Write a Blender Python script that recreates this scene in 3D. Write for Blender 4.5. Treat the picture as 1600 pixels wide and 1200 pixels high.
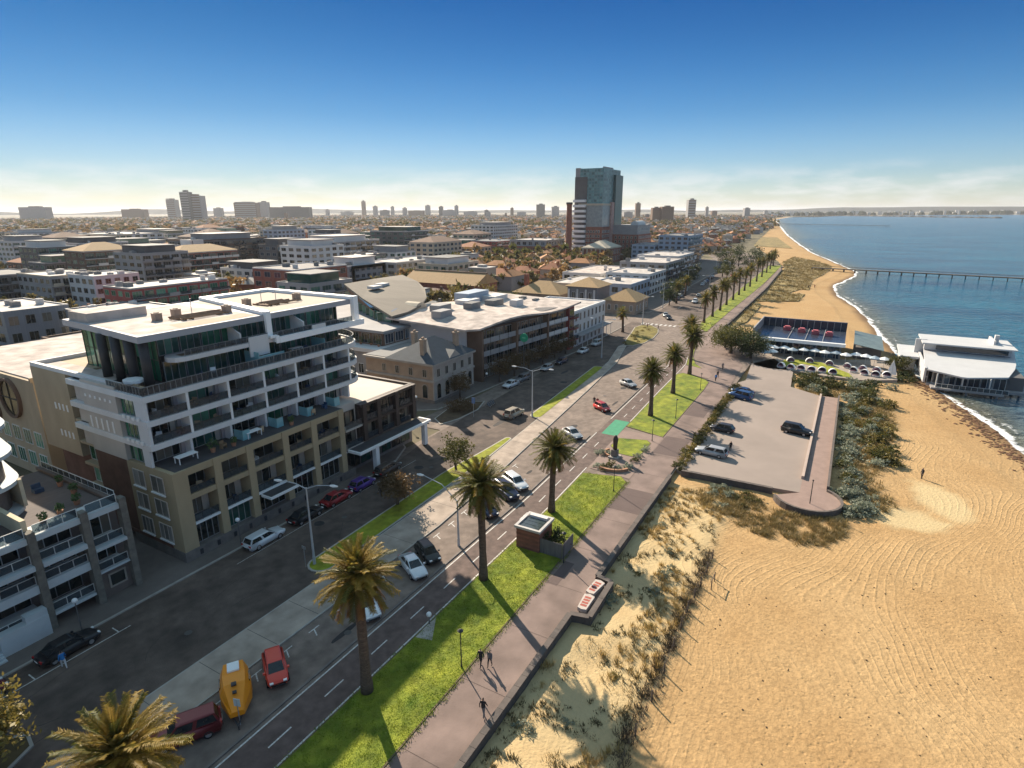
import bpy, bmesh, math, random
import numpy as np
from mathutils import Vector, Matrix, noise as mnoise
R = math.radians
rnd = random.Random(7)
for o in list(bpy.data.objects): bpy.data.objects.remove(o)
SC = bpy.context.scene
COL = SC.collection
# ---------------------------------------------------------------- camera
# world: x runs along the beach road, y runs inland, z up, origin under the drone
cam_d = bpy.data.cameras.new('camera'); cam = bpy.data.objects.new('camera', cam_d); COL.objects.link(cam)
cam_d.sensor_width = 36.0; cam_d.lens = 920.0 / 1600.0 * 36.0
cam_d.clip_start = 0.5; cam_d.clip_end = 60000
cam.matrix_world = (Matrix.Translation((0, 0, 36)) @ Matrix.Rotation(R(29.7 - 90), 4, 'Z')
                    @ Matrix.Rotation(R(90 - 16.4), 4, 'X') @ Matrix.Rotation(R(-0.2), 4, 'Z'))
SC.camera = cam
# ---------------------------------------------------------------- sky and sun
SUN_AZ, SUN_EL = R(57.5), R(29)          # azimuth measured from +x towards +y
w = bpy.data.worlds.new('World'); SC.world = w; w.use_nodes = True
nt = w.node_tree; nt.nodes.clear()
out = nt.nodes.new('ShaderNodeOutputWorld'); bg = nt.nodes.new('ShaderNodeBackground')
sky = nt.nodes.new('ShaderNodeTexSky'); sky.sky_type = 'NISHITA'; sky.sun_disc = False
sky.sun_elevation = SUN_EL; sky.sun_rotation = R(90) - SUN_AZ
sky.air_density = 1.0; sky.dust_density = 0.15; sky.ozone_density = 4.0; sky.altitude = 0
bg.inputs['Strength'].default_value = 0.15
def wn(t, **k):
    n = nt.nodes.new(t)
    for a, b in k.items(): setattr(n, a, b)
    return n
# low cloud bank along the horizon
tc = wn('ShaderNodeTexCoord'); sep = wn('ShaderNodeSeparateXYZ'); nt.links.new(tc.outputs['Generated'], sep.inputs[0])
mp = wn('ShaderNodeMapping'); mp.inputs['Scale'].default_value = (1, 1, 4.2); nt.links.new(tc.outputs['Generated'], mp.inputs[0])
ns = wn('ShaderNodeTexNoise'); ns.inputs['Scale'].default_value = 11.0; ns.inputs['Detail'].default_value = 7; ns.inputs['Roughness'].default_value = .6
nt.links.new(mp.outputs[0], ns.inputs['Vector'])
cr = wn('ShaderNodeValToRGB'); cr.color_ramp.elements[0].position = .45; cr.color_ramp.elements[1].position = .66
nt.links.new(ns.outputs['Fac'], cr.inputs[0])
hb = wn('ShaderNodeValToRGB')
hb.color_ramp.elements[0].position = 0.0; hb.color_ramp.elements[0].color = (.7, .7, .7, 1)
hb.color_ramp.elements[1].position = .07; hb.color_ramp.elements[1].color = (0, 0, 0, 1)
e_ = hb.color_ramp.elements.new(.025); e_.color = (1, 1, 1, 1)
nt.links.new(sep.outputs['Z'], hb.inputs[0])
mul = wn('ShaderNodeMath', operation='MULTIPLY'); nt.links.new(cr.outputs[0], mul.inputs[0]); nt.links.new(hb.outputs[0], mul.inputs[1])
mul2 = wn('ShaderNodeMath', operation='MULTIPLY'); nt.links.new(mul.outputs[0], mul2.inputs[0]); mul2.inputs[1].default_value = .7
hs = wn('ShaderNodeHueSaturation'); hs.inputs['Saturation'].default_value = 1.0; nt.links.new(sky.outputs[0], hs.inputs['Color'])
# soft shoulder on the brightest part of the sky, as the photograph's exposure shows it
bw = wn('ShaderNodeRGBToBW'); nt.links.new(hs.outputs[0], bw.inputs[0])
k1 = wn('ShaderNodeMath', operation='MULTIPLY_ADD'); nt.links.new(bw.outputs[0], k1.inputs[0]); k1.inputs[1].default_value = .20; k1.inputs[2].default_value = 1.0
dv = wn('ShaderNodeVectorMath', operation='DIVIDE'); nt.links.new(hs.outputs[0], dv.inputs[0]); nt.links.new(k1.outputs[0], dv.inputs[1])
# deep blue in view, pale at horizon; overhead brightened and neutral for added fill
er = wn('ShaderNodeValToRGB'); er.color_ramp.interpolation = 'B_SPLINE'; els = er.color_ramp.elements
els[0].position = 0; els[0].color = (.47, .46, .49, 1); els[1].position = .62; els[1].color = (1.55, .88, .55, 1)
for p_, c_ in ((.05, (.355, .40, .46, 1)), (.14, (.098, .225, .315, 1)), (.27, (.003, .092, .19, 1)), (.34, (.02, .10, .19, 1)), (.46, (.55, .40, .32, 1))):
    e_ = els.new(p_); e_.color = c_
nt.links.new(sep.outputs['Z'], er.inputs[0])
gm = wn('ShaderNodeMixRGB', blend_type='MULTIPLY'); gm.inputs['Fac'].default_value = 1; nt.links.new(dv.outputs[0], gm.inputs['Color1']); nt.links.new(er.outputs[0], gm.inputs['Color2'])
mx = wn('ShaderNodeMixRGB'); nt.links.new(mul2.outputs[0], mx.inputs['Fac']); nt.links.new(gm.outputs[0], mx.inputs['Color1'])
mx.inputs['Color2'].default_value = (1.72, 1.72, 1.74, 1)
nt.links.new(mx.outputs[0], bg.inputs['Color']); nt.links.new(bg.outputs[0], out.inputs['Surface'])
sl = bpy.data.lights.new('sun', 'SUN'); sl.energy = 2.85; sl.angle = R(0.53); sl.color = (1.0, .86, .68)
sun = bpy.data.objects.new('sun', sl); COL.objects.link(sun)
tos = Vector((math.cos(SUN_EL) * math.cos(SUN_AZ), math.cos(SUN_EL) * math.sin(SUN_AZ), math.sin(SUN_EL)))
sun.rotation_euler = tos.to_track_quat('Z', 'Y').to_euler(); sun.location = (0, 0, 300)
SC.view_settings.view_transform = 'Standard'; SC.view_settings.look = 'None'
SC.view_settings.exposure = 1.88; SC.view_settings.gamma = 1.0; SC.view_settings.use_curve_mapping = False
SC.render.engine = 'CYCLES'
SC.cycles.max_bounces = 6; SC.cycles.transparent_max_bounces = 12; SC.cycles.volume_bounces = 0
# ---------------------------------------------------------------- materials
MATS = {}
def pm(name, c, rough=.85, var=.18, sc=.6, bump=0., bsc=4., c2=None, spec=.35, metal=0., sc2=None, streak=None, objvar=0.):
    """procedural Principled material: two-tone noise, fine grain, optional bump"""
    if name in MATS: return MATS[name]
    m = bpy.data.materials.new(name); m.use_nodes = True; t = m.node_tree; N = t.nodes; L = t.links
    p = N['Principled BSDF']; p.inputs['Roughness'].default_value = rough; p.inputs['Metallic'].default_value = metal
    p.inputs['Specular IOR Level'].default_value = spec
    geo = N.new('ShaderNodeNewGeometry')
    vec = geo.outputs['Position']
    if streak:
        mpn = N.new('ShaderNodeMapping'); mpn.inputs['Scale'].default_value = streak; L.new(vec, mpn.inputs[0]); vec = mpn.outputs[0]
    n1 = N.new('ShaderNodeTexNoise'); n1.inputs['Scale'].default_value = sc; n1.inputs['Detail'].default_value = 6; n1.inputs['Roughness'].default_value = .62
    L.new(vec, n1.inputs['Vector'])
    mr = N.new('ShaderNodeMapRange'); mr.inputs[1].default_value = .32; mr.inputs[2].default_value = .68; L.new(n1.outputs['Fac'], mr.inputs[0])
    mix = N.new('ShaderNodeMixRGB'); L.new(mr.outputs[0], mix.inputs['Fac'])
    lo = tuple(max(0, x * (1 - var)) for x in c); hi = tuple(min(1, x * (1 + var)) for x in (c2 or c))
    mix.inputs['Color1'].default_value = (*lo, 1); mix.inputs['Color2'].default_value = (*hi, 1)
    col = mix.outputs[0]
    if sc2:
        n2 = N.new('ShaderNodeTexNoise'); n2.inputs['Scale'].default_value = sc2; n2.inputs['Detail'].default_value = 3; L.new(geo.outputs['Position'], n2.inputs['Vector'])
        mr2 = N.new('ShaderNodeMapRange'); mr2.inputs[1].default_value = .3; mr2.inputs[2].default_value = .7; mr2.inputs[3].default_value = .72; mr2.inputs[4].default_value = 1.2
        L.new(n2.outputs['Fac'], mr2.inputs[0])
        mm = N.new('ShaderNodeMixRGB'); mm.blend_type = 'MULTIPLY'; mm.inputs['Fac'].default_value = 1; L.new(col, mm.inputs['Color1']); L.new(mr2.outputs[0], mm.inputs['Color2']); col = mm.outputs[0]
    if objvar:
        oi = N.new('ShaderNodeObjectInfo'); mr3 = N.new('ShaderNodeMapRange'); mr3.inputs[3].default_value = 1 - objvar; mr3.inputs[4].default_value = 1 + objvar
        L.new(oi.outputs['Random'], mr3.inputs[0])
        mm = N.new('ShaderNodeMixRGB'); mm.blend_type = 'MULTIPLY'; mm.inputs['Fac'].default_value = 1; L.new(col, mm.inputs['Color1']); L.new(mr3.outputs[0], mm.inputs['Color2']); col = mm.outputs[0]
    L.new(col, p.inputs['Base Color'])
    if bump:
        nb = N.new('ShaderNodeTexNoise'); nb.inputs['Scale'].default_value = bsc; nb.inputs['Detail'].default_value = 4; L.new(geo.outputs['Position'], nb.inputs['Vector'])
        b = N.new('ShaderNodeBump'); b.inputs['Strength'].default_value = min(1, bump); b.inputs['Distance'].default_value = .1 * max(1, bump); L.new(nb.outputs['Fac'], b.inputs['Height']); L.new(b.outputs[0], p.inputs['Normal'])
    MATS[name] = m; return m
def glass(name, c, rough=.06, c2=None, spec=.6):
    """window glass seen from outside: dark glossy pane, each pane its own shade"""
    if name in MATS: return MATS[name]
    m = bpy.data.materials.new(name); m.use_nodes = True; N = m.node_tree.nodes; L = m.node_tree.links
    p = N['Principled BSDF']; p.inputs['Roughness'].default_value = rough; p.inputs['Specular IOR Level'].default_value = spec
    oi = N.new('ShaderNodeObjectInfo'); rp = N.new('ShaderNodeValToRGB')
    e = rp.color_ramp.elements; e[0].position = 0; e[0].color = (*[x * .5 for x in c], 1); e[1].position = .75; e[1].color = (*c, 1)
    k = e.new(.8); k.color = (*(c2 or tuple(x * 2.2 for x in c)), 1)
    L.new(oi.outputs['Random'], rp.inputs[0])
    geo = N.new('ShaderNodeNewGeometry'); n1 = N.new('ShaderNodeTexNoise'); n1.inputs['Scale'].default_value = .7; L.new(geo.outputs['Position'], n1.inputs['Vector'])
    mm = N.new('ShaderNodeMixRGB'); mm.blend_type = 'MULTIPLY'; mm.inputs['Fac'].default_value = .6; L.new(rp.outputs[0], mm.inputs['Color1']); L.new(n1.outputs['Fac'], mm.inputs['Color2'])
    L.new(mm.outputs[0], p.inputs['Base Color']); MATS[name] = m; return m
def railglass():
    if 'rail_glass' in MATS: return MATS['rail_glass']
    m = bpy.data.materials.new('rail_glass'); m.use_nodes = True; N = m.node_tree.nodes; L = m.node_tree.links
    p = N['Principled BSDF']; p.inputs['Base Color'].default_value = (.07, .085, .10, 1); p.inputs['Roughness'].default_value = .08; p.inputs['Specular IOR Level'].default_value = .3
    tr = N.new('ShaderNodeBsdfTransparent'); tr.inputs[0].default_value = (.62, .70, .74, 1)
    ms = N.new('ShaderNodeMixShader'); ms.inputs[0].default_value = .42
    L.new(tr.outputs[0], ms.inputs[1]); L.new(p.outputs[0], ms.inputs[2]); L.new(ms.outputs[0], N['Material Output'].inputs['Surface'])
    MATS['rail_glass'] = m; return m
# ---------------------------------------------------------------- mesh helpers
ORG = {}
class MB:
    def __init__(s): s.v = []; s.f = []; s.m = []; s.mi = 0
    def add(s, vs, fs):
        b = len(s.v); s.v += [tuple(q) for q in vs]; s.f += [tuple(i + b for i in f) for f in fs]; s.m += [s.mi] * len(fs); return s
    def box(s, x0, x1, y0, y1, z0, z1):
        if x0 > x1: x0, x1 = x1, x0
        if y0 > y1: y0, y1 = y1, y0
        return s.add([(x0, y0, z0), (x1, y0, z0), (x1, y1, z0), (x0, y1, z0), (x0, y0, z1), (x1, y0, z1), (x1, y1, z1), (x0, y1, z1)],
                     [(3, 2, 1, 0), (4, 5, 6, 7), (0, 1, 5, 4), (1, 2, 6, 5), (2, 3, 7, 6), (3, 0, 4, 7)])
    def prism(s, poly, z0, z1):
        n = len(poly); a = sum(poly[i][0] * poly[(i + 1) % n][1] - poly[(i + 1) % n][0] * poly[i][1] for i in range(n))
        if a < 0: poly = poly[::-1]
        return s.add([(x, y, z0) for x, y in poly] + [(x, y, z1) for x, y in poly],
                     [tuple(range(n - 1, -1, -1)), tuple(range(n, 2 * n))] + [(i, (i + 1) % n, (i + 1) % n + n, i + n) for i in range(n)])
    def sheet(s, poly, z):
        n = len(poly); a = sum(poly[i][0] * poly[(i + 1) % n][1] - poly[(i + 1) % n][0] * poly[i][1] for i in range(n))
        if a < 0: poly = poly[::-1]
        return s.add([(x, y, z) for x, y in poly], [tuple(range(n))])
    def strip(s, pts, w, z, h=0):
        """flat ribbon of width w along a polyline (optionally h tall)"""
        l, r = [], []
        for i, p in enumerate(pts):
            q0 = pts[max(0, i - 1)]; q1 = pts[min(len(pts) - 1, i + 1)]
            d = Vector((q1[0] - q0[0], q1[1] - q0[1])).normalized(); nx, ny = -d.y * w / 2, d.x * w / 2
            l.append((p[0] + nx, p[1] + ny)); r.append((p[0] - nx, p[1] - ny))
        for i in range(len(pts) - 1):
            q = [r[i], r[i + 1], l[i + 1], l[i]]
            if h: s.prism(q, z, z + h)
            else: s.add([(x, y, z) for x, y in q], [(0, 1, 2, 3)])
        return s
    def tube(s, p0, p1, r0, r1=None, n=8, cap=True):
        r1 = r0 if r1 is None else r1; p0 = Vector(p0); p1 = Vector(p1); d = (p1 - p0).normalized()
        u = d.orthogonal().normalized(); w_ = d.cross(u); b = len(s.v)
        for p, r in ((p0, r0), (p1, r1)):
            for k in range(n):
                a = 2 * math.pi * k / n; s.v.append(tuple(p + (u * math.cos(a) + w_ * math.sin(a)) * r))
        fs = [(b + k, b + (k + 1) % n, b + n + (k + 1) % n, b + n + k) for k in range(n)]
        if cap: fs += [tuple(b + k for k in range(n - 1, -1, -1)), tuple(b + n + k for k in range(n))]
        s.f += fs; s.m += [s.mi] * len(fs); return s
    def path(s, pts, rs, n=8):
        b = len(s.v); pts = [Vector(p) for p in pts]
        u = None
        for i, p in enumerate(pts):
            d = (pts[min(i + 1, len(pts) - 1)] - pts[max(i - 1, 0)]).normalized()
            u = d.orthogonal().normalized() if u is None else (u - d * u.dot(d)).normalized()
            w_ = d.cross(u)
            for k in range(n):
                a = 2 * math.pi * k / n; s.v.append(tuple(p + (u * math.cos(a) + w_ * math.sin(a)) * rs[i]))
        fs = [(b + i * n + k, b + i * n + (k + 1) % n, b + (i + 1) * n + (k + 1) % n, b + (i + 1) * n + k) for i in range(len(pts) - 1) for k in range(n)]
        m = len(pts) - 1
        fs += [tuple(b + k for k in range(n - 1, -1, -1)), tuple(b + m * n + k for k in range(n))]
        s.f += fs; s.m += [s.mi] * len(fs); return s
    def loft(s, rings, close=True, cap=True):
        b = len(s.v); n = len(rings[0])
        for r in rings: s.v += [tuple(p) for p in r]
        fs = []
        for i in range(len(rings) - 1):
            for k in range(n if close else n - 1):
                k2 = (k + 1) % n; fs.append((b + i * n + k, b + i * n + k2, b + (i + 1) * n + k2, b + (i + 1) * n + k))
        if cap: fs += [tuple(b + k for k in range(n - 1, -1, -1)), tuple(b + (len(rings) - 1) * n + k for k in range(n))]
        s.f += fs; s.m += [s.mi] * len(fs); return s
    def ball(s, c, r, n=10, m=7, sz=1.):
        rings = []
        for i in range(m + 1):
            t = math.pi * i / m - math.pi / 2
            rr = max(.001, r * math.cos(t)); rings.append([(c[0] + rr * math.cos(2 * math.pi * k / n), c[1] + rr * math.sin(2 * math.pi * k / n), c[2] + r * sz * math.sin(t)) for k in range(n)])
        return s.loft(rings)
    def mesh(s, name, mat, smooth=False, off=(0, 0, 0)):
        me = bpy.data.meshes.new(name)
        v = [(a - off[0], b - off[1], c - off[2]) for a, b, c in s.v] if any(off) else s.v
        me.from_pydata(v, [], s.f)
        mats = mat if isinstance(mat, (list, tuple)) else [mat]
        for q in mats: me.materials.append(q)
        if len(mats) > 1: me.polygons.foreach_set('material_index', s.m)
        if smooth: me.polygons.foreach_set('use_smooth', [True] * len(s.f))
        me.update(); return me
    def build(s, name, mat, parent=None, smooth=False, org=None):
        """link as one object; vertices given in world space; object origin at the thing's base"""
        if parent is not None: off = ORG.get(parent, (0, 0, 0))
        else: off = org or (0, 0, 0)
        o = bpy.data.objects.new(name, s.mesh(name, mat, smooth, off)); COL.objects.link(o)
        if parent is not None: o.parent = parent; ORG[o] = off
        else: o.location = off; ORG[o] = off
        return o
def tag(o, label=None, cat=None, group=None, kind=None):
    if label: o['label'] = label
    if cat: o['category'] = cat
    if group: o['group'] = group
    if kind: o['kind'] = kind
    return o
def thing(name, label, cat, loc, group=None, rz=0.):
    o = bpy.data.objects.new(name, None); COL.objects.link(o); o.location = loc; o.rotation_euler = (0, 0, rz); o.empty_display_size = .3
    ORG[o] = tuple(loc); return tag(o, label, cat, group)
def inst(name, me, parent, pos, rz=0., sc=None):
    """child that shares mesh data, placed at a world position (parent unrotated)"""
    o = bpy.data.objects.new(name, me); COL.objects.link(o); o.parent = parent; f = ORG[parent]
    pl = Vector((0, 0, 0))
    q = parent
    if q.parent is not None: pl = q.location           # a sub-part under a placed part
    o.location = (pos[0] - f[0], pos[1] - f[1], pos[2] - f[2]); o.rotation_euler = (0, 0, rz)
    if sc: o.scale = sc
    ORG[o] = tuple(pos); return o
def local(name, me, parent, loc=(0, 0, 0), rot=(0, 0, 0), sc=None):
    o = bpy.data.objects.new(name, me); COL.objects.link(o); o.parent = parent; o.location = loc; o.rotation_euler = rot
    if sc: o.scale = sc
    return o
def copy_tree(o, parent=None):
    c = o.copy(); COL.objects.link(c); c.parent = parent
    for ch in o.children: copy_tree(ch, c)
    return c
def struct(name, mb, mat, kind='structure'):
    return tag(mb.build(name, mat), kind=kind)
def lerp_fn(tab):
    xs = [a for a, b in tab]; ys = [b for a, b in tab]
    return lambda x: float(np.interp(x, xs, ys))
# ================================================================ GROUND
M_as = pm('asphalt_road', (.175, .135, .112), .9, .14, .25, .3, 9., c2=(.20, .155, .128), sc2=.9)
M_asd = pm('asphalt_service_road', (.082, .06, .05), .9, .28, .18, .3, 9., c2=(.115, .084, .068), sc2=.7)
M_bike = pm('asphalt_bike_lane', (.125, .088, .076), .9, .14, .35, .3, 11., sc2=1.2)
M_conc = pm('concrete_median', (.36, .29, .235), .9, .12, .3, .2, 6., sc2=.5)
M_kerb = pm('kerb_stone', (.36, .33, .29), .85, .15, 1.)
M_prom = pm('promenade_asphalt', (.205, .15, .13), .9, .07, .22, .2, 8., sc2=.35)
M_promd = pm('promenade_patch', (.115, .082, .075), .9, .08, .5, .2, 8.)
M_foot = pm('footpath_paving', (.15, .125, .11), .9, .15, .5, .2, 6.)
M_blue = pm('bluestone_wall', (.10, .085, .078), .9, .25, 1.2, .5, 3.)
M_line = pm('line_paint', (.55, .53, .50), .7, .15, 3., sc2=6.)
M_grass = pm('lawn_grass', (.10, .165, .013), .95, .25, .3, 1., 5., c2=(.215, .23, .02), sc2=1.0)
M_grass_y = pm('dry_lawn_grass', (.26, .25, .018), .95, .2, .5, .8, 5., c2=(.22, .25, .02), sc2=1.2)
M_land = pm('suburb_ground', (.10, .085, .055), .95, .4, .02, 0, 1, c2=(.13, .11, .06), sc2=.08)
M_cp = pm('carpark_asphalt', (.275, .225, .195), .92, .1, .12, .12, 8.)
M_green = pm('green_bike_paint', (.045, .25, .14), .8, .12, 1.)
M_coping = pm('wall_coping', (.115, .095, .085), .9, .2, 1.)
# coast and cross-section functions of x (metres along the road)
shore = lerp_fn([(-400, -170), (-60, -82), (0, -61), (60, -43), (90, -34.5), (116, -28), (130, -25), (141.6, -22.4), (159, -17.2), (188, -13.5), (223, -9.6), (269, -4), (302, 3.7), (331, 5.9), (350, 5), (380, -.3), (400, -3), (425, -3.2), (486, 9), (600, 32.5), (798, 62), (993, 89.6), (1239, 120), (1795, 189), (2620, 290), (3571, 320)])
landin = lerp_fn([(-400, 18.3), (170, 18.3), (176, 31.4), (190, 32.6), (252, 33.4), (305, 34.1), (406, 37.9), (470, 46), (530, 60), (681, 94), (909, 116), (1239, 146), (1795, 214), (2620, 314), (3571, 345)])
gl = lerp_fn([(-60, 29), (61, 29.1), (85, 30), (117, 31.2), (141, 31.8), (165, 36), (199, 41.3), (240, 42.3), (289, 44.5), (394, 47.7), (440, 49)])      # road-side edge of the lawn
gr = lerp_fn([(-60, 22.6), (70, 22.9), (90, 23.3), (127, 23.4), (140, 27), (147, 31.0), (167, 33.5), (182, 36.2), (230, 37.1), (319, 37.8), (440, 41.3)])  # beach-side edge of the lawn
mr_ = lerp_fn([(-60, 38.5), (50, 38.5), (64, 39.6), (79, 41.2), (110, 44.4), (135, 47.2)])     # road-side kerb of the concrete median
ml_ = lerp_fn([(-60, 42.7), (35, 42.9), (70, 43.9), (90, 45.6), (128, 48.6), (135, 49.4)])
def curve(f, x0, x1, step=4., d=0.):
    n = max(2, int((x1 - x0) / step) + 1); return [(x, f(x) + d) for x in np.linspace(x0, x1, n)]
# sea
def water_mat():
    m = bpy.data.materials.new('sea_water'); m.use_nodes = True; N = m.node_tree.nodes; L = m.node_tree.links; p = N['Principled BSDF']
    p.inputs['Roughness'].default_value = .16; p.inputs['IOR'].default_value = 1.33; p.inputs['Specular IOR Level'].default_value = .22
    geo = N.new('ShaderNodeNewGeometry'); n1 = N.new('ShaderNodeTexNoise'); n1.inputs['Scale'].default_value = .03; n1.inputs['Detail'].default_value = 10; n1.inputs['Roughness'].default_value = .65
    mp_ = N.new('ShaderNodeMapping'); mp_.inputs['Rotation'].default_value = (0, 0, R(25)); mp_.inputs['Scale'].default_value = (1, .45, 1); L.new(geo.outputs['Position'], mp_.inputs[0]); L.new(mp_.outputs[0], n1.inputs['Vector'])
    rp = N.new('ShaderNodeValToRGB'); e = rp.color_ramp.elements; e[0].position = .32; e[0].color = (.003, .055, .135, 1); e[1].position = .68; e[1].color = (.012, .135, .225, 1)
    L.new(n1.outputs['Fac'], rp.inputs[0])
    at = N.new('ShaderNodeAttribute'); at.attribute_name = 'depth'
    mix = N.new('ShaderNodeMixRGB'); L.new(at.outputs['Fac'], mix.inputs['Fac']); mix.inputs['Color1'].default_value = (.15, .135, .085, 1); L.new(rp.outputs[0], mix.inputs['Color2'])
    L.new(mix.outputs[0], p.inputs['Base Color'])
    h1 = N.new('ShaderNodeTexNoise'); h1.inputs['Scale'].default_value = .42; h1.inputs['Detail'].default_value = 5; h1.inputs['Roughness'].default_value = .6
    L.new(mp_.outputs[0], h1.inputs['Vector'])
    b = N.new('ShaderNodeBump'); b.inputs['Strength'].default_value = 1.; b.inputs['Distance'].default_value = 2.4; L.new(h1.outputs['Fac'], b.inputs['Height']); L.new(b.outputs[0], p.inputs['Normal'])
    return m
M_sea = water_mat()
xs = [-400, -200, -100, -40, 0] + list(np.arange(20, 440, 6)) + list(np.arange(440, 1240, 40)) + list(np.arange(1240, 3600, 150)) + [3571]
xs = sorted(set(float(a) for a in xs))
dk = [6, 0, -2, -5, -9, -14, -22, -40]
vs, fs, dep = [], [], []
for x in xs:
    y0 = shore(x)
    k = 1 if x < 900 else 3
    for d in dk: vs.append((x, y0 + d * k, -1.0)); dep.append({6: .0, 0: .12, -2: .22, -5: .45, -9: .7, -14: .85, -22: .95, -40: 1.}[d])
n = len(dk)
for i in range(len(xs) - 1):
    for j in range(n - 1): fs.append((i * n + j, i * n + j + 1, (i + 1) * n + j + 1, (i + 1) * n + j))
# open water out to the far coast
b0 = len(vs); rim = [(x, shore(x) - 40 * (1 if x < 900 else 3)) for x in xs]
far = [(4200, 120), (4900, -500), (6500, -2600), (9500, -6500), (9500, -30000), (-400, -30000)]
ring = rim + far
vs += [(x, y, -1.0) for x, y in ring]; dep += [1.] * len(ring)
fs.append(tuple(range(b0 + len(ring) - 1, b0 - 1, -1)))
me = bpy.data.meshes.new('sea'); me.from_pydata(vs, [], fs); at = me.attributes.new('depth', 'FLOAT', 'POINT'); at.data.foreach_set('value', dep); me.materials.append(M_sea)
so = bpy.data.objects.new('sea', me); COL.objects.link(so); tag(so, kind='structure')
# land: inland of the coast, out to the horizon
lx = [x for x in xs if x >= -400]
poly = [(x, landin(x)) for x in lx] + [(4300, 180), (5000, -450), (6600, -2500), (9600, -6400), (9600, -30000), (40000, -30000), (40000, 40000), (-20000, 40000), (-20000, 18.3)]
struct('land', MB().sheet(poly, -.08), M_land)
# beach: sand sheet from the sea wall down into the water
def sand_mat():
    m = bpy.data.materials.new('beach_sand'); m.use_nodes = True; N = m.node_tree.nodes; L = m.node_tree.links; p = N['Principled BSDF']
    p.inputs['Roughness'].default_value = .95; p.inputs['Specular IOR Level'].default_value = .15
    geo = N.new('ShaderNodeNewGeometry'); pos = geo.outputs['Position']
    def noise(s, d=5, r=.6, v=pos):
        n_ = N.new('ShaderNodeTexNoise'); n_.inputs['Scale'].default_value = s; n_.inputs['Detail'].default_value = d; n_.inputs['Roughness'].default_value = r; L.new(v, n_.inputs['Vector']); return n_.outputs['Fac']
    rp = N.new('ShaderNodeValToRGB'); e = rp.color_ramp.elements; e[0].position = .3; e[0].color = (.405, .25, .112, 1); e[1].position = .7; e[1].color = (.485, .325, .162, 1)
    L.new(noise(.06, 6), rp.inputs[0])
    spk = N.new('ShaderNodeMapRange'); spk.inputs[1].default_value = .25; spk.inputs[2].default_value = .62; spk.inputs[3].default_value = .66; spk.inputs[4].default_value = 1.05; L.new(noise(2.6, 4, .7), spk.inputs[0])
    mm = N.new('ShaderNodeMixRGB'); mm.blend_type = 'MULTIPLY'; mm.inputs['Fac'].default_value = 1; L.new(rp.outputs[0], mm.inputs['Color1']); L.new(spk.outputs[0], mm.inputs['Color2'])
    at = N.new('ShaderNodeAttribute'); at.attribute_name = 'wet'
    mw = N.new('ShaderNodeMixRGB'); L.new(at.outputs['Fac'], mw.inputs['Fac']); L.new(mm.outputs[0], mw.inputs['Color1']); mw.inputs['Color2'].default_value = (.16, .10, .055, 1)
    at2 = N.new('ShaderNodeAttribute'); at2.attribute_name = 'pale'
    mp2 = N.new('ShaderNodeMixRGB'); L.new(at2.outputs['Fac'], mp2.inputs['Fac']); L.new(mw.outputs[0], mp2.inputs['Color1']); mp2.inputs['Color2'].default_value = (.52, .40, .22, 1)
    L.new(mp2.outputs[0], p.inputs['Base Color'])
    # raked tractor furrows swirl over trodden sand
    dist = N.new('ShaderNodeMixRGB'); dist.blend_type = 'ADD'; dist.inputs['Fac'].default_value = 1; L.new(pos, dist.inputs['Color1'])
    nc = N.new('ShaderNodeTexNoise'); nc.inputs['Scale'].default_value = .03; nc.inputs['Detail'].default_value = 1.5; L.new(pos, nc.inputs['Vector'])
    sc_ = N.new('ShaderNodeVectorMath'); sc_.operation = 'SCALE'; sc_.inputs['Scale'].default_value = 46; L.new(nc.outputs['Color'], sc_.inputs[0]); L.new(sc_.outputs[0], dist.inputs['Color2'])
    wv = N.new('ShaderNodeTexWave'); wv.wave_type = 'BANDS'; wv.bands_direction = 'Y'; wv.inputs['Scale'].default_value = .33; wv.inputs['Distortion'].default_value = 1.8; wv.inputs['Detail'].default_value = 3; wv.inputs['Detail Scale'].default_value = 3
    L.new(dist.outputs[0], wv.inputs['Vector'])
    pw = N.new('ShaderNodeMath'); pw.operation = 'POWER'; L.new(wv.outputs['Fac'], pw.inputs[0]); pw.inputs[1].default_value = 7
    ms = N.new('ShaderNodeMath'); ms.operation = 'MULTIPLY'; L.new(pw.outputs[0], ms.inputs[0]); ms.inputs[1].default_value = .3
    msk = N.new('ShaderNodeMapRange'); msk.inputs[1].default_value = .42; msk.inputs[2].default_value = .58; L.new(noise(.06, 5), msk.inputs[0])
    ms2 = N.new('ShaderNodeMath'); ms2.operation = 'MULTIPLY'; L.new(ms.outputs[0], ms2.inputs[0]); L.new(msk.outputs[0], ms2.inputs[1])
    vo = N.new('ShaderNodeTexVoronoi'); vo.inputs['Scale'].default_value = 1.9; L.new(pos, vo.inputs['Vector'])
    vm = N.new('ShaderNodeMapRange'); vm.inputs[1].default_value = .0; vm.inputs[2].default_value = .28; vm.inputs[3].default_value = -.5; vm.inputs[4].default_value = .0; L.new(vo.outputs['Distance'], vm.inputs[0])
    vk = N.new('ShaderNodeMapRange'); vk.inputs[1].default_value = .40; vk.inputs[2].default_value = .58; L.new(noise(.09, 3), vk.inputs[0])
    vmm = N.new('ShaderNodeMath'); vmm.operation = 'MULTIPLY'; L.new(vm.outputs[0], vmm.inputs[0]); L.new(vk.outputs[0], vmm.inputs[1])
    ad = N.new('ShaderNodeMath'); ad.operation = 'ADD'; L.new(noise(3.2, 4, .65), ad.inputs[0]); L.new(vmm.outputs[0], ad.inputs[1])
    ad2 = N.new('ShaderNodeMath'); ad2.operation = 'ADD'; L.new(ad.outputs[0], ad2.inputs[0]); L.new(ms2.outputs[0], ad2.inputs[1])
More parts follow.
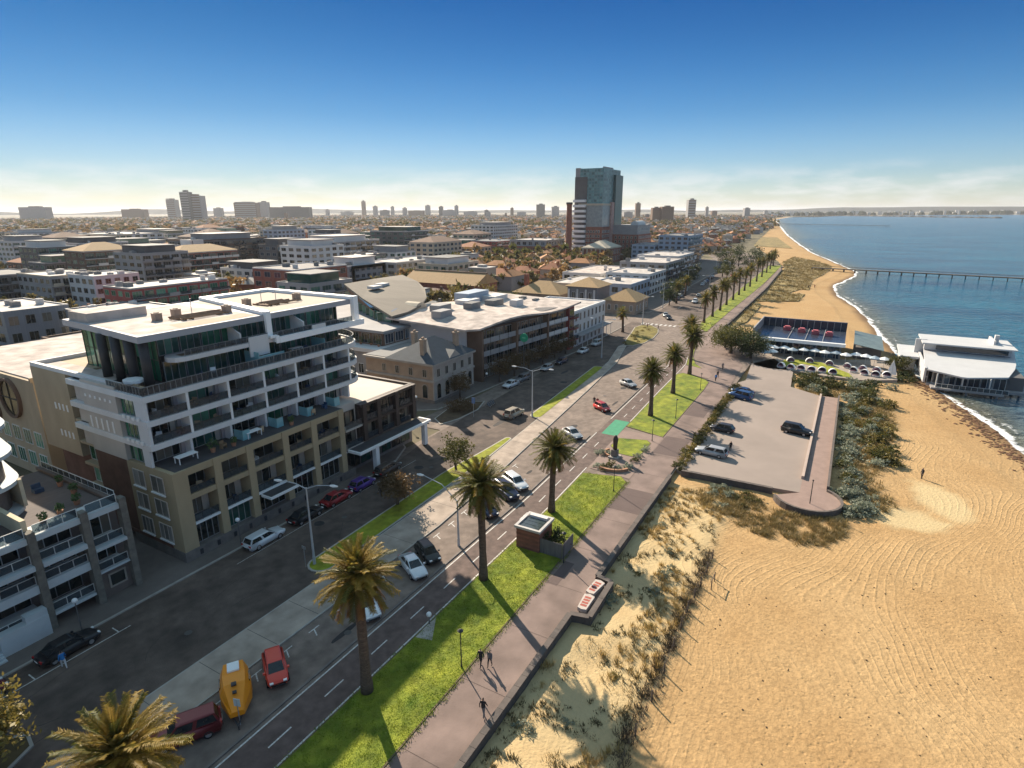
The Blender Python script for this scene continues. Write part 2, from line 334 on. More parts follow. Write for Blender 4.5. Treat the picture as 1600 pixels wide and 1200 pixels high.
    b = N.new('ShaderNodeBump'); b.inputs['Strength'].default_value = .7; b.inputs['Distance'].default_value = .12; L.new(ad2.outputs[0], b.inputs['Height']); L.new(b.outputs[0], p.inputs['Normal'])
    return m
M_sand = sand_mat()
def dune_h(x, y):
    """height of the dry sand: hummocky dune strip below the wall, then flat beach"""
    n1 = mnoise.noise(Vector((x * .22, y * .22, 3.1))); n2 = mnoise.noise(Vector((x * .7, y * .7, 9.)))
    k = 0.
    if y < 18.3 and x < 80: k = max(0, min(1, (y - 8.4) / 1.6)) * max(0, min(1, (76 - x) / 6))
    if 64 < x < 150 and -11 < y < 17: k = max(k, .5)
    return -.55 + k * (.28 * n1 + .14 * n2 + .12) + .03 * n2
bx = [-400, -250, -150, -80, -40, -20, 0] + list(np.arange(6, 110, 1.)) + list(np.arange(110, 200, 2.)) + list(np.arange(200, 500, 6)) + list(np.arange(500, 1240, 40)) + list(np.arange(1240, 3500, 150)) + [3571]
bx = sorted(set(float(a) for a in bx))
NT = 70
vs, fs, wet, pale = [], [], [], []
def in_ell(x, y, cx, cy, rx, ry, a): 
    dx, dy = x - cx, y - cy; c_, s_ = math.cos(a), math.sin(a); return ((dx * c_ + dy * s_) / rx) ** 2 + ((-dx * s_ + dy * c_) / ry) ** 2
for x in bx:
    yi = landin(x) + .2; ys = shore(x) - 4
    for j in range(NT):
        t = j / (NT - 1); y = yi + (ys - yi) * t; d = y - shore(x)
        z = dune_h(x, y) if x < 200 else -.5
        if d < 9: z = -.62 - .38 * (1 - max(0, d) / 9) if d > 0 else -1.0 + d * .25
        vs.append((x, y, z))
        wet.append(max(0, min(1, 1 - (d - 1.2 + 1.2 * mnoise.noise(Vector((x * .12, y * .12, 0)))) / 3.)))
        e = min(in_ell(x, y, 88, -14.2, 6, 3., .3), in_ell(x, y, 80, -10, 3.0, 4.5, .2)) + .5 * mnoise.noise(Vector((x * .5, y * .5, 5)))
        dn = max(0, min(1, (y - 8.8) / 1.2)) * max(0, min(1, (77 - x) / 4)) * (.75 + .35 * mnoise.noise(Vector((x * .4, y * .4, 1))))
        pale.append(max(dn, max(0, min(1, (1.2 - e) * 1.6))))
for i in range(len(bx) - 1):
    for j in range(NT - 1): fs.append((i * NT + j, i * NT + j + 1, (i + 1) * NT + j + 1, (i + 1) * NT + j))
me = bpy.data.meshes.new('beach_sand'); me.from_pydata(vs, [], fs)
for nme, val in (('wet', wet), ('pale', pale)): me.attributes.new(nme, 'FLOAT', 'POINT').data.foreach_set('value', val)
me.materials.append(M_sand); me.polygons.foreach_set('use_smooth', [True] * len(fs))
o = bpy.data.objects.new('beach', me); COL.objects.link(o); tag(o, kind='structure')
# far coast sand line and headland
mb = MB().strip([(3571, 360), (3950, 260), (4330, 60), (4700, -260), (5200, -800), (6600, -2600)], 30, -.6); struct('far_beach', mb, M_sand)
# foam along the waterline
def foam_mat():
    m = bpy.data.materials.new('sea_foam'); m.use_nodes = True; N = m.node_tree.nodes; L = m.node_tree.links; p = N['Principled BSDF']
    p.inputs['Base Color'].default_value = (.82, .84, .84, 1); p.inputs['Roughness'].default_value = .8
    geo = N.new('ShaderNodeNewGeometry'); n1 = N.new('ShaderNodeTexNoise'); n1.inputs['Scale'].default_value = .55; n1.inputs['Detail'].default_value = 6; n1.inputs['Roughness'].default_value = .7; L.new(geo.outputs['Position'], n1.inputs['Vector'])
    at = N.new('ShaderNodeAttribute'); at.attribute_name = 'edge'
    s_ = N.new('ShaderNodeMath'); s_.operation = 'ADD'; L.new(n1.outputs['Fac'], s_.inputs[0]); L.new(at.outputs['Fac'], s_.inputs[1])
    mr = N.new('ShaderNodeMapRange'); mr.inputs[1].default_value = .78; mr.inputs[2].default_value = .98; L.new(s_.outputs[0], mr.inputs[0])
    tr = N.new('ShaderNodeBsdfTransparent'); mx_ = N.new('ShaderNodeMixShader'); L.new(mr.outputs[0], mx_.inputs[0]); L.new(tr.outputs[0], mx_.inputs[1]); L.new(p.outputs[0], mx_.inputs[2]); L.new(mx_.outputs[0], N['Material Output'].inputs['Surface'])
    return m
M_foam = foam_mat()
vs, fs, ed = [], [], []
fx = list(np.arange(40, 500, 3.)) + list(np.arange(500, 3571, 25.))
prof = [(1.6, 0.), (.9, .52), (.2, .42), (-.9, .16), (-2.0, .24), (-3.4, .12), (-5.5, 0)]
for x in fx:
    k = 1 + max(0, (x - 400) / 500); k = min(k, 4.5); wob = 1.2 * mnoise.noise(Vector((x * .06, 1, 2))) + .6 * mnoise.noise(Vector((x * .3, 4, 2)))
    for d, e in prof: vs.append((x, shore(x) + d * k + wob, -.94 if d < 0 else -.93 + .06 * d)); ed.append(e + .16 * mnoise.noise(Vector((x * .05, 7, d * .1))))
n = len(prof)
for i in range(len(fx) - 1):
    for j in range(n - 1): fs.append((i * n + j, i * n + j + 1, (i + 1) * n + j + 1, (i + 1) * n + j))
me = bpy.data.meshes.new('surf_foam'); me.from_pydata(vs, [], fs); me.attributes.new('edge', 'FLOAT', 'POINT').data.foreach_set('value', ed); me.materials.append(M_foam)
o = bpy.data.objects.new('surf_foam', me); COL.objects.link(o); tag(o, 'white broken surf along the waterline', kind='stuff')
# ---- road deck
deck = [(-80, 18.4)] + [(x, landin(x) + .1 if x > 168 else 18.4) for x in np.arange(0, 430, 6)] + [(430, 39), (700, 130), (700, 160), (470, 92), (380, 74), (300, 70), (226, 62), (206, 64), (206, 90), (188, 90), (186, 68), (100, 62.5), (92, 62.5), (92, 64), (76, 64), (76, 57.5), (-80, 57.5)]
struct('road', MB().sheet(deck, 0.), M_as)
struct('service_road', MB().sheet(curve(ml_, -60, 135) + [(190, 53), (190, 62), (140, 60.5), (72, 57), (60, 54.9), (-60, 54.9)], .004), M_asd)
struct('bike_lane', MB().sheet(curve(gl, -60, 160, 5) + curve(gl, -60, 160, 5, 3.6)[::-1], .004), M_bike)
o = struct('bike_crossing_paint', MB().sheet([(88.0, 30.2), (95.6, 30.55), (95.6, 33.2), (88.0, 32.9)], .008), M_green)
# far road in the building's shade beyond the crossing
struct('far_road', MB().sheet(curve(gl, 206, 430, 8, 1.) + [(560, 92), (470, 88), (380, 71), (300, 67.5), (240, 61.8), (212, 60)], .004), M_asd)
# painted markings
mb = MB()
mb.strip(curve(gl, -40, 88, 4, 3.65), .13, .009); mb.strip(curve(gl, 95.6, 150, 4, 3.65), .13, .009); mb.strip(curve(gl, -40, 74, 4, .16), .14, .009); mb.strip(curve(gl, 96, 150, 4, .16), .14, .009)
for x in np.arange(4, 150, 5.2):
    if not 86 < x < 97: mb.strip([(x, gl(x) + 1.85), (x + 2., gl(x + 2.) + 1.85)], .12, .009)
mb.strip([(-20, 52.5), (22, 52.5)], .09, .009); mb.strip([(33, 52.6), (64, 53.2)], .06, .009)
for x in (14.6, 21): mb.strip([(x, 52.5), (x, 53.6)], .1, .009)
# T marks for the angled bays
for i, x in enumerate(np.arange(8.5, 72, 3.05)):
    d = (math.cos(R(-118)), math.sin(R(-118))); y0 = mr_(x) - .9
    mb.strip([(x, y0), (x + d[0] * 1.0, y0 + d[1] * 1.0)], .11, .009); mb.strip([(x - .6, y0), (x + .6, y0)], .11, .0095)
for k in range(8): mb.box(188 + 0, 190.5, 47 + k * 1.5, 47.7 + k * 1.5, .008, .0095)
for k in range(9): mb.box(226 + k * 18, 231 + k * 18, 55.6 + .35 * k, 55.8 + .35 * k, .008, .0095)
struct('road_marking', mb, M_line)
# tar repairs on the carriageway
mb = MB(); rr = random.Random(3)
for k in range(26):
    x = rr.uniform(0, 130); y = rr.choice([rr.uniform(44, 53), rr.uniform(33.6, 37)]) + (0 if x < 60 else (x - 60) * .05); a = rr.uniform(.4, 2.2); b_ = rr.uniform(.25, .8)
    mb.sheet([(x + a * math.cos(t) * (1 + .2 * rr.random()), y + b_ * math.sin(t)) for t in np.arange(0, 6.2, .6)], .0065 + .00002 * k)
struct('asphalt_patch', mb, pm('tar_patch', (.035, .03, .03), .85, .3, 1.))
# cracks, sealed seams and covers
mb = MB(); rr = random.Random(9)
for k in range(34):
    x, y = rr.uniform(4, 120), rr.uniform(44, 54); pts_ = [(x, y)]; a = rr.choice([0, 0, 1.5, .3]) + rr.uniform(-.3, .3)
    for j in range(rr.randint(3, 8)): a += rr.uniform(-.35, .35); x += 1.1 * math.cos(a); y += .8 * math.sin(a); pts_.append((x, y))
    if max(p[1] for p in pts_) < 54.4 and min(p[1] for p in pts_) > 43.5: mb.strip(pts_, rr.uniform(.03, .07), .0074)
struct('asphalt_crack', mb, pm('sealed_crack', (.03, .026, .024), .7, .2, 2.))
mb = MB()
for x, y in ((24, 47), (46, 50), (63, 49.6), (80, 36), (31, 34.6), (108, 40), (70, 52)): mb.prism([(x + .33 * math.cos(t), y + .33 * math.sin(t)) for t in np.arange(0, 6.28, .52)], .002, .012)
struct('manhole_cover', mb, pm('iron_cover', (.07, .065, .06), .6, .2, 4.))
# medians and footpaths (kerb step 0.13)
KZ = .13
def island(name, poly, mat, kerb=.22, z=KZ, kmat=None):
    o = struct(name, MB().prism(poly, -.05, z - .006), kmat or M_kerb)
    c_ = (sum(p[0] for p in poly) / len(poly), sum(p[1] for p in poly) / len(poly))
    # inner top, inset by the kerb width
    n = len(poly); a = sum(poly[i][0] * poly[(i + 1) % n][1] - poly[(i + 1) % n][0] * poly[i][1] for i in range(n)); P = poly if a > 0 else poly[::-1]; ins = []
    for i in range(n):
        p0, p1, p2 = Vector(P[i - 1]), Vector(P[i]), Vector(P[(i + 1) % n]); d1 = (p1 - p0).normalized(); d2 = (p2 - p1).normalized()
        n1 = Vector((-d1.y, d1.x)); n2 = Vector((-d2.y, d2.x)); bi = (n1 + n2); bi = bi / max(.35, bi.length_squared) * 2 if bi.length > .01 else n1
        ins.append(tuple(p1 + bi * kerb))
    t = MB().sheet(ins, z).build(name + '_top', mat); tag(t, kind='structure'); return o
med = curve(mr_, -60, 135, 5) + [(150, 50.5), (158, 52.2), (152, 53)] + curve(ml_, -60, 135, 5)[::-1]
island('concrete_median', med, M_conc, .15)
mb = MB()
for x in np.arange(-10, 135, 4.6): mb.strip([(x, mr_(x) + .2), (x, ml_(x) - .2)], .05, KZ + .004)
struct('median_joint', mb, pm('joint_dark', (.1, .09, .08), .9))
def rounded(x0, x1, f0, f1, n=7):
    """lozenge between two edge curves with rounded ends"""
    c0 = curve(f0, x0, x1, 4); c1 = curve(f1, x0, x1, 4)[::-1]
    ya, yb = f0(x1), f1(x1); e1 = [(x1 + abs(yb - ya) / 2 * math.sin(t), (ya + yb) / 2 - (yb - ya) / 2 * math.cos(t)) for t in np.linspace(.3, math.pi - .3, n)]
    ya, yb = f0(x0), f1(x0); e0 = [(x0 - abs(yb - ya) / 2 * math.sin(t), (ya + yb) / 2 + (yb - ya) / 2 * math.cos(t)) for t in np.linspace(.3, math.pi - .3, n)]
    return c0 + e1 + c1 + e0
ge = lambda x: ml_(x) + .15
island('grass_median', rounded(37.5, 78, ge, lambda x: ge(x) + (3.1 if x < 64 else max(1.2, 3.1 - (x - 64) * .14))), M_grass_y)
island('grass_median', rounded(90.5, 128, lambda x: ge(x) - .6, lambda x: ge(x) + 1.9), M_grass_y)
island('grass_median', [(154, 52.3), (162, 54.3), (173, 56.3), (181, 58), (186, 57.2), (186.5, 54), (182, 50.5), (176, 48.8), (168, 47.8), (160, 48.0), (155, 49.8)], pm('dry_island_grass', (.16, .13, .03), .95, .4, .5, 1., 4.))
island('corner_island', [(78, 59), (82, 57.8), (88, 57.6), (93, 59.2), (91, 62.2), (86, 63), (80, 61.8)], pm('planting_bed', (.09, .06, .035), .95, .3, .8, 1., 3.))
island('near_median', [(-2, 44.2), (9.4, 44.4), (11.6, 45.4), (11.9, 46.8), (10.6, 48.2), (8, 48.9), (-2, 49)], pm('dry_bed', (.10, .075, .035), .95, .35, .6, 1., 3.))
island('footpath', [(-60, 54.95), (56, 54.95), (62, 55.4), (67, 57.6), (69, 60.5), (69, 92), (-60, 92)], M_foot)
island('footpath', [(83, 66), (84.5, 64.2), (92, 63.6), (140, 60.6), (182, 61.5), (187, 64), (188, 70), (188, 120), (80, 120), (80, 70)], M_foot)
island('footpath', [(209, 66), (212, 62.5), (226, 62), (300, 68.3), (380, 72), (470, 90), (470, 130), (209, 130)], M_foot)
# lawns
M_soil = pm('lawn_soil_edge', (.13, .10, .06), .95, .25, 1.5)
def lawn(name, poly, m=M_grass): island(name, poly, m, .12, .1, M_soil)
lawn('lawn', curve(gr, -60, 72, 6) + [(73.5, 24.2), (72.6, 27), (72, gl(72))] + curve(gl, -60, 70, 6)[::-1])
lawn('lawn', [(80.8, 25.2), (82.5, 24.2), (87.5, 24.2), (88.6, 25.2), (87.2, 29.6), (83.4, 29.6), (81, 27.6)])
lawn('lawn', curve(gr, 91, 128, 5) + [(130, 25), (132, 28), (133, 30.6)] + curve(gl, 93, 131, 5)[::-1])
lawn('lawn', [(139, 27.5), (143, 30), (150, 32.2), (163, 34.5), (163, 35.6), (150, 33.4), (141, 31.8)])
lawn('lawn', curve(gr, 184, 438, 8) + curve(gl, 190, 438, 8)[::-1])
# promenade
pr = curve(gr, -60, 128, 6, -.02) + [(133, 25), (141, 27.4), (149, 31.4), (168, 33.4)] + curve(gr, 182, 438, 8, -.05) + [(x, landin(x) + .4) for x in np.arange(430, 171, -8)] + [(171, 31.6), (160, 24), (146, 19.6), (129, 19.2), (120, 18.6), (76, 18.45), (-60, 18.45)]
struct('promenade', MB().sheet(pr, .05), M_prom)
mb = MB()
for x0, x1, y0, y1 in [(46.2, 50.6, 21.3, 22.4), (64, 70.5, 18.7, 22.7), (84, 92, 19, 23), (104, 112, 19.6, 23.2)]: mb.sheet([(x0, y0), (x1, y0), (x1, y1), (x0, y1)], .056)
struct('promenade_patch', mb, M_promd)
mb = MB()
for x in np.arange(2, 128, 7.4): mb.strip([(x, 18.6), (x, gr(x) - .1)], .04, .059)
struct('promenade_joint', mb, pm('joint_brown', (.07, .05, .045), .9))
struct('plaza', MB().sheet([(73.2, 23), (74, 29.3), (80, 29.9), (91, 30.2), (91.5, 24), (91, 23.2)], .062), pm('plaza_paving', (.24, .175, .15), .9, .1, .6))
struct('plaza', MB().sheet([(131, 24.5), (133, 31), (139.5, 31.6), (142, 29), (138.5, 26.2), (134, 24.2)], .066), pm('plaza_paving', (.24, .175, .15)))
# car park deck and its lookout
cp = [(79.2, 17.0), (80, 18.2), (100, 18.5), (129, 19.1), (133.5, 17), (150, 18.2), (158, 14), (146, 8.6), (133, 7.9), (128.8, 2.0), (80.4, 2.0)]
struct('car_park', MB().prism(cp, -2.2, .03), [M_cp])
cc, cr_ = (79.0, 1.0), 4.0
walk = [(128.9, 1.99), (128.9, -1.1), (82.6, -1.1)] + [(cc[0] + cr_ * math.cos(t), cc[1] + cr_ * math.sin(t)) for t in np.linspace(R(-40), R(-255), 16)] + [(80.3, 1.99)]
struct('lookout_walk', MB().prism(walk, -2.2, .06), pm('lookout_paving', (.27, .19, .16), .9, .12, .8))
mb = MB(); mb.strip([(128.9, 2.0), (85, 2.0)], .35, .0, .5); o = mb.build('low_wall', pm('pale_concrete', (.42, .33, .28), .9, .1, 1.), org=(107, 2, 0)); tag(o, 'long low pale wall dividing car park from lookout walk', 'wall')
mb = MB(); mb.strip([(129.1, -1.2), (83, -1.2)], .3, -1., 1.55); mb.strip([(cc[0] + cr_ * math.cos(t), cc[1] + cr_ * math.sin(t)) for t in np.linspace(R(-33), R(-250), 18)], .3, -1., 1.35); o = mb.build('retaining_wall', M_coping, org=(105, -1.2, -.6)); tag(o, 'brown retaining wall round the circular lookout and its walk', 'wall')
# promenade sea wall: bluestone with a coping, recessed bay at the seats
def seawall(pts, h, name, lab):
    r_ = thing(name, lab, 'wall', (pts[0][0], pts[0][1], -.5))
    a = MB(); a.strip(pts, .42, -1.4, 1.4 + h - .08); a.build('wall_base', M_blue, r_)
    # coping stones one by one
    Ls = 0.
    P0 = [Vector(p) for p in pts]; i = 0
    for k in range(len(P0) - 1):
        d = P0[k + 1] - P0[k]; Lk = d.length; n = max(1, int(Lk / 1.25)); u = d / Lk; nn = Vector((-u.y, u.x))
        for q in range(n):
            if i >= 295: break
            c0 = P0[k] + u * (Lk / n * q + .012); c1 = P0[k] + u * (Lk / n * (q + 1) - .012); e = .26 + .012 * rnd.random()
            m_ = MB().prism([tuple(c0 - nn * e), tuple(c1 - nn * e), tuple(c1 + nn * e), tuple(c0 + nn * e)], h - .08, h + .012 * rnd.random())
            m_.build('coping_stone', M_coping if rnd.random() < .7 else M_blue, r_); i += 1
    return r_
seawall([(-20, 18.3), (42.6, 18.25), (43.0, 16.5), (49.0, 16.6), (49.3, 18.2), (60, 18.2), (76.6, 18.2)], .48, 'sea_wall', 'brown stone sea wall between the promenade and the dune strip')
seawall([(171.5, 31.2), (190, 32.7), (252, 33.5), (305, 34.2), (406, 38)], .5, 'sea_wall', 'far stone sea wall along the promenade beyond the beach restaurant')
struct('seat_bay', MB().sheet([(42.9, 18.5), (43.1, 16.6), (49, 16.7), (49.2, 18.5)], .052), M_prom)
seawall([(79.0, 17.2), (79.2, 12), (79.3, 5.2)], .42, 'sea_wall', 'short stone wall along the near side of the beach car park')
# ================================================================ BUILDING KIT
M_white = pm('white_render', (.66, .65, .64), .7, .06, .5, streak=(1, 1, .35))
M_bwhite = pm('bright_white_trim', (.82, .81, .79), .6, .03, .5)
M_beige = pm('beige_render', (.40, .31, .19), .85, .10, .4, .1, 8., streak=(1, 1, .4))
M_sand_r = pm('sandy_render', (.42, .33, .22), .85, .10, .4, streak=(1, 1, .4))
M_grey_r = pm('pale_grey_render', (.50, .45, .40), .85, .08, .4, streak=(1, 1, .35))
M_rbrown = pm('red_brown_render', (.15, .075, .05), .85, .25, .6)
M_brownd = pm('dark_brown_cladding', (.06, .042, .036), .6, .2, .6)
M_stone = pm('grey_plinth_stone', (.17, .15, .135), .9, .2, 1.2, .3, 5.)
M_deck = pm('terrace_deck', (.065, .06, .062), .8, .2, .8)
M_deckl = pm('sunlit_deck_pale', (.55, .47, .40), .85, .08, .5)
M_roof_w = pm('white_roof_membrane', (.50, .43, .385), .85, .1, .25, sc2=.5, spec=.12)
M_roof_t = pm('tan_gravel_roof', (.40, .31, .22), .9, .12, .5)
M_steel = pm('galvanised_steel', (.42, .42, .43), .45, .1, 2., metal=.6)
M_dark = pm('dark_metal', (.04, .04, .043), .5, .2, 1.)
M_mull = pm('grey_window_frame', (.26, .26, .26), .5, .1, 1.)
M_wfr = pm('white_window_frame', (.62, .62, .60), .5, .05, 1.)
M_dfr = pm('black_window_frame', (.03, .03, .032), .5, .1, 1.)
G_dark = glass('dark_window_glass', (.026, .036, .036), c2=(.22, .20, .16))
G_green = glass('green_window_glass', (.03, .20, .11), c2=(.14, .38, .25))
G_teal = glass('teal_window_glass', (.028, .115, .095), c2=(.09, .24, .19))
G_blue = glass('blue_window_glass', (.03, .06, .10), c2=(.10, .17, .23))
RG = railglass()
M_teal_screen = pm('teal_glass_screen', (.20, .42, .46), .15, .1, 1., spec=.6)
_wc = {}
def win_mesh(w, h, cols, rows, fm, t=.07, d=.10):
    k = ('f', round(w, 2), round(h, 2), cols, rows, fm.name, t)
    if k not in _wc:
        b = MB(); b.box(-w / 2, -w / 2 + t, -d / 2, d / 2, 0, h); b.box(w / 2 - t, w / 2, -d / 2, d / 2, 0, h)
        b.box(-w / 2 + t, w / 2 - t, -d / 2, d / 2, 0, t); b.box(-w / 2 + t, w / 2 - t, -d / 2, d / 2, h - t, h)
        for i in range(1, cols): x = -w / 2 + w * i / cols; b.box(x - t / 2, x + t / 2, -d / 2 * .8, d / 2 * .8, t, h - t)
        for j in range(1, rows): z = h * j / rows; b.box(-w / 2 + t, w / 2 - t, -d / 2 * .7, d / 2 * .7, z - t / 2, z + t / 2)
        _wc[k] = b.mesh('window', fm)
    return _wc[k]
def pane_mesh(w, h, gm):
    k = ('p', round(w, 3), round(h, 3), gm.name)
    if k not in _wc: _wc[k] = MB().box(-w / 2, w / 2, -.012, .012, 0, h).mesh('pane', gm)
    return _wc[k]
FACE = {'S': 0., 'W': -math.pi / 2, 'N': math.pi, 'E': math.pi / 2}
def win(parent, face, x, y, z, w, h, cols=1, rows=1, fm=None, gm=None, t=.07, name='window', panes=True):
    """window centred at (x,y), sill at z, facing S(-y) or W(-x); frame is the part, each pane a sub-part"""
    fm = fm or M_mull; gm = gm or G_dark
    o = inst(name, win_mesh(w, h, cols, rows, fm, t), parent, (x, y, z), FACE[face])
    if panes:
        cw, ch = w / cols, h / rows; pm_ = pane_mesh(cw - t * .9, ch - t * .9, gm)
        for i in range(cols):
            for j in range(rows): local('pane', pm_, o, (-w / 2 + cw * (i + .5), .012, ch * j + t * .45))
    else:
        local('pane', pane_mesh(w - t, h - t, gm), o, (0, .012, t / 2))
    return o
def rail_mesh(L, h, post, mat, gl=True):
    k = ('r', round(L, 2), round(h, 2), post, mat.name)
    if k not in _wc:
        b = MB(); n = max(1, round(L / post))
        for i in range(n + 1): x = L * i / n; b.box(x - .022, x + .022, -.022, .022, 0, h)
        b.box(-.022, L + .022, -.03, .03, h, h + .045); b.box(0, L, -.015, .015, .06, .09)
        _wc[k] = b.mesh('railing', mat)
    return _wc[k]
def rail(parent, x0, y0, x1, y1, z, h=.95, post=1.2, mat=None, gl=True):
    """balustrade: posts and handrail, with glass infill panels as sub-parts"""
    L = math.hypot(x1 - x0, y1 - y0); rz = math.atan2(y1 - y0, x1 - x0)
    o = inst('railing', rail_mesh(L, h, post, mat or M_mull), parent, (x0, y0, z), rz)
    if gl:
        n = max(1, round(L / post)); pw = L / n; k = ('rg', round(pw, 2), round(h, 2))
        if k not in _wc: _wc[k] = MB().box(.035, pw - .035, -.006, .006, .1, h - .02).mesh('glass_panel', RG)
        for i in range(n): local('glass_panel', _wc[k], o, (pw * i, 0, 0))
    return o
def part(root, name, mat, *boxes, smooth=False):
    b = MB()
    for q in boxes: b.box(*q)
    return b.build(name, mat, root, smooth)
def vent_box(root, x, y, z, sx, sy, sz, mat=None, name='air_unit'):
    b = MB(); b.box(x - sx / 2, x + sx / 2, y - sy / 2, y + sy / 2, z, z + sz); b.box(x - sx / 2 - .04, x + sx / 2 + .04, y - sy / 2 - .04, y + sy / 2 + .04, z + sz, z + sz + .06)
    b.tube((x, y, z + sz + .06), (x, y, z + sz + .16), min(sx, sy) * .35, n=10); return b.build(name, mat or M_steel, root)
# ================================================================ MAIN APARTMENT BUILDING (white over beige)
MBR = thing('apartment_building', 'large white and beige apartment building with rounded end and glass penthouse', 'building', (30.5, 57.5, 0))
r_ = MBR
PX = [31.3, 35.5, 39.6, 44.6, 49.1, 53.8]
# plinth, core and side walls
part(r_, 'plinth', M_stone, (30.4, 55.6, 57.2, 66.5, 0, 1.25))
for i in range(11): part(r_, 'plinth_vent', M_dark, (32 + i * 2.05, 32.35 + i * 2.05, 57.15, 57.25, .35, .95))
part(r_, 'core_wall', M_beige, (31.2, 54.6, 59.3, 73.5, 1.25, 10.2))
# beige frame on the street side: pillars, spandrels
for i, x in enumerate(PX):
    wd = .44 if i else .8
    part(r_, 'pillar', M_beige, (x - wd + (.0 if i else 0), x + wd, 57.3, 59.29, 1.25, 10.3))
part(r_, 'spandrel', M_beige, (31.3, 54.4, 57.42, 59.28, 9.55, 10.29))
part(r_, 'spandrel', M_beige, (31.3, 54.4, 57.40, 59.28, 6.75, 7.35))
part(r_, 'spandrel', M_bwhite, (31.3, 54.4, 57.36, 59.28, 3.78, 4.02))
part(r_, 'terrace_deck', M_deck, (31.0, 54.35, 57.6, 62, 10.29, 10.33))
for i in range(5):
    xa, xb = PX[i] + (.46 if i else .82), PX[i + 1] - .46; xc = (xa + xb) / 2; w_ = xb - xa
    win(r_, 'S', xc, 58.0, 1.3, w_ - .1, 2.45, 4, 1, M_mull, G_dark if i != 1 else G_teal)
    win(r_, 'S', xc, 59.2, 4.1, w_ - .1, 2.5, 4, 1, M_mull, G_dark)
    win(r_, 'S', xc, 59.2, 7.4, w_ - .1, 2.1, 3, 1, M_mull, G_dark)
    rail(r_, xa, 57.55, xb, 57.55, 4.02, .85, 1.1, M_dark); rail(r_, xa, 57.55, xb, 57.55, 7.35, .7, 1.1, M_dark)
    part(r_, 'curtain', pm('cream_curtain', (.42, .38, .33), .9, .12, 2., streak=(6, 6, .3)), (xb - .9, xb - .1, 59.05, 59.12, 4.2, 6.5))
# entrance canopies
part(r_, 'entrance_canopy', M_bwhite, (40.3, 44.4, 55.6, 57.35, 3.45, 3.75)); part(r_, 'canopy_roof', M_deck, (40.45, 44.3, 55.75, 57.3, 3.75, 3.8))
# west return of the beige base
part(r_, 'side_wall', M_beige, (30.52, 31.2, 59.3, 65.6, 1.25, 10.28))
part(r_, 'side_wall', M_rbrown, (30.55, 31.2, 65.6, 72.0, 1.0, 10.25)); part(r_, 'side_plinth', M_rbrown, (30.42, 30.51, 59.4, 71.9, 1.25, 1.6))
for (y_, w_) in ((60.2, 2.3), (63.6, 2.1)):
    for z_ in (2.0, 4.9, 7.6):
        win(r_, 'W', 30.46, y_, z_, w_, 1.9, 3 if z_ < 3 else 2, 1, M_grey_r, glass('pale_blind_glass', (.30, .29, .25), .35, c2=(.42, .40, .36)))
        part(r_, 'window_sill', M_bwhite, (30.3, 30.44, y_ - w_ / 2 - .1, y_ + w_ / 2 + .1, z_ - .18, z_ - .02))
# white balcony storeys
WX = [30.6, 35.0, 39.9, 44.7, 49.5, 54.2, 58.8]
LV = [10.33, 12.95, 15.55, 18.15]
def rounded_end(y0, y1, x0, x1, n=14):
    """plan outline: straight front at y0 from x0, elliptical east end"""
    cx = 58.8; pts = [(x0, y1), (x0, y0), (cx, y0)]
    for k in range(1, n): t = R(-90 + 180 * k / n); pts.append((cx + (x1 - cx) * math.cos(t), (y0 + y1) / 2 + (y1 - y0) / 2 * math.sin(t)))
    return pts + [(cx, y1)]
for z in LV[1:]:
    MB().prism(rounded_end(59.9, 75, 30.35, 63.6), z - .62, z).build('slab_fascia', M_white, r_)
for li, z in enumerate(LV[:3]):
    h = LV[li + 1] - z - .62
    b = MB(); b.prism(rounded_end(61.9, 74.6, 30.9, 61.9), z, z + h); b.build('storey_wall', M_grey_r, r_)
    for i, x in enumerate(WX): part(r_, 'party_wall', M_bwhite if i else M_white, (x - .14, x + .14, 60.0 if li else 60.6, 61.88, z, z + h - .004))
    for i in range(6):
        xa, xb = WX[i] + .2, WX[i + 1] - .25
        win(r_, 'S', (xa + xb) / 2 - .2, 61.82, z + .05, xb - xa - .5, h - .12, 4, 1, M_mull, [G_dark, G_teal, G_dark, G_green][(i + 2 * li) % 4])
        if (i * 3 + li) % 2: part(r_, 'curtain', pm('cream_curtain', (.42, .38, .33), .9, .12, 2., streak=(6, 6, .3)), (xb - 1.15, xb - .6, 61.66, 61.72, z + .1, z + h - .2))
        part(r_, 'wall_panel', pm('lilac_grey_render', (.42, .37, .37), .85, .06, .6), (xb - .32, xb + .1, 61.7, 61.86, z + .02, z + h - .02))
        if li: rail(r_, WX[i] + .15, 60.1, WX[i + 1] - .15, 60.1, z, .82, 1.15, M_dark)
    # curved end: fin-like panes follow the arc
    for k in range(9):
        t = R(-86 + 150 * k / 8); rx, ry = 3.25, 6.5
        x_, y_ = 58.8 + rx * math.cos(t), 68.25 + ry * math.sin(t); 
        o = inst('window', win_mesh(1.15, h - .12, 1, 1, M_wfr), r_, (x_, y_, z + .05), math.atan2(ry * math.cos(t), -rx * math.sin(t)))
        local('pane', pane_mesh(1.06, h - .2, G_green), o, (0, .012, .04))
    if li:
        pts = rounded_end(60.1, 74.8, 58.9, 63.3)[2:-1]
        for a_, c_ in zip(pts[:-4], pts[1:-3]): rail(r_, *a_, *c_, z, .82, 1.3, M_dark)
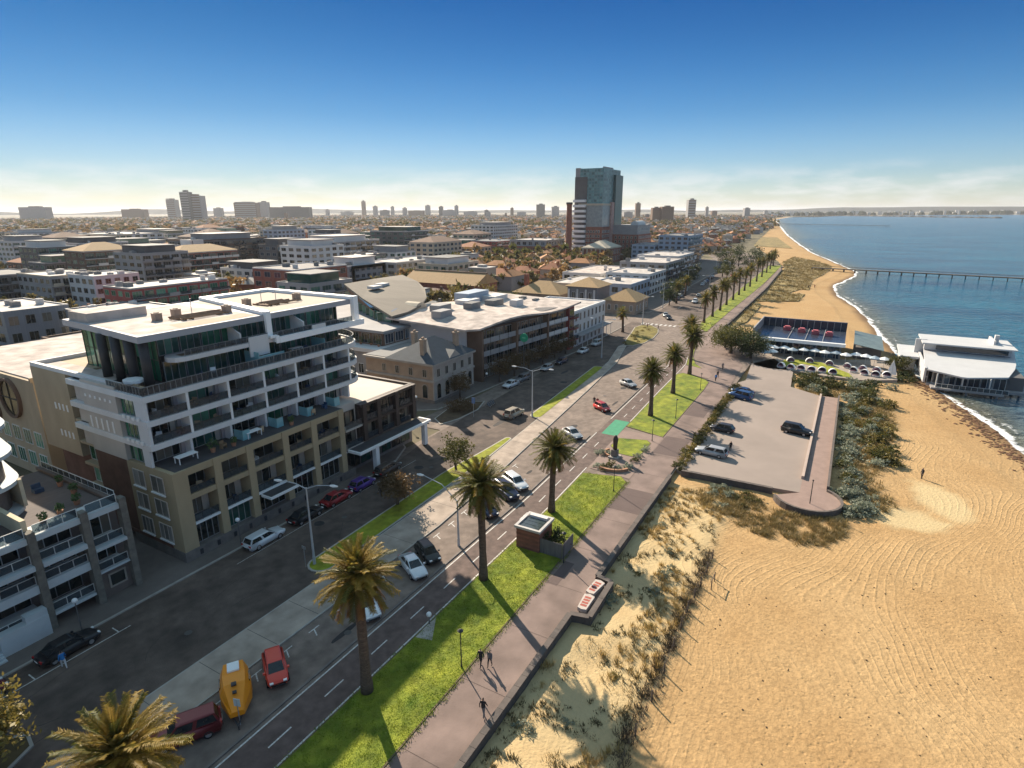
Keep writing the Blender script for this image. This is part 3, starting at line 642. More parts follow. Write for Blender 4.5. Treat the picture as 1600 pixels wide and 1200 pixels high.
# glass return at the west corner and the blank west wall with its slots
for li, z in enumerate(LV[:3]):
    win(r_, 'W', 30.86, 63.6, z + .05, 2.9, 1.9, 4, 1, M_mull, G_green)
    if li < 2:
        for k in range(4): part(r_, 'planter_box', M_bwhite, (30.2, 30.34, 61 + k * .85, 61.45 + k * .85, LV[li + 1] - .1, LV[li + 1] + .25))
part(r_, 'west_wall', M_grey_r, (30.45, 31.2, 65.2, 72.0, 10.25, 18.5))
for k in range(5): part(r_, 'wall_slot_light', M_bwhite, (30.40, 30.46, 66.6 + k * 1.1, 66.85 + k * 1.1, 13.1, 14.4))
for k in range(6): part(r_, 'wall_slot_light', M_bwhite, (30.40, 30.46, 66.2 + k * 1., 66.5 + k * 1., 16.6, 16.9))
part(r_, 'recess_wall', M_rbrown, (31.7, 34, 72.0, 76.2, 0, 17.9))
for z in (2.2, 5., 7.8, 10.5, 13.2, 15.6): win(r_, 'W', 31.62, 74.1, z, 3.4, 1.9, 3, 1, M_wfr, G_green); part(r_, 'balcony_slab', M_sand_r, (30.9, 31.7, 72.4, 76.0, z - .45, z - .12))
part(r_, 'west_block', M_sand_r, (30.9, 52, 76.2, 84.5, 8.2, 18.3)); part(r_, 'west_block_base', M_rbrown, (32.2, 52, 76.2, 84.4, 0, 8.2))
for z in (10.2, 13.6):
    for k in range(4): part(r_, 'wall_slot_light', M_bwhite, (30.85, 30.91, 77.2 + k * .9, 77.5 + k * .9, z, z + .8))
part(r_, 'roof_parapet', M_white, (30.95, 31.4, 65.2, 84.5, 18.3, 18.75), (31.4, 52, 84.2, 84.5, 18.3, 18.75))
part(r_, 'rear_block', M_grey_r, (34, 60, 74.9, 84.2, 0, 18.1))
# roof terrace
MB().sheet(rounded_end(60.2, 74.7, 30.7, 63.2), 18.155).build('terrace_deck', M_deck, r_)
MB().sheet([(59.6, 61.2), (61.8, 63.2), (62.9, 67.2), (62.4, 71), (60, 73.8), (57, 74.2), (56.5, 66)], 18.17).build('sunlit_deck_patch', M_deckl, r_)  # pale sheet paints the sunlit look of the rounded end into the deck
MB().sheet([(31.4, 68.6), (33.8, 68.6), (33.8, 84), (31.4, 84)], 18.32).build('roof_membrane', M_roof_w, r_)
for i in range(12): rail(r_, 30.6 + i * 2.35, 60.15, 30.6 + (i + 1) * 2.35, 60.15, 18.16, .9, .6, M_mull)
for i in range(3): rail(r_, 30.6, 60.15 + i * 2.2, 30.6, 60.15 + (i + 1) * 2.2, 18.16, .9, .6, M_mull)
pts = rounded_end(60.1, 74.8, 58.9, 63.3)[2:-1]
for a_, c_ in zip(pts[:-2], pts[1:-1]): rail(r_, *a_, *c_, 18.16, .9, .7, M_mull)
# penthouse: two glazed levels, balcony slab, wide roof
part(r_, 'penthouse_core', pm('dark_core', (.05, .05, .05), .8), (35.2, 60.5, 64.2, 80, 18.16, 23.1))
for k in range(10):
    xc = 34.9 + 1.2 + k * 2.55
    win(r_, 'S', xc, 63.3, 18.2, 2.4, 2.25, 3, 1, M_mull, G_teal); win(r_, 'S', xc, 63.9, 21.0, 2.4, 2.1, 3, 1, M_mull, G_teal if k not in (2, 3, 8) else G_green)
for k in range(7): win(r_, 'W', 34.7, 64.6 + k * 2.2, 18.2, 2.1, 4.8, 2, 2, M_dfr, G_green)
for k in range(4): win(r_, 'E', 60.9, 65 + k * 2.4, 18.2, 2.2, 4.6, 2, 2, M_mull, G_green)
for k in range(4):
    y_ = 62.8 + k * 2.7
    MB().tube((32.9, y_, 18.16), (32.9, y_, 23.2), .48, n=14).build('column', M_dark, r_, smooth=True)
mid = [(36, 64.4), (35.2, 63.4), (35.0, 62.6), (35.4, 61.8), (36.4, 61.4), (47.6, 61.4), (47.6, 60.9), (61.2, 60.9), (61.2, 64.4)]
MB().prism(mid, 20.45, 20.95).build('balcony_slab', M_white, r_)
MB().sheet([(36.3, 63.2), (36.3, 62), (47, 62), (61, 61.8), (61, 63.2)], 20.97).build('balcony_deck', pm('timber_deck', (.20, .13, .08), .8, .2, 2., streak=(1, 8, 1)), r_)
for i in range(8): rail(r_, 36.4 + i * 1.4, 61.55, 36.4 + (i + 1) * 1.4, 61.55, 20.96, .7, .7, M_mull)
for i in range(8): rail(r_, 48.2 + i * 1.6, 61.05, 48.2 + (i + 1) * 1.6, 61.05, 20.96, .7, .8, M_mull)
roof = [(32.0, 61.9), (47.4, 61.9), (47.4, 62.3), (62.8, 62.3), (62.8, 80.5), (33.6, 80.5), (33.2, 74)]
MB().prism(roof, 23.15, 23.85).build('roof_slab', pm('lilac_fascia', (.40, .40, .42), .7, .05, .5), r_)
MB().sheet([(32.5, 62.4), (47, 62.4), (47, 79.5), (33.8, 79.5), (33.5, 73.6)], 23.865).build('roof_membrane', M_roof_w, r_)
MB().sheet([(48.4, 63), (62, 63), (62, 79.6), (49, 79.6)], 23.868).build('roof_membrane', pm('cream_roof', (.36, .31, .25), .85, .07, .4), r_)
MB().prism([(33.8, 75), (40.5, 75), (40.5, 79.4), (33.9, 79.4)], 23.87, 24.9).build('roof_upstand', M_roof_w, r_)
for pts_ in ([(37, 62.6), (46.5, 62.6), (46.5, 65.2), (37.5, 65.6)],): MB().sheet(pts_, 23.872).build('roof_gravel', M_roof_t, r_)
rr = random.Random(5)
def pipe_rack(x0, x1, y0, y1, z, n):
    b = MB()
    for k in range(n):
        y = y0 + (y1 - y0) * k / n; b.tube((x0 + rr.uniform(0, 1), y, z + .25), (x1 - rr.uniform(0, 1.5), y + rr.uniform(-.2, .2), z + .25), .09, n=6)
    for k in range(6): x = rr.uniform(x0, x1); b.box(x - .1, x + .1, y0, y1, z, z + .2)
    b.build('pipe_rack', pm('rusty_pipe', (.30, .19, .12), .8, .3, 2.), r_)
pipe_rack(39, 46.3, 66.5, 69.5, 23.87, 6); pipe_rack(51.5, 57.5, 67, 70, 23.87, 6)
for x, y in ((38.6, 69.6), (41.5, 70.6), (46.2, 67.6), (51.2, 70.4), (58.4, 69)): vent_box(r_, x, y, 23.87, .8, .9, .8, pm('tan_unit', (.35, .26, .2), .8))
for x, y in ((54, 71), (55, 69.2), (44, 71.4)): MB().tube((x, y, 23.87), (x, y, 25.6), .05, n=6).tube((x - .5, y, 25.2), (x + .5, y, 25.2), .03, n=5).build('aerial', M_steel, r_)
# graphic outline round the right-hand penthouse, added as a made-up white frame
b = MB(); q = 23.87
b.strip([(47.5, 62.0), (51.5, 80.4)], 1.0, q, .42); b.strip([(51.1, 80.2), (62.6, 80.2)], 1.1, q + .005, .42); b.strip([(62.4, 80.7), (62.4, 61.9)], 1.0, q + .01, .42)
b.box(62.1, 63.0, 61.6, 62.28, 20.4, q + .44); b.box(47.1, 47.85, 61.5, 61.88, 21.0, q + .4); b.box(47.15, 48.1, 61.0, 61.38, 20.98, 21.3); b.box(47.7, 48.15, 60.72, 60.88, 20.3, 21.25); b.box(48.15, 62.95, 60.62, 60.88, 20.3, 21.05)
b.build('overlay_outline_frame', pm('overlay_white', (.93, .93, .92), .5, .01, .5), r_)
# slanted privacy walls and teal screens on the terraces
def slant(x, y0, y1, z0, z1, mat, name):
    b = MB(); b.prism([(x - .1, y0), (x + .1, y0), (x + .1, y1), (x - .1, y1)], z0, z1 - .9)
    b.add([(x - .1, y1 - .02, z1 - .9), (x + .1, y1 - .02, z1 - .9), (x - .1, y0, z1 - .9), (x + .1, y0, z1 - .9), (x - .1, y1 - .02, z1), (x + .1, y1 - .02, z1)], [(0, 4, 5, 1), (2, 3, 5, 4), (0, 2, 4), (1, 5, 3)])
    b.build(name, mat, r_)
slant(43.4, 61.6, 63.8, 20.97, 23.1, M_white, 'privacy_wall'); slant(52.6, 61.3, 63.8, 20.97, 23.1, M_white, 'privacy_wall')
part(r_, 'privacy_wall', M_white, (44.2, 46.9, 61.2, 61.4, 19.2, 21.6)); part(r_, 'privacy_wall', M_white, (53.5, 55.8, 60.75, 60.9, 20.95, 21.6))
part(r_, 'teal_screen', M_teal_screen, (44.6, 44.68, 60.4, 63, 18.17, 19.8), (44.7, 48.4, 60.45, 60.5, 18.17, 19.3)); part(r_, 'teal_screen', M_teal_screen, (55.0, 55.08, 60.4, 63, 18.17, 19.6), (55.1, 58.2, 60.45, 60.5, 18.17, 19.0))
for x in (39.9, 44.7, 49.5, 54.2): part(r_, 'teal_screen', M_teal_screen, (x + .3, x + 1.2, 59.0, 59.06, 10.34, 11.5), (x + .24, x + .3, 59.0, 60.6, 10.34, 11.5))
# things standing on its terraces
def outdoor_table(x, y, z, lab, s=1.):
    t = thing('outdoor_table', lab, 'table', (x, y, z), 'terrace tables')
    MB().box(x - 1.1 * s, x + 1.1 * s, y - .5 * s, y + .5 * s, z + .7, z + .76).build('table_top', M_bwhite, t)
    for i in (-1, 1):
        for j in (-1, 1): MB().box(x + i * s - .04, x + i * s + .04, y + j * .42 * s - .04, y + j * .42 * s + .04, z, z + .7).build('leg', M_bwhite, t)
outdoor_table(33.4, 59.3, 10.33, 'white table on the beige building corner terrace')
outdoor_table(41.6, 59.2, 10.33, 'pale table midway along the long lower terrace', .9)
outdoor_table(51.4, 61.9, 18.17, 'pale table on the top terrace under the penthouse', .8)
t = thing('spa_tub', 'white octagonal spa tub on top terrace beside dark columns', 'spa', (31.9, 63.6, 18.16))
MB().prism([(31.9 + .95 * math.cos(a), 63.9 + 1.15 * math.sin(a)) for a in np.arange(0, 6.28, math.pi / 4)], 18.9, 19.2).build('lid', M_bwhite, t)
MB().prism([(31.9 + .8 * math.cos(a), 63.9 + 1. * math.sin(a)) for a in np.arange(0, 6.28, math.pi / 4)], 18.16, 18.9).build('tub', pm('cedar_skirt', (.28, .17, .1), .8, .2, 3.), t)
tag(MB().box(31.0, 31.7, 61.6, 62.4, 18.17, 18.75).box(31.0, 31.2, 61.6, 62.4, 18.75, 19.1).build('outdoor_sofa', pm('tan_cushion', (.42, .31, .2), .9), org=(31.3, 62, 18.17)), 'tan outdoor sofa on top terrace corner below white spa tub', 'sofa')
def bush_pot(x, y, z, s, lab, sc_=.5):
    t = thing('potted_plant', lab, 'plant', (x, y, z), 'terrace plants')
    MB().tube((x, y, z), (x, y, z + .45), .22, .3, 10).build('pot', pm('terracotta', (.35, .17, .1), .8), t)
    b = MB(); q = random.Random(int(x * 31 + y))
    for k in range(90):
        d = Vector((q.gauss(0, 1), q.gauss(0, 1), q.gauss(0, 1))).normalized() * sc_ * q.uniform(.5, 1); c = Vector((x, y, z + .45 + sc_ * .8)) + d; u = Vector((q.gauss(0, 1), q.gauss(0, 1), q.gauss(0, 1))).normalized() * .13; v_ = u.orthogonal().normalized() * .08
        b.add([c - u, c + v_, c + u, c - v_], [(0, 1, 2, 3)])
    b.build('foliage', pm('pot_foliage', (.05, .09, .025), .8, .3, 2.), t)
bush_pot(36.3, 59.0, 10.33, 1, 'round clipped bush on the lower terrace beside white table', .7)
bush_pot(38.6, 58.6, 10.33, 1, 'small leafy pot plant near the second bay of lower terrace', .4)
bush_pot(46.6, 58.4, 10.33, 1, 'leafy pot plant midway along the lower terrace edge', .45)
bush_pot(59.9, 71.5, 18.17, 1, 'green pot plant on the sunlit rounded end of top terrace', .6)
qf = random.Random(12)
M_ch = [M_bwhite, pm('tan_cushion', (.42, .31, .2), .9), pm('navy_cushion', (.03, .06, .12), .8), pm('cane', (.25, .17, .1), .8)]
def chair(x, y, z, rz, m_, lab, grp):
    b = MB(); b.box(-.28, .28, -.28, .28, .34, .44); b.box(.2, .28, -.28, .28, .44, .85); b.box(-.26, .24, -.3, -.25, .0, .6); b.box(-.26, .24, .25, .3, .0, .6)
    o = bpy.data.objects.new('balcony_chair', b.mesh('balcony_chair', m_)); COL.objects.link(o); o.location = (x, y, z); o.rotation_euler = (0, 0, rz); tag(o, lab, 'chair', grp)
for li, z in enumerate(LV[1:3]):
    for i in range(6):
        if qf.random() < .7:
            chair(WX[i] + qf.uniform(.8, 1.6), 60.9 + qf.uniform(-.2, .3), z, qf.uniform(0, 6), qf.choice(M_ch), 'chair on a recessed balcony of the white storeys', 'balcony chairs')
            chair(WX[i] + qf.uniform(2.2, 3.6), 60.9 + qf.uniform(-.2, .3), z, qf.uniform(0, 6), qf.choice(M_ch), 'chair on a recessed balcony of the white storeys', 'balcony chairs')
for x in (37.6, 42.9, 47.6, 50.6, 53.2): chair(x, 59.2 + qf.uniform(-.3, .5), 10.33, qf.uniform(0, 6), qf.choice(M_ch), 'chair on the long lower terrace above the beige bays', 'terrace chairs')
for x, y in ((37.6, 61.4), (39.4, 61.6), (50.2, 61.4), (52.9, 61.6), (59.4, 62.4), (60.8, 65.4), (61.4, 68.4)): chair(x, y, 18.17, qf.uniform(0, 6), qf.choice(M_ch), 'chair on the top terrace round the penthouse', 'terrace chairs')
for li, z in enumerate((4.02, 7.35)):
    for i in range(5):
        if qf.random() < .6: chair(PX[i] + qf.uniform(1.2, 3), 58.3, z, qf.uniform(0, 6), qf.choice(M_ch), 'chair on a balcony in the beige street front', 'balcony chairs')
# brown corner annex with its long white canopy
A = thing('annex_building', 'dark brown three storey corner annex with white street canopy', 'building', (62, 57.5, 0)); 
part(A, 'wall', M_brownd, (57.9, 70.2, 58.4, 72, 3.9, 9.4)); part(A, 'ground_wall', pm('grey_shopfront_wall', (.16, .15, .145), .8, .2, .8), (55.8, 69.8, 58.6, 72, 0, 3.9)); part(A, 'wall_return', M_grey_r, (54.62, 57.9, 58.8, 72, 3.9, 10.2))
part(A, 'roof_membrane', pm('pale_annex_roof', (.60, .52, .44), .85, .06, .5), (58.4, 69.7, 58.9, 71.6, 9.4, 9.44)); part(A, 'parapet', M_brownd, (57.9, 70.25, 58.3, 58.75, 9.4, 9.75), (69.8, 70.3, 58.75, 72, 9.4, 9.75), (57.9, 69.8, 71.6, 72, 9.4, 9.75))
for i, x in enumerate((58.6, 61.6, 65.6, 69.6)): part(A, 'pillar', M_brownd, (x - .35, x + .35, 57.6, 58.4, 4.2, 9.7))
part(A, 'floor_band', M_brownd, (57.9, 70.2, 57.7, 58.4, 6.6, 6.95), (57.9, 70.25, 57.7, 58.3, 9.3, 9.72))
for z in (4.3, 7.05):
    for x in (60.1, 63.6, 67.6): win(A, 'S', x, 58.35, z, 2.3, 2.1, 3, 1, M_dfr, G_dark); rail(A, x - 1.2, 57.8, x + 1.2, 57.8, z - .1, .9, 1.2, M_dark)
    win(A, 'S', 56.3, 58.75, z, 2.6, 2.1, 3, 1, M_dfr, G_dark); rail(A, 54.8, 57.6, 57.8, 57.6, z - .1, .9, 1.2, M_dark); part(A, 'balcony_slab', M_grey_r, (54.7, 57.85, 57.5, 58.8, z - .35, z - .1))
part(A, 'street_canopy', M_bwhite, (54.7, 70.6, 55.2, 57.55, 3.75, 4.1)); part(A, 'canopy_roof', M_deck, (55, 70.2, 55.5, 57.5, 4.1, 4.13))
for x in (58.4, 69.6): part(A, 'canopy_pillar', M_bwhite, (x - .35, x + .35, 55.5, 56.2, .1, 3.75))
for k in range(6): win(A, 'S', 56.8 + k * 2.25, 58.55, .6, 2.0, 2.7, 2, 1, M_dfr, G_teal if k % 2 else G_dark)
for k in range(3): win(A, 'E', 70.25, 60 + k * 3.5, 4.4, 2., 1.9, 2, 1, M_dfr, G_dark)
# ================================================================ NEAR-LEFT APARTMENT BUILDING
NB = thing('apartment_building', 'low grey apartment block with stone pillars and white balcony bands at left edge', 'building', (20, 58, 0)); r_ = NB
M_pil = pm('rough_stone_pillar', (.17, .155, .13), .9, .25, 1.5, .5, 4.); M_taupe = pm('taupe_render', (.15, .12, .105), .85, .15, .6)
part(r_, 'core_wall', M_taupe, (-6, 25.6, 60.2, 74, 0, 9.0)); part(r_, 'ground_wall', M_taupe, (22.7, 25.8, 58.4, 60.2, 0, 3.0)); part(r_, 'east_wall', M_taupe, (25.6, 26.1, 60.2, 74, 0, 9.2))
NX = [-4.6, 0, 4.6, 9.2, 13.8, 18.35, 22.45, 25.8]
for x in NX[2:]: part(r_, 'pillar', M_pil, (x - .3, x + .3, 57.75, 58.6, 0, 9.75))
for z0, z1, ya in ((3.95, 4.75, 57.95), (6.3, 6.75, 57.6), (8.75, 9.3, 57.95)):
    for a_, c_ in zip(NX[2:-1], NX[3:]):
        if c_ == 25.8 and z0 < 5: z0_, z1_ = 3.0, 3.2
        elif c_ == 25.8 and z0 < 7: z0_, z1_ = 5.5, 5.8
        else: z0_, z1_ = z0, z1
        part(r_, 'balcony_band', pm('cool_white_band', (.50, .54, .55), .7, .06, 1.), (a_ + .31, c_ - .31, ya, 60.2, z0_, z1_))
for i, (a_, c_) in enumerate(zip(NX[2:-1], NX[3:])):
    xc = (a_ + c_) / 2; w_ = c_ - a_ - .8; last = c_ == 25.8
    for z in ((5.85, 3.25) if last else (6.8, 4.8, 1.6)):
        win(r_, 'S', xc, 60.12, z, w_, 2.4 if last else (1.9 if z > 2 else 2.2), 3, 1, M_wfr if z > 2 else M_mull, G_dark)
        rail(r_, a_ + .35, 58.15, c_ - .35, 58.15, z - .02, .8, 1.2, M_wfr)
    rail(r_, a_ + .35, 58.2, c_ - .35, 58.2, 9.3, .9, 1.1, M_wfr)
part(r_, 'balcony_band', pm('cool_white_band', (.50, .54, .55)), (18.7, 22.1, 57.9, 60.1, 1.25, 1.5))
win(r_, 'S', 24.3, 58.36, .95, 1.6, 1.5, 1, 1, pm('stone_reveal', (.30, .27, .23), .9), G_dark, .16)
# white entrance stair wall
part(r_, 'entrance_wall', pm('cool_white_band', (.50, .54, .55)), (14.4, 18.0, 57.3, 60.1, .1, 2.1), (16.4, 18.0, 57.35, 58.2, 2.1, 2.7)); 
for k in range(5): part(r_, 'step', pm('cool_white_band', (.50, .54, .55)), (10.5, 14.4, 56.6 + k * .3, 58, .1 + k * .16, .26 + k * .16))
part(r_, 'roof_terrace', pm('grey_brown_decking', (.12, .10, .095), .85, .18, .8, streak=(1, 7, 1)), (14, 25.4, 58.7, 73.5, 9.0, 9.12)); part(r_, 'parapet', M_taupe, (25.4, 26.1, 58.7, 74, 9.2, 9.5))
for i in range(6): rail(r_, 25.75, 59 + i * 2.4, 25.75, 61.4 + i * 2.4, 9.5, .7, 1.2, M_wfr)
part(r_, 'terrace_divider', pm('cream_wall', (.55, .47, .33), .85, .08, .6), (18.2, 18.6, 58.9, 64.2, 9.12, 10.6))
# upper storeys with the pale curved balcony wall
up = [(-6, 64), (14, 64)] + [(17.2 + 3.4 * math.cos(t), 67.5 + 3.4 * math.sin(t)) for t in np.linspace(R(-90), R(-8), 8)] + [(21.6, 74), (22.4, 80), (-6, 80)]
MB().prism(up, 9.12, 17.4).build('upper_wall', M_taupe, r_)
for z in (9.1, 11.9, 14.7, 17.3):
    o_ = [((x - 8) * 1.06 + 8, (y - 72) * 1.12 + 72) for x, y in up]; MB().prism(o_, z, z + .35).build('balcony_band', pm('cool_white_band', (.50, .54, .55)), r_)
part(r_, 'white_fin_wall', pm('cream_wall', (.55, .47, .33)), (20.6, 20.9, 64.5, 73.5, 9.5, 12.2)); part(r_, 'pale_roof', M_roof_w, (-6, 20, 66, 79, 17.66, 17.8))
for z in (9.5, 12.3, 15.1):
    for k in range(5): win(r_, 'S', 3 + k * 2.6, 63.95, z + .1, 2.2, 1.9, 2, 1, M_wfr, G_dark)
    for k in range(3): win(r_, 'E', 21.95, 74.6 + k * 1.7, z + .1, 1.5, 1.9, 1, 1, M_wfr, G_green)
for i, (x, y) in enumerate(((20.2, 60), (21.8, 60.6), (23.6, 61.5), (24.6, 64.2), (24.8, 67.4))): bush_pot(x, y, 9.12, 1, ['yellow green pot plant nearest cream wall on left roof terrace', 'second pot plant from cream wall on left roof terrace', 'third pot plant from cream wall on left roof terrace', 'pot plant by the east rail of left roof terrace', 'rear pot plant at the far rail of left roof terrace'][i], .42)
tag(MB().box(22.6, 23.4, 67.4, 68.2, 9.14, 9.55).box(22.6, 23.4, 68.0, 68.2, 9.55, 9.95).build('outdoor_chair', pm('navy_cushion', (.03, .06, .12), .8), org=(23, 67.8, 9.12)), 'dark blue outdoor chair on the left roof terrace', 'chair')
# ================================================================ OTHER BUILDINGS
M_brick = pm('red_brick', (.25, .10, .07), .9, .22, .8, .2, 8.); M_tan_tile = pm('tan_tile_roof', (.40, .26, .13), .9, .12, .6, .4, 5., streak=(1, 4, 1)); M_slate = pm('blue_slate_roof', (.055, .07, .085), .8, .15, .8, .3, 5.)
M_stucco = pm('heritage_stone', (.37, .33, .29), .9, .12, .6); M_stucco_t = pm('heritage_tan_stone', (.36, .27, .20), .9, .14, .6)
M_gr1 = pm('mid_grey_render', (.30, .29, .29), .85, .1, .3); M_gr2 = pm('dark_grey_render', (.12, .115, .115), .85, .12, .3); M_blu = pm('pale_blue_cladding', (.32, .38, .46), .6, .08, .3); M_red = pm('red_cladding', (.27, .06, .05), .7, .12, .5); M_crm = pm('cream_render', (.50, .43, .33), .85, .1, .3); M_wht = pm('white_far_render', (.60, .58, .56), .8, .06, .2); M_brn = pm('brown_render', (.16, .10, .07), .85, .15, .4)
M_roofd = pm('dark_bitumen_roof', (.15, .14, .14), .85, .15, .2); M_rib = pm('ribbed_metal_wall', (.23, .24, .26), .5, .12, .5, streak=(5, 5, .05)); M_roofg = pm('grey_metal_roof', (.22, .215, .21), .8, .14, .2, spec=.1); M_roofp = pm('pale_metal_roof', (.47, .43, .40), .8, .14, .2, sc2=.4, spec=.2)
def win2_mesh(w, h, cols, fm, gm):
    k = ('w2', round(w, 1), round(h, 1), cols, fm.name, gm.name)
    if k not in _wc:
        b = MB(); t = .1
        b.box(-w / 2, -w / 2 + t, -.05, .05, 0, h); b.box(w / 2 - t, w / 2, -.05, .05, 0, h); b.box(-w / 2 + t, w / 2 - t, -.05, .05, 0, t); b.box(-w / 2 + t, w / 2 - t, -.05, .05, h - t, h)
        for i in range(1, cols): x = -w / 2 + w * i / cols; b.box(x - .04, x + .04, -.05, .04, t, h - t)
        b.mi = 1; b.box(-w / 2 + t * .9, w / 2 - t * .9, -.02, .03, t * .9, h - t * .9)
        _wc[k] = b.mesh('window', [fm, gm])
    return _wc[k]
def w2(root, face, x, y, z, w, h, cols=2, fm=None, gm=None): return inst('window', win2_mesh(w, h, cols, fm or M_mull, gm or G_dark), root, (x, y, z), FACE[face])
def block(name, label, x0, x1, y0, y1, h, wall, roofm=None, fl=4, nx=5, ny=3, style='window', gm=None, fm=None, group=None, z0=0., par=.5, units=3, wfrac=.6, hfrac=.55, accent=None, cat='building'):
    """storeyed building: walls, parapet, roof sheet, rows of windows, optional balconies on the street face"""
    r = thing(name, label, cat, ((x0 + x1) / 2, (y0 + y1) / 2, z0), group); rq = random.Random(int(x0 * 7 + y0 * 3))
    part(r, 'wall', wall, (x0, x1, y0, y1, z0, z0 + h)); part(r, 'roof', roofm or M_roofg, (x0 + .35, x1 - .35, y0 + .35, y1 - .35, z0 + h, z0 + h + .12))
    part(r, 'parapet', accent or wall, (x0 - .03, x1 + .03, y0 - .03, y0 + .3, z0 + h, z0 + h + par), (x0 - .03, x0 + .3, y0 + .3, y1 + .03, z0 + h, z0 + h + par), (x0 + .3, x1 + .03, y1 - .3, y1 + .03, z0 + h, z0 + h + par), (x1 - .3, x1 + .03, y0 + .3, y1 - .3, z0 + h, z0 + h + par))
    fh = h / fl; sx = (x1 - x0) / max(1, nx); sy = (y1 - y0) / max(1, ny)
    for f in range(fl):
        z = z0 + fh * f + fh * .22
        for i in range(nx):
            x = x0 + sx * (i + .5)
            if style == 'balcony' and f > 0:
                w2(r, 'S', x, y0 - .04, z - fh * .15, sx * .8, fh * .72, 3, fm, gm)
                part(r, 'balcony_slab', accent or wall, (x - sx * .46, x + sx * .46, y0 - 1.5, y0 - .001, z0 + fh * f - .15, z0 + fh * f + .12))
                part(r, 'balustrade', RG if rq.random() < .6 else (accent or M_wht), (x - sx * .46, x + sx * .46, y0 - 1.5, y0 - 1.44, z0 + fh * f + .12, z0 + fh * f + 1.05))
            else: w2(r, 'S', x, y0 - .04, z, sx * wfrac, fh * hfrac, 2, fm, gm)
        for j in range(ny): w2(r, 'W', x0 - .04, y0 + sy * (j + .5), z, sy * wfrac, fh * hfrac, 2, fm, gm)
    for k in range(units): vent_box(r, rq.uniform(x0 + 1.5, x1 - 1.5), rq.uniform(y0 + 1.5, y1 - 1.5), z0 + h + .12, rq.uniform(1, 2.4), rq.uniform(1, 2.4), rq.uniform(.7, 1.6), rq.choice([M_roofg, M_wht, M_gr1]), 'roof_unit')
    return r
def hip(root, x0, x1, y0, y1, z, rise, mat, over=.4, axis='x', name='roof', gable=False):
    x0 -= over; x1 += over; y0 -= over; y1 += over; b = MB()
    if axis == 'x':
        m = (y0 + y1) / 2; q = 0 if gable else min((y1 - y0) / 2, (x1 - x0) / 2 * .95)
        vs = [(x0, y0, z), (x1, y0, z), (x1, y1, z), (x0, y1, z), (x0 + q, m, z + rise), (x1 - q, m, z + rise)]
        b.add(vs, [(0, 1, 5, 4), (2, 3, 4, 5), (3, 0, 4), (1, 2, 5), (3, 2, 1, 0)])
    else:
        m = (x0 + x1) / 2; q = 0 if gable else min((x1 - x0) / 2, (y1 - y0) / 2 * .95)
        vs = [(x0, y0, z), (x1, y0, z), (x1, y1, z), (x0, y1, z), (m, y0 + q, z + rise), (m, y1 - q, z + rise)]
        b.add(vs, [(0, 1, 4), (1, 2, 5, 4), (2, 3, 5), (3, 0, 4, 5), (3, 2, 1, 0)])
    return b.build(name, mat, root)
# ---- heritage corner building with slate roof
r_ = thing('heritage_building', 'two storey pale stone corner building with hipped blue slate roof', 'building', (93, 74, 0))
part(r_, 'wall', M_stucco_t, (86.9, 100.4, 67.0, 84, 0, 7.6)); part(r_, 'street_wall', M_stucco, (86.7, 100.5, 66.7, 67.0, 0, 7.7)); part(r_, 'plinth', M_stone, (86.6, 100.6, 66.6, 84, 0, .7))
part(r_, 'cornice', M_stucco, (86.3, 100.9, 66.3, 84.3, 7.6, 8.0)); part(r_, 'string_course', M_stucco, (86.5, 100.7, 66.5, 84, 4.3, 4.7))
hip(r_, 86.7, 100.5, 66.7, 78, 8.0, 3.6, M_slate); part(r_, 'rear_roof', M_roofg, (86.9, 100.4, 78.5, 84, 7.9, 8.1))
def arched(root, face, x, y, z, w, h):
    k = ('arch', w, h)
    if k not in _wc:
        b = MB(); n = 8; pts = [(-w / 2, 0), (w / 2, 0), (w / 2, h - w / 2)] + [(w / 2 * math.cos(t), h - w / 2 + w / 2 * math.sin(t)) for t in np.linspace(.2, math.pi - .2, n)] + [(-w / 2, h - w / 2)]
        for s_, y0, mi in ((1.18, -.06, 0), (1., -.09, 1)):
            b.mi = mi; q = [(px * s_, pz * (1 + (s_ - 1) * .4)) for px, pz in pts]; m = len(q)
            b.add([(px, y0, pz) for px, pz in q] + [(px, .02, pz) for px, pz in q], [tuple(range(m))] + [((i + 1) % m, i, i + m, (i + 1) % m + m) for i in range(m)])
        _wc[k] = b.mesh('arched_window', [M_stucco, G_dark])
    return inst('arched_window', _wc[k], root, (x, y, z), FACE[face])
for i in range(5): arched(r_, 'S', 88.2 + i * 2.7, 66.68, 1.0, 1.15, 2.9); w2(r_, 'S', 88.2 + i * 2.7, 66.66, 5.2, 1.0, 1.7, 2, M_stucco)
for i in range(4): arched(r_, 'W', 86.86, 69 + i * 3.4, 1.0, 1.1, 2.6); w2(r_, 'W', 86.86, 69 + i * 3.4, 5.1, 1.0, 1.6, 2, M_stucco)
for x, y in ((88.6, 70.4), (97.6, 69.0), (93.5, 76.4)): MB().box(x - .5, x + .5, y - .45, y + .45, 8.6, 11.9).box(x - .62, x + .62, y - .57, y + .57, 11.9, 12.2).box(x - .3, x - .05, y - .2, y + .2, 12.2, 12.6).box(x + .05, x + .3, y - .2, y + .2, 12.2, 12.6).build('chimney', M_stucco_t, r_)
MB().prism([(91.5, 66.6), (96, 66.6), (93.75, 66.9)], 8, 8.02).add([(91.6, 66.55, 8.0), (95.9, 66.55, 8.0), (93.75, 66.55, 9.5), (93.75, 70, 9.5)], [(0, 1, 2), (0, 2, 3), (1, 3, 2)]).build('gablet', M_stucco, r_)
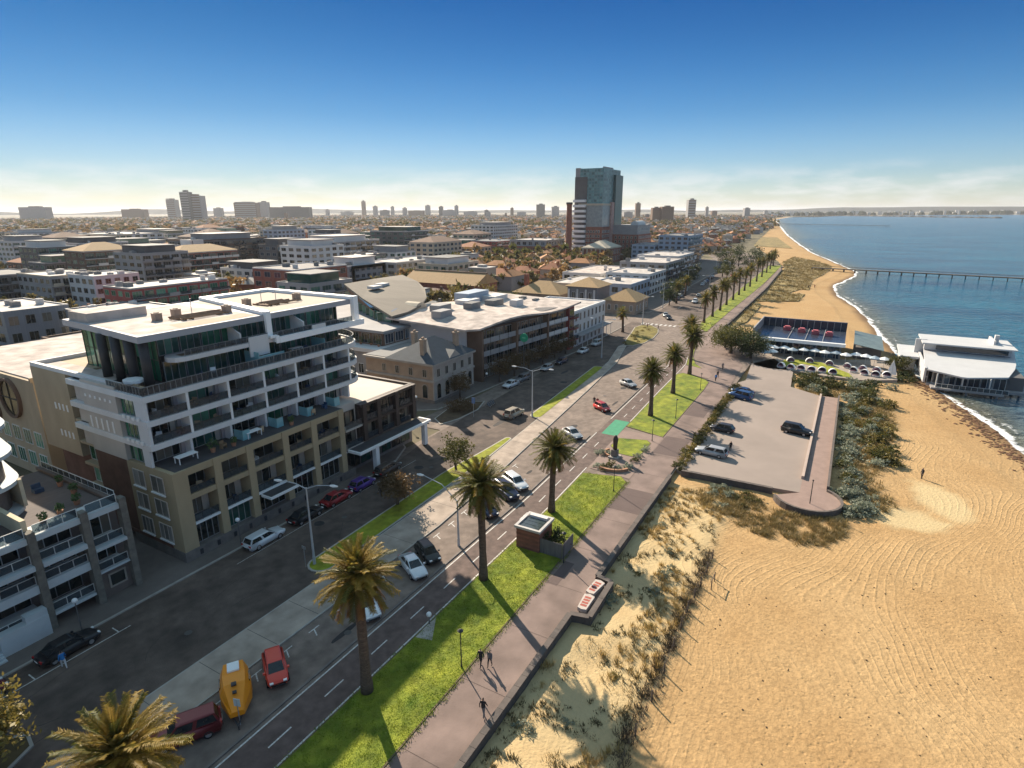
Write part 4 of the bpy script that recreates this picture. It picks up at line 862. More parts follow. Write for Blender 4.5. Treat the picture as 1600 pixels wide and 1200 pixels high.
# ---- terraced rear block with glass and swooping tan roof
r_ = thing('apartment_building', 'terraced glass apartment building with swooping pointed tan roof', 'building', (108, 98, 0))
part(r_, 'podium_wall', M_gr1, (92, 121, 84.6, 122, 0, 7.0)); part(r_, 'podium_band', M_wht, (91.4, 121.4, 84.2, 122, 7.0, 7.8)); part(r_, 'second_wall', M_brn, (95, 121, 86.4, 122, 7.8, 10.6)); part(r_, 'second_band', M_gr1, (94.4, 121.4, 85.6, 122, 10.6, 11.2))
for i in range(7): w2(r_, 'W', 91.95, 87 + i * 3.4, 2, 1.6, 2.2, 2, M_wfr, G_dark); w2(r_, 'W', 94.95, 88 + i * 3.3, 8.1, 2.4, 2.2, 3, M_mull, G_dark)
for i in range(7): w2(r_, 'S', 97 + i * 3.4, 86.35, 8.1, 2.8, 2.2, 3, M_wfr, G_blue); w2(r_, 'S', 95 + i * 3.6, 84.5, 2., 1.6, 2.6, 2, M_wfr, G_dark)
gp = [(103.2, 91), (112.2, 91), (122, 97), (136, 116), (117.6, 116), (104, 96)]
MB().prism(gp, 11.2, 13.4).build('glass_storey', G_teal, r_)
for i in range(8): inst('window', win2_mesh(2.6, 2.1, 2, M_mull, G_green), r_, (103.6 + i * 1.72, 93.8 + i * 2.8, 11.25), -math.atan2(20, 13.6) - math.pi + math.pi)
for i in range(3): w2(r_, 'S', 105 + i * 3, 90.94, 11.25, 2.7, 2.1, 3, M_mull, G_teal)
rp = [(100.8, 88.6, 13.3), (106, 88.2, 13.6), (112, 89, 14.3), (117.6, 91.6, 15.2), (124, 97, 16.4), (131, 105, 17.2), (139.5, 117.5, 17.6), (127, 117.5, 17.6), (115.5, 117.5, 17.4), (108, 104, 15.4)]
b = MB(); n = len(rp); b.add([p for p in rp] + [(x, y, z - .45) for x, y, z in rp], [tuple(range(n)), tuple(range(2 * n - 1, n - 1, -1))] + [((i + 1) % n, i, i + n, (i + 1) % n + n) for i in range(n)]); b.build('swoop_roof', pm('tan_metal_roof', (.21, .185, .155), .85, .08, .3, spec=.12, streak=(3, .4, 1)), r_)
b = MB(); b.add([(105.2, 95, 14.15), (112.4, 97.6, 15.1), (110.2, 92.6, 14.35), (103.6, 91, 13.75)], [(0, 3, 2, 1)]); b.build('skylight', pm('roof_skylight', (.20, .26, .34), .2, .1, 1.), r_)
for x, y in ((117, 108), (122, 110)): part(r_, 'roof_hatch', M_wht, (x - 1.6, x + 1.6, y - 1.2, y + 1.2, 16.6, 17.3))
MB().add([(104, 96.2, 13.0), (117.6, 116.2, 13.0), (115.6, 117.4, 17.0), (107.9, 104, 14.9)], [(0, 1, 2, 3)]).build('gable_wall', M_brn, r_)
for i in range(9): bush_pot(94.2 + (i % 2) * .5, 87 + i * 2.6, 7.8, 1, 'leafy planter on the lower terrace of the swoop-roofed building', .8)
# ---- long wavy-roofed apartment building
r_ = thing('apartment_building', 'long apartment building under a wavy white roof with balconies to street', 'building', (122, 76, 0))
fy = lambda x: 68.2 - (x - 104) * .118
q = [(104, 68.2), (141, 63.9), (141, 88), (104, 90)]
MB().prism(q, 0, 11.2).build('wall', M_brn, r_); 
def wz(x): return 12.1 + .5 * math.sin((x - 101) / 40 * 2 * math.pi * 1.15 - 1.2) + .2
b = MB(); X = np.linspace(101.5, 146, 24)
rings = [[(x, fy(x) - 1.4 + (2.2 if x < 103 else 0), wz(x)), (x, 91, wz(x) + .9), (x, 91, wz(x) + .5), (x, fy(x) - 1.4 + (2.2 if x < 103 else 0), wz(x) - .4)] for x in X]; b.loft(rings); b.build('wavy_roof', M_roof_w, r_)
MB().prism([(104.3, 68.6), (140.7, 64.3), (140.7, 87.5), (104.3, 89.5)], 11.2, 12.0).build('roof_plenum', M_gr2, r_)
part(r_, 'end_wall', M_wht, (103.6, 103.95, 70.5, 89, 3, 11.6))
for f in range(4):
    z = .4 + f * 2.8
    for i in range(11):
        x = 105.6 + i * 3.25; y = fy(x)
        o = inst('window', win2_mesh(2.7, 2.1, 3, M_mull, G_dark), r_, (x, y - .06, z), -.117)
        if f: 
            MB().prism([(x - 1.55, fy(x - 1.55) - 1.3), (x + 1.55, fy(x + 1.55) - 1.3), (x + 1.55, fy(x + 1.55) - .01), (x - 1.55, fy(x - 1.55) - .01)], z - .45, z - .2).build('balcony_slab', M_gr1, r_)
            MB().prism([(x - 1.5, fy(x - 1.5) - 1.28), (x + 1.5, fy(x + 1.5) - 1.28), (x + 1.5, fy(x + 1.5) - 1.2), (x - 1.5, fy(x - 1.5) - 1.2)], z - .2, z + .7).build('balustrade', M_gr1 if i < 8 else M_wht, r_)
for i, x in enumerate((104.3, 117, 130)): part(r_, 'pier', M_brn, (x - .4, x + .4, fy(x) - 1.5, fy(x) + .2, 0, 11.3))
for x, y, s_ in ((108, 80, 2.2), (113, 84, 2.4), (119, 79, 2), (126, 85, 3), (131, 80, 2.4), (138, 84, 3.4), (134, 75, 1.8)): part(r_, 'roof_unit', rnd.choice([M_wht, M_roofg, M_gr1]), (x - s_, x + s_, y - s_ * .6, y + s_ * .6, wz(x) + .3, wz(x) + 2.0))
part(r_, 'plant_room', M_blu, (128, 138, 86, 90.5, 12, 15.2)); MB().tube((112, 89, 12.4), (112, 93, 12.4), 2.6, n=16).build('vault_roof_unit', M_crm, r_)
r_ = block('brick_building', 'narrow red brick slice beside the white hotel front', 141.1, 144.4, 63.1, 86, 11.6, M_red, M_roofg, 4, 1, 0, 'balcony')
r_ = block('hotel_building', 'white painted three storey hotel with tall narrow windows at the crossing', 144.6, 167.6, 63.2, 82, 9.6, M_wht, M_roofp, 3, 8, 4, wfrac=.34, hfrac=.62, accent=M_bwhite)
part(r_, 'verandah', M_gr1, (144.6, 168.4, 60.9, 63.1, 3.3, 3.6)); 
for i in range(7): MB().tube((146 + i * 3.6, 61.1, .1), (146 + i * 3.6, 61.1, 3.3), .08, n=6).build('verandah_post', M_wht, r_)
# ---- gabled brick hall, tan roofed station group
r_ = thing('brick_hall', 'old brick hall with long tan gabled roof behind the wavy building', 'building', (208, 149, 0))
part(r_, 'wall', M_brick, (200, 217, 131, 168, 0, 7)); hip(r_, 200, 217, 131, 168, 7, 4.2, M_tan_tile, .5, 'y', gable=True)
MB().add([(200, 130.9, 7), (217, 130.9, 7), (208.5, 130.9, 11)], [(0, 1, 2)]).build('gable_end', M_brick, r_); part(r_, 'ridge_cap', M_brn, (208.1, 208.9, 130.4, 168.6, 11.1, 11.45))
for i in range(8): w2(r_, 'W', 199.95, 134 + i * 4.4, 2.4, 1.6, 2.6, 2, M_wfr)
for i in range(3): w2(r_, 'S', 203 + i * 5.5, 130.95, 2.4, 1.6, 2.6, 2, M_wfr)
r_ = thing('station_building', 'low tan roofed stone building with gable facing the crossing', 'building', (211, 71, 0))
part(r_, 'wall', M_stucco_t, (204, 219, 65.5, 77.5, 0, 4.6)); hip(r_, 204, 219, 65.5, 77.5, 4.6, 3.6, M_tan_tile, .6, 'x', gable=False)
for i in range(4): w2(r_, 'W', 203.95, 67 + i * 2.8, 1.2, 1.1, 2., 2, M_wfr); w2(r_, 'S', 206 + i * 3.6, 65.45, 1.2, 1.1, 2., 2, M_wfr)
r_ = thing('station_building', 'taller tan roofed stone building with pale columns behind the hotel', 'building', (211, 88, 0))
part(r_, 'wall', pm('blue_grey_stone', (.21, .21, .22), .9, .12, .5), (206, 219, 81, 93, 0, 8.6)); hip(r_, 206, 219, 81, 93, 8.6, 3.0, M_tan_tile, 1.)
for i in range(4): MB().tube((205.6, 82 + i * 3.4, .6), (205.6, 82 + i * 3.4, 7.6), .42, .36, 10).build('column', M_wht, r_)
for i in range(3): w2(r_, 'W', 205.95, 83.7 + i * 3.4, 1.5, 1.4, 5., 2, M_wfr)
r_ = thing('station_building', 'long low tan hipped roof building left of the columned one', 'building', (210, 105, 0))
part(r_, 'wall', M_stucco_t, (205, 220, 96, 116, 0, 5)); hip(r_, 205, 220, 96, 116, 5, 4.2, M_tan_tile, .6, 'y'); MB().box(211, 212.6, 113, 114.6, 7, 11.5).build('chimney', M_brick, r_)
for i in range(6): w2(r_, 'W', 204.95, 98 + i * 3.1, 1.4, 1.2, 2.2, 2, M_wfr)
# ---- shops and flats along the far road
B = [('shop_building', 'pale blue shop block with flat roof behind the tan station', 226, 252, 75, 92, 7.5, M_blu, M_roofp, 2, 6, 4, 'window', G_dark),
     ('shop_building', 'white flat roofed shop block with dark upper windows on far road', 254, 280, 76, 96, 9., M_wht, M_roofp, 3, 6, 5, 'window', G_dark),
     ('apartment_building', 'grey balcony flats with pale roof on the far road bend', 283, 318, 77, 100, 11.5, M_gr1, M_roofp, 4, 8, 5, 'balcony', G_dark),
     ('apartment_building', 'white balcony flats beyond the grey far road flats', 322, 356, 81, 104, 12, M_wht, M_roofp, 4, 8, 5, 'balcony', G_dark),
     ('apartment_building', 'brown flats tucked beside the blue glass apartments', 362, 392, 86, 108, 11, M_brn, M_roofg, 4, 7, 5, 'balcony', G_dark),
     ('shop_building', 'low cream roofed shops behind pale blue shop block', 230, 262, 97, 112, 6, M_crm, M_roofp, 2, 6, 3, 'window', G_dark),
     ('shop_building', 'low white sheds with many roof units behind far road shops', 268, 312, 104, 124, 6.5, M_wht, M_roof_w, 2, 8, 4, 'window', G_dark),
     ('apartment_building', 'pale blue glass balcony apartments with sloping grey roof', 424, 468, 101, 122, 18.5, M_blu, M_roofg, 6, 9, 5, 'balcony', G_blue),
     ('apartment_building', 'blue grey wing left of the pale blue glass apartments', 420, 452, 123, 140, 12, M_blu, M_roofg, 4, 6, 4, 'balcony', G_blue),
     ('factory_building', 'long red brick factory with grey upper storeys below the chimney', 414, 482, 206, 244, 9, M_brick, M_roofp, 2, 12, 6, 'window', G_dark),
     ('factory_building', 'grey upper block standing on the red brick factory roof', 418, 452, 208, 240, 4.5, M_gr1, M_roofp, 1, 7, 6, 'window', G_blue),
     ('brick_building', 'red brick flats with white balconies left of the factory', 418, 452, 252, 282, 12, M_red, M_roofg, 4, 6, 5, 'balcony', G_dark)]
for q in B:
    z_ = 9.12 if q[1].startswith('grey upper') else 0.
    block(*q[:7], q[7], q[8], q[9], q[10], q[11], q[12], q[13], z0=z_, accent=M_wht if 'white balconies' in q[1] else None)
r_ = thing('classical_building', 'red brick classical facade with cream columns and pediment by the tower', 'building', (400, 158, 0))
part(r_, 'wall', M_brick, (395, 425, 150, 168, 0, 10)); part(r_, 'cornice', M_crm, (394.4, 425.4, 149.4, 168.4, 10, 11)); hip(r_, 395, 425, 150, 168, 11, 4.4, M_crm, .2)
for i in range(6): MB().tube((394.6, 151 + i * 3.2, 1), (394.6, 151 + i * 3.2, 10), .5, n=8).build('column', M_crm, r_)
for i in range(8): w2(r_, 'S', 397 + i * 3.6, 149.95, 1.5, 1.4, 3, 2, M_wfr); w2(r_, 'S', 397 + i * 3.6, 149.95, 6, 1.4, 3, 2, M_wfr)
# ---- the glass tower on its brick base
r_ = thing('tower_building', 'tall teal glass tower above red brick base beside the shore road', 'tower', (445, 178, 0))
G_tow = glass('tower_glass', (.15, .40, .43), .3, c2=(.22, .48, .5), spec=.3); G_tow2 = glass('tower_glass_dark', (.06, .20, .22), .3, c2=(.12, .3, .32), spec=.3)
part(r_, 'brick_base', M_brick, (432, 470, 168, 181, 0, 24)); part(r_, 'pale_glass_storeys', glass('pale_tower_glass', (.30, .36, .38), .3, c2=(.4, .45, .46), spec=.3), (432.2, 469, 168.2, 181, 24, 39.6)); part(r_, 'dark_stack', M_gr2, (432.1, 470, 181.02, 191, 0, 60)); part(r_, 'brick_wing', M_brick, (452, 486, 146, 168, 0, 18)); part(r_, 'wing_top', M_gr1, (453, 485, 147, 168, 18, 25)); MB().tube((460, 152, 25), (478, 152, 25), 3.2, n=14).build('vault_roof', M_wht, r_)
part(r_, 'glass_shaft', G_tow2, (434, 468, 170, 190.5, 30, 63)); part(r_, 'glass_box', G_tow, (432.6, 469.4, 168.6, 187, 41, 66)); part(r_, 'pale_band', M_crm, (431.6, 470, 167.6, 187.6, 39.6, 41)); part(r_, 'teal_fin', G_tow2, (454, 470, 166.5, 170, 12, 62)); part(r_, 'pink_pier', pm('pink_render', (.42, .27, .24), .85), (448, 453.6, 166.8, 169, 12, 42)); part(r_, 'crown_frame', M_gr1, (433, 469, 187.2, 191, 60, 61), (433, 434.2, 187.1, 191, 61, 66.5), (433, 453, 168.7, 169.4, 66, 67))
for f in range(11):
    for i in range(8): w2(r_, 'W', 432.5, 169.8 + i * 2.25, 42 + f * 2.15, 2.05, 1.8, 2, M_mull, G_tow)
    for i in range(13): w2(r_, 'S', 434.4 + i * 2.75, 168.5, 42 + f * 2.15, 2.5, 1.8, 2, M_mull, G_tow)
    part(r_, 'balcony_slab', M_bwhite, (429.6, 431.95, 181.2, 191.2, 5 + f * 3.7, 6.8 + f * 3.7))
for f in range(6):
    for i in range(6): w2(r_, 'W', 431.95, 170.4 + i * 2.1, 3 + f * 3.3, 1.4, 2, 2, M_wfr, G_dark); w2(r_, 'S', 434 + i * 2.6, 167.95, 3 + f * 3.3, 1.6, 2, 2, M_wfr, G_blue)
for f in range(5):
    for i in range(11): w2(r_, 'S', 454.5 + i * 2.9, 145.95, 2 + f * 3.2, 1.3, 2., 1, M_wfr, G_dark)
for i in range(11): w2(r_, 'S', 454.5 + i * 2.8, 146.95, 20.5, 1.2, 2.6, 1, M_wfr, G_dark)
for f in range(5):
    for i in range(6): w2(r_, 'W', 451.95, 148 + i * 3.2, 2 + f * 3.2, 1.3, 2., 1, M_wfr, G_dark)
b = MB(); b.path([(416, 187.9, 0), (416, 187.9, 29), (416, 187.9, 39.5), (416, 187.9, 40.2), (416, 187.9, 41.5)], [2.5, 2.1, 1.95, 2.25, 2.2], 14); o = b.build('chimney_stack', M_brick, smooth=False, org=(416, 187.9, 0)); tag(o, 'tall red brick chimney stack left of the glass tower', 'chimney'); MB().tube((416, 187.9, 40.6), (416, 187.9, 41.8), 2.4, n=14).build('chimney_cap', M_dark, o)
# ---- apartment blocks of the left middle distance
LB = [('dark slab block with tall blue glass corner in left distance', 246, 262, 556, 592, 18, M_gr2, 5, 4, 6, G_blue, 'window', None),
      ('long white and grey row of flats in left distance', 290, 330, 561, 628, 17, M_wht, 5, 6, 10, G_dark, 'window', M_gr1),
      ('brown flats with white grid end wall at far left', 181, 206, 324, 352, 16.5, M_brn, 5, 5, 5, G_dark, 'balcony', M_wht),
      ('white grid walled flats below brown flats at far left', 206.2, 216, 322, 340, 16.8, M_wht, 4, 3, 3, G_dark, 'window', M_wht),
      ('dark flats with pale roof at the left picture edge', 100, 116, 284, 314, 12.5, M_gr2, 4, 4, 7, G_dark, 'balcony', M_gr1),
      ('grey and gold balcony flats left of white grid flats', 106, 124, 256, 282, 13, M_gr1, 4, 5, 6, G_dark, 'balcony', M_crm),
      ('white grid walled corner flats above the ribbed sheds', 111, 127, 236, 254, 13.5, M_wht, 4, 5, 4, G_dark, 'window', M_wht),
      ('red clad low flats just behind the white penthouse roof', 102, 136, 196, 212, 12.5, M_red, 4, 9, 4, G_green, 'balcony', M_gr1),
      ('large dark grid apartment block with pale end wall', 208, 258, 326, 350, 20, M_gr2, 6, 12, 3, G_dark, 'balcony', M_brn),
      ('pale blue slab block beyond the dark grid block', 362, 392, 443, 462, 20, M_blu, 6, 7, 3, G_blue, 'window', M_blu),
      ('stepped grey apartments with white penthouse in middle distance', 270, 322, 290, 318, 17, M_gr1, 5, 11, 5, G_dark, 'balcony', M_wht),
      ('white framed low grey flats in front of stepped grey apartments', 196, 222, 196, 214, 12, M_gr1, 4, 7, 4, G_blue, 'window', M_wht),
      ('dark glass stepped apartments with teal rooftop storey', 380, 412, 316, 352, 20, M_gr2, 6, 8, 6, G_teal, 'balcony', M_wht),
      ('grey lower flats right of the white framed flats', 240, 286, 206, 226, 10, M_gr1, 3, 10, 3, G_dark, 'window', M_wht),
      ('white stepped apartment block with many small windows mid distance', 574, 628, 350, 380, 20, M_wht, 6, 12, 6, G_dark, 'window', M_wht),
      ('grey flats behind dark grid block in left distance', 268, 312, 392, 420, 15, M_gr1, 5, 9, 5, G_dark, 'window', M_gr1),
      ('cream walled flats far behind the white row', 360, 400, 640, 680, 15, M_crm, 5, 7, 6, G_dark, 'window', M_crm)]
for (lab, x0, x1, y0, y1, h, wm, fl, nx, ny, gm, st, ac) in LB:
    r_ = block('apartment_building', lab, x0, x1, y0, y1, h, wm, M_roofp if wm is not M_gr2 else M_roofg, fl, nx, ny, st, gm, None, None, accent=ac, units=6)
    if 'stepped' in lab or 'white row' in lab or 'dark grid' in lab or 'teal rooftop' in lab:
        part(r_, 'penthouse', M_wht if 'grey' in lab else (G_teal if 'teal' in lab else M_gr1), (x0 + (x1 - x0) * .25, x1 - (x1 - x0) * .2, y0 + 3, y1 - 3, h + .13, h + 3.4)); part(r_, 'penthouse_roof', M_roofp, (x0 + (x1 - x0) * .23, x1 - (x1 - x0) * .18, y0 + 2.4, y1 - 2.4, h + 3.4, h + 3.7))
    if 'blue glass corner' in lab: part(r_, 'blue_glass_corner', pm('sky_blue_panel', (.30, .42, .52), .3, .1, .3), (257, 262.4, 555.6, 562, 0, 18.6))
    if 'pale end wall' in lab: part(r_, 'end_wall', M_wht, (206.8, 207.9, 326.5, 336, 0, 20.8), (207.9, 214, 325.4, 325.9, 2, 20.9))
    if 'white framed' in lab: part(r_, 'white_frame', M_wht, (198, 220, 195.3, 195.9, 11, 12.2), (198, 220, 195.3, 195.9, 5, 6), (198, 199.4, 195.3, 195.9, 6, 11), (218.6, 220, 195.3, 195.9, 6, 11))
# further blocks filling the left middle distance
qb = random.Random(31); cand = [(x, y) for x in range(110, 480, 34) for y in range(150, 700, 30)]
WN = [('white', M_wht), ('white', M_wht), ('mid grey', M_gr1), ('dark grey', M_gr2), ('dark grey', M_gr2), ('brown', M_brn), ('cream', M_crm), ('cream', M_crm), ('pale blue', M_blu), ('red brick', M_brick)]
taken = [(a, b_, c, d) for (_, a, b_, c, d, *r0) in LB] + [(60, 130, 130, 232), (190, 225, 120, 175), (90, 150, 60, 130)]
nb_ = 0
for x, y in cand:
    x += qb.uniform(-8, 8); y += qb.uniform(-6, 6); w_, d_ = qb.uniform(18, 34), qb.uniform(14, 24)
    if y < 128 + (x - 110) * .35 or y > x * 2.7 or any(x < b_ + 4 and x + w_ > a - 4 and y < d + 4 and y + d_ > c - 4 for a, b_, c, d in taken) or qb.random() < .15: continue
    nm, mt = qb.choice(WN); taken.append((x, x + w_, y, y + d_)); h = qb.choice([9.5, 12.5, 15.5, 15.5, 18.5, 18.5]) * (1 if y > 240 else .8); fl = max(2, min(6, int(h / 3))); nb_ += 1
    block('apartment_building', '%s walled flats of %s storeys among the left middle distance roofs' % (nm, ['no', 'one', 'two', 'three', 'four', 'five', 'six'][fl]), x, x + w_, y, y + d_, h, mt, qb.choice([M_roofp, M_roofg, M_roofg, M_roofd]), fl, int(w_ / 4.2), int(d_ / 4.6), qb.choice(['window', 'balcony']), qb.choice([G_dark, G_blue, G_teal]), None, '%s flats of the middle distance' % nm, accent=qb.choice([None, M_wht, M_gr1]), units=4)
    if nm in ('red brick', 'cream', 'brown') and qb.random() < .7:
        rt = COL.objects[-1]
        while rt.parent: rt = rt.parent
        hip(rt, x, x + w_, y, y + d_, h + .52, 3.4, qb.choice([M_tan_tile, pm('terracotta_tile', (.32, .14, .075), .9, .15, .5), pm('brown_tile', (.17, .10, .07), .9, .15, .5)]), .5, 'x' if w_ > d_ else 'y', 'tiled_roof')
    elif qb.random() < .5:
        rt = COL.objects[-1]
        while rt.parent: rt = rt.parent
        part(rt, 'upper_storey', qb.choice([M_wht, M_gr1, G_teal, M_gr2]), (x + w_ * .15, x + w_ * .8, y + 2.5, y + d_ - 2, h + .13, h + 3.1)); part(rt, 'upper_roof', M_roofg, (x + w_ * .13, x + w_ * .82, y + 2, y + d_ - 1.6, h + 3.1, h + 3.4))
# sheds and the circle-window building behind the near-left block
for (lab, x0, x1, y0, y1, h, wm) in [('grey ribbed metal shed at the left edge', 70, 86, 200, 228, 9.5, M_rib), ('second grey ribbed shed with white roof plant', 84, 104, 178, 198, 8.5, M_rib), ('low brown brick shed between ribbed sheds and beige block', 62, 92, 140, 160, 8, M_brn), ('flat pale roofed low store behind the penthouse', 96, 126, 150, 180, 7.5, M_gr1), ('low red tiled shop row right of the pale store', 132, 168, 170, 188, 6, M_brick)]:
    block('shed_building', lab, x0, x1, y0, y1, h, wm, M_roofp if 'white' in lab or 'pale' in lab or 'left' in lab else M_roofg, 2, 4, 3, 'window', G_dark, units=4)
r_ = thing('apartment_building', 'beige apartment building with big round window on its curved end', 'building', (42, 104, 0))
part(r_, 'wall', M_sand_r, (33.5, 64, 92, 122, 0, 14.5)); part(r_, 'roof', M_roof_w, (34, 63.5, 92.5, 121.5, 14.5, 14.65)); part(r_, 'brown_stair_wall', M_brn, (50, 60, 91.5, 92, 8, 14.9)); part(r_, 'parapet', M_sand_r, (33.2, 64.2, 91.8, 92.2, 14.5, 15.1))
for i in range(3): w2(r_, 'S', 37 + i * 4, 91.95, 8 - i * 0, 2.6, 1.7, 3, M_dfr, G_dark); w2(r_, 'S', 37 + i * 4, 91.95, 3.5, 2.6, 1.7, 3, M_dfr, G_green)
def round_win(y, z, rad):
    b = MB(); n = 28; b.mi = 0
    ring = lambda rr_, x: [(x, y + rr_ * math.cos(2 * math.pi * k / n), z + rr_ * math.sin(2 * math.pi * k / n)) for k in range(n)]
    b.loft([ring(rad, 33.5), ring(rad, 33.05), ring(rad * .88, 33.05), ring(rad * .88, 33.3)], cap=False)
    o = b.build('round_window', M_brn, r_); MB().loft([ring(rad * .88, 33.42), ring(rad * .88, 33.28)]).build('pane', glass('bronze_glass', (.10, .085, .05), c2=(.2, .17, .1)), o); MB().box(33.2, 33.3, y - .06, y + .06, z - rad * .88, z + rad * .88).box(33.2, 33.3, y - rad * .88, y + rad * .88, z - .06, z + .06).build('glazing_bar', M_dfr, o)
round_win(99.5, 11.2, 2.9); round_win(106, 12.2, 1.6); round_win(105.6, 8.4, 1.5)
for z in (1.5, 4.8): 
    for i in range(6): w2(r_, 'W', 33.45, 94 + i * 3.2, z, 2.2, 2.2, 3, M_wfr, G_green)
block('apartment_building', 'pale rear block between beige round-window building and main building', 36, 60, 86, 91, 9, M_gr1, M_roof_w, 3, 5, 2, 'window', G_green)
# ---- skyline towers
SK = [(1253, 3051, 113, 61), (1801, 3301, 118, 53), (1783, 2929, 42, 99), (1394, 2198, 32, 114), (1421, 2192, 61, 100), (2145, 3101, 44, 59), (1897, 2527, 107, 81), (2071, 2625, 44, 87), (1861, 2186, 176, 58), (2879, 3025, 35, 73), (3088, 3063, 46, 70), (3222, 3030, 28, 109), (3034, 2754, 39, 88), (2987, 2635, 42, 82), (3245, 2789, 27, 77), (2816, 2328, 39, 82), (2929, 2333, 56, 79), (3124, 2395, 34, 74), (2841, 2083, 34, 80), (2783, 1983, 59, 79), (2967, 2064, 27, 77), (2868, 1632, 29, 76), (3069, 1684, 30, 61), (2677, 1362, 46, 69), (2622, 1256, 50, 71), (2504, 857, 28, 56), (2427, 790, 24, 75), (1627, 478, 22, 45), (1632, 449, 32, 48), (2333, 552, 28, 78), (2978, 633, 19, 65), (3202, 643, 20, 61), (2754, 419, 28, 51), (3054, 1911, 39, 62), (3091, 2048, 48, 67)]
rq = random.Random(11)
for sx_ in range(12):
    d = rq.uniform(2300, 3600); u = rq.uniform(-.62, .42); SK.append((d * (.8686 + u * .4955), d * (.4955 - u * .8686), rq.uniform(12, 26), rq.uniform(24, 42)))
SL = {0: 'broad stepped grey block at the far left of the skyline', 1: 'long flat topped skyline block left of the twin towers', 2: 'slim single tower left of the tallest skyline pair', 3: 'tallest slim tower of the skyline pair at left', 4: 'broad tower joined to the tallest one of left skyline', 6: 'wide grey block with stepped top right of the skyline pair', 7: 'square tower just right of the wide stepped skyline block', 8: 'very long low block on the left skyline', 27: 'smaller of two brown towers right of the glass tower', 28: 'larger of two brown towers right of the glass tower', 29: 'lone pale tower on skyline between glass tower and the sea'}
for i, (x, y, wd, h) in enumerate(SK):
    if i not in SL: wd *= [.7, 1.3, .8, .6, 1.7, .9][i % 6]; h *= [.8, .55, .9, .7, .5, 1.][i % 6]
    lab = SL.get(i, 'small hazy tower block on the distant skyline'); mt = [M_gr1, M_brn, M_gr1, M_gr2, M_gr1][i % 5] if i not in (27, 28) else M_brn
    r_ = thing('skyline_tower', lab, 'tower', (x, y, 0), None if i in SL else 'distant skyline towers'); dp = min(wd, 40)
    c_, s_ = .8686, .4955          # faces turned square to the view, as the towers show
    def rbox(nm, m, a0, a1, b0, b1, z0, z1): MB().prism([(x + a * s_ * -1 + b_ * c_, y + a * c_ + b_ * s_) for a, b_ in ((a0, b0), (a0, b1), (a1, b1), (a1, b0))], z0, z1).build(nm, m, r_)
    rbox('tower_body', mt, -wd / 2, wd / 2, 0, dp, -.1, h * .94); rbox('roof_plant', M_gr2, -wd / 4, wd / 6, dp * .2, dp * .7, h * .94, h)
    nf = int(h / 9) if i in (2, 3, 4, 6, 29) else 0
    if i not in SL: pass
    for f in range(nf): rbox('window_band', M_gr1 if mt is not M_gr1 else M_brn, -wd / 2 * .9, wd / 2 * .9, -.4, -.05, 4 + f * 9, 8 + f * 9)
# ---- beach restaurant, glasshouse, pavilion on stilts
r_ = thing('beach_restaurant', 'long low beach restaurant with white fascia and dark glazed roof', 'building', (172, 9, 0))
part(r_, 'wall', M_gr1, (165.5, 184, -.4, 19.6, -.6, 3.6)); part(r_, 'fascia', M_bwhite, (163.2, 164.2, -1.2, 18.6, 3.4, 4.2)); part(r_, 'roof_deck', pm('dark_blue_roof', (.035, .045, .065), .25, .2, .4), (164.2, 184.4, -1.0, 20.2, 3.7, 4.05)); part(r_, 'rear_screen', pm('dark_blue_roof', (.035, .045, .065)), (183.6, 184.4, -1.0, 20.4, 4.05, 6.2)); part(r_, 'roof_rim', M_gr1, (164.2, 184.4, 20.2, 20.5, 3.7, 6.3))
for i in range(12): MB().box(182.6, 182.8, .4 + i * 1.65, .55 + i * 1.65, 4.05, 6.1).build('screen_post', M_mull, r_)
for i in range(7): win(r_, 'W', 165.4, 1.2 + i * 2.7, -.1, 2.5, 3.2, 2, 1, M_mull, G_blue)
for x, y in ((177.5, 13.4), (176, 9.6), (174.6, 6.2), (173.8, 2.9)): MB().box(x - 1, x + 1, y - .9, y + .9, 4.06, 4.9).box(x - .7, x + .7, y - .6, y + .6, 4.9, 5.2).build('roof_vent', pm('pink_red_vent', (.40, .10, .12), .7), r_)
for y in (4, 8, 12): part(r_, 'roof_rib', M_mull, (164.3, 182, y - .08, y + .08, 4.05, 4.25))
r_ = thing('glasshouse', 'small greenhouse-like annex with striped green glass roof by restaurant', 'building', (176, -6, 0))
part(r_, 'wall', M_gr2, (170.5, 186, -9.2, -3.2, -.6, 2.4)); 
for i in range(9): MB().add([(168.4 + i * 2.1, -9.6, 2.5), (170.3 + i * 2.1, -9.6, 2.7), (170.3 + i * 2.1, -3, 3.8), (168.4 + i * 2.1, -3, 3.6), (168.4 + i * 2.1, -9.6, 2.4), (170.3 + i * 2.1, -9.6, 2.6), (170.3 + i * 2.1, -3, 3.7), (168.4 + i * 2.1, -3, 3.5)], [(0, 1, 2, 3), (7, 6, 5, 4), (0, 4, 5, 1), (1, 5, 6, 2), (2, 6, 7, 3), (3, 7, 4, 0)]).build('roof_panel', pm('grey_green_glass', (.20, .25, .23), .25, .15, .5), r_)
r_ = thing('pavilion', 'white beach pavilion with sweeping curved roof standing on stilts over water', 'pavilion', (158, -25, 0)); M_pav = pm('pavilion_white_roof', (.52, .52, .52), .6, .05, .4)
rp = [(174, -17.6), (150, -16.6), (147.6, -18.6), (146.0, -22), (146.2, -25.4), (149.5, -30.6), (158, -33.2), (173.5, -35.2)]
zr = lambda x: 3.1 + max(0, x - 146) * .035 + .0012 * max(0, x - 146) ** 2
b = MB(); top = [(x, y, zr(x)) for x, y in rp]; n = len(top)
X = np.linspace(0, 1, 9); rings = []
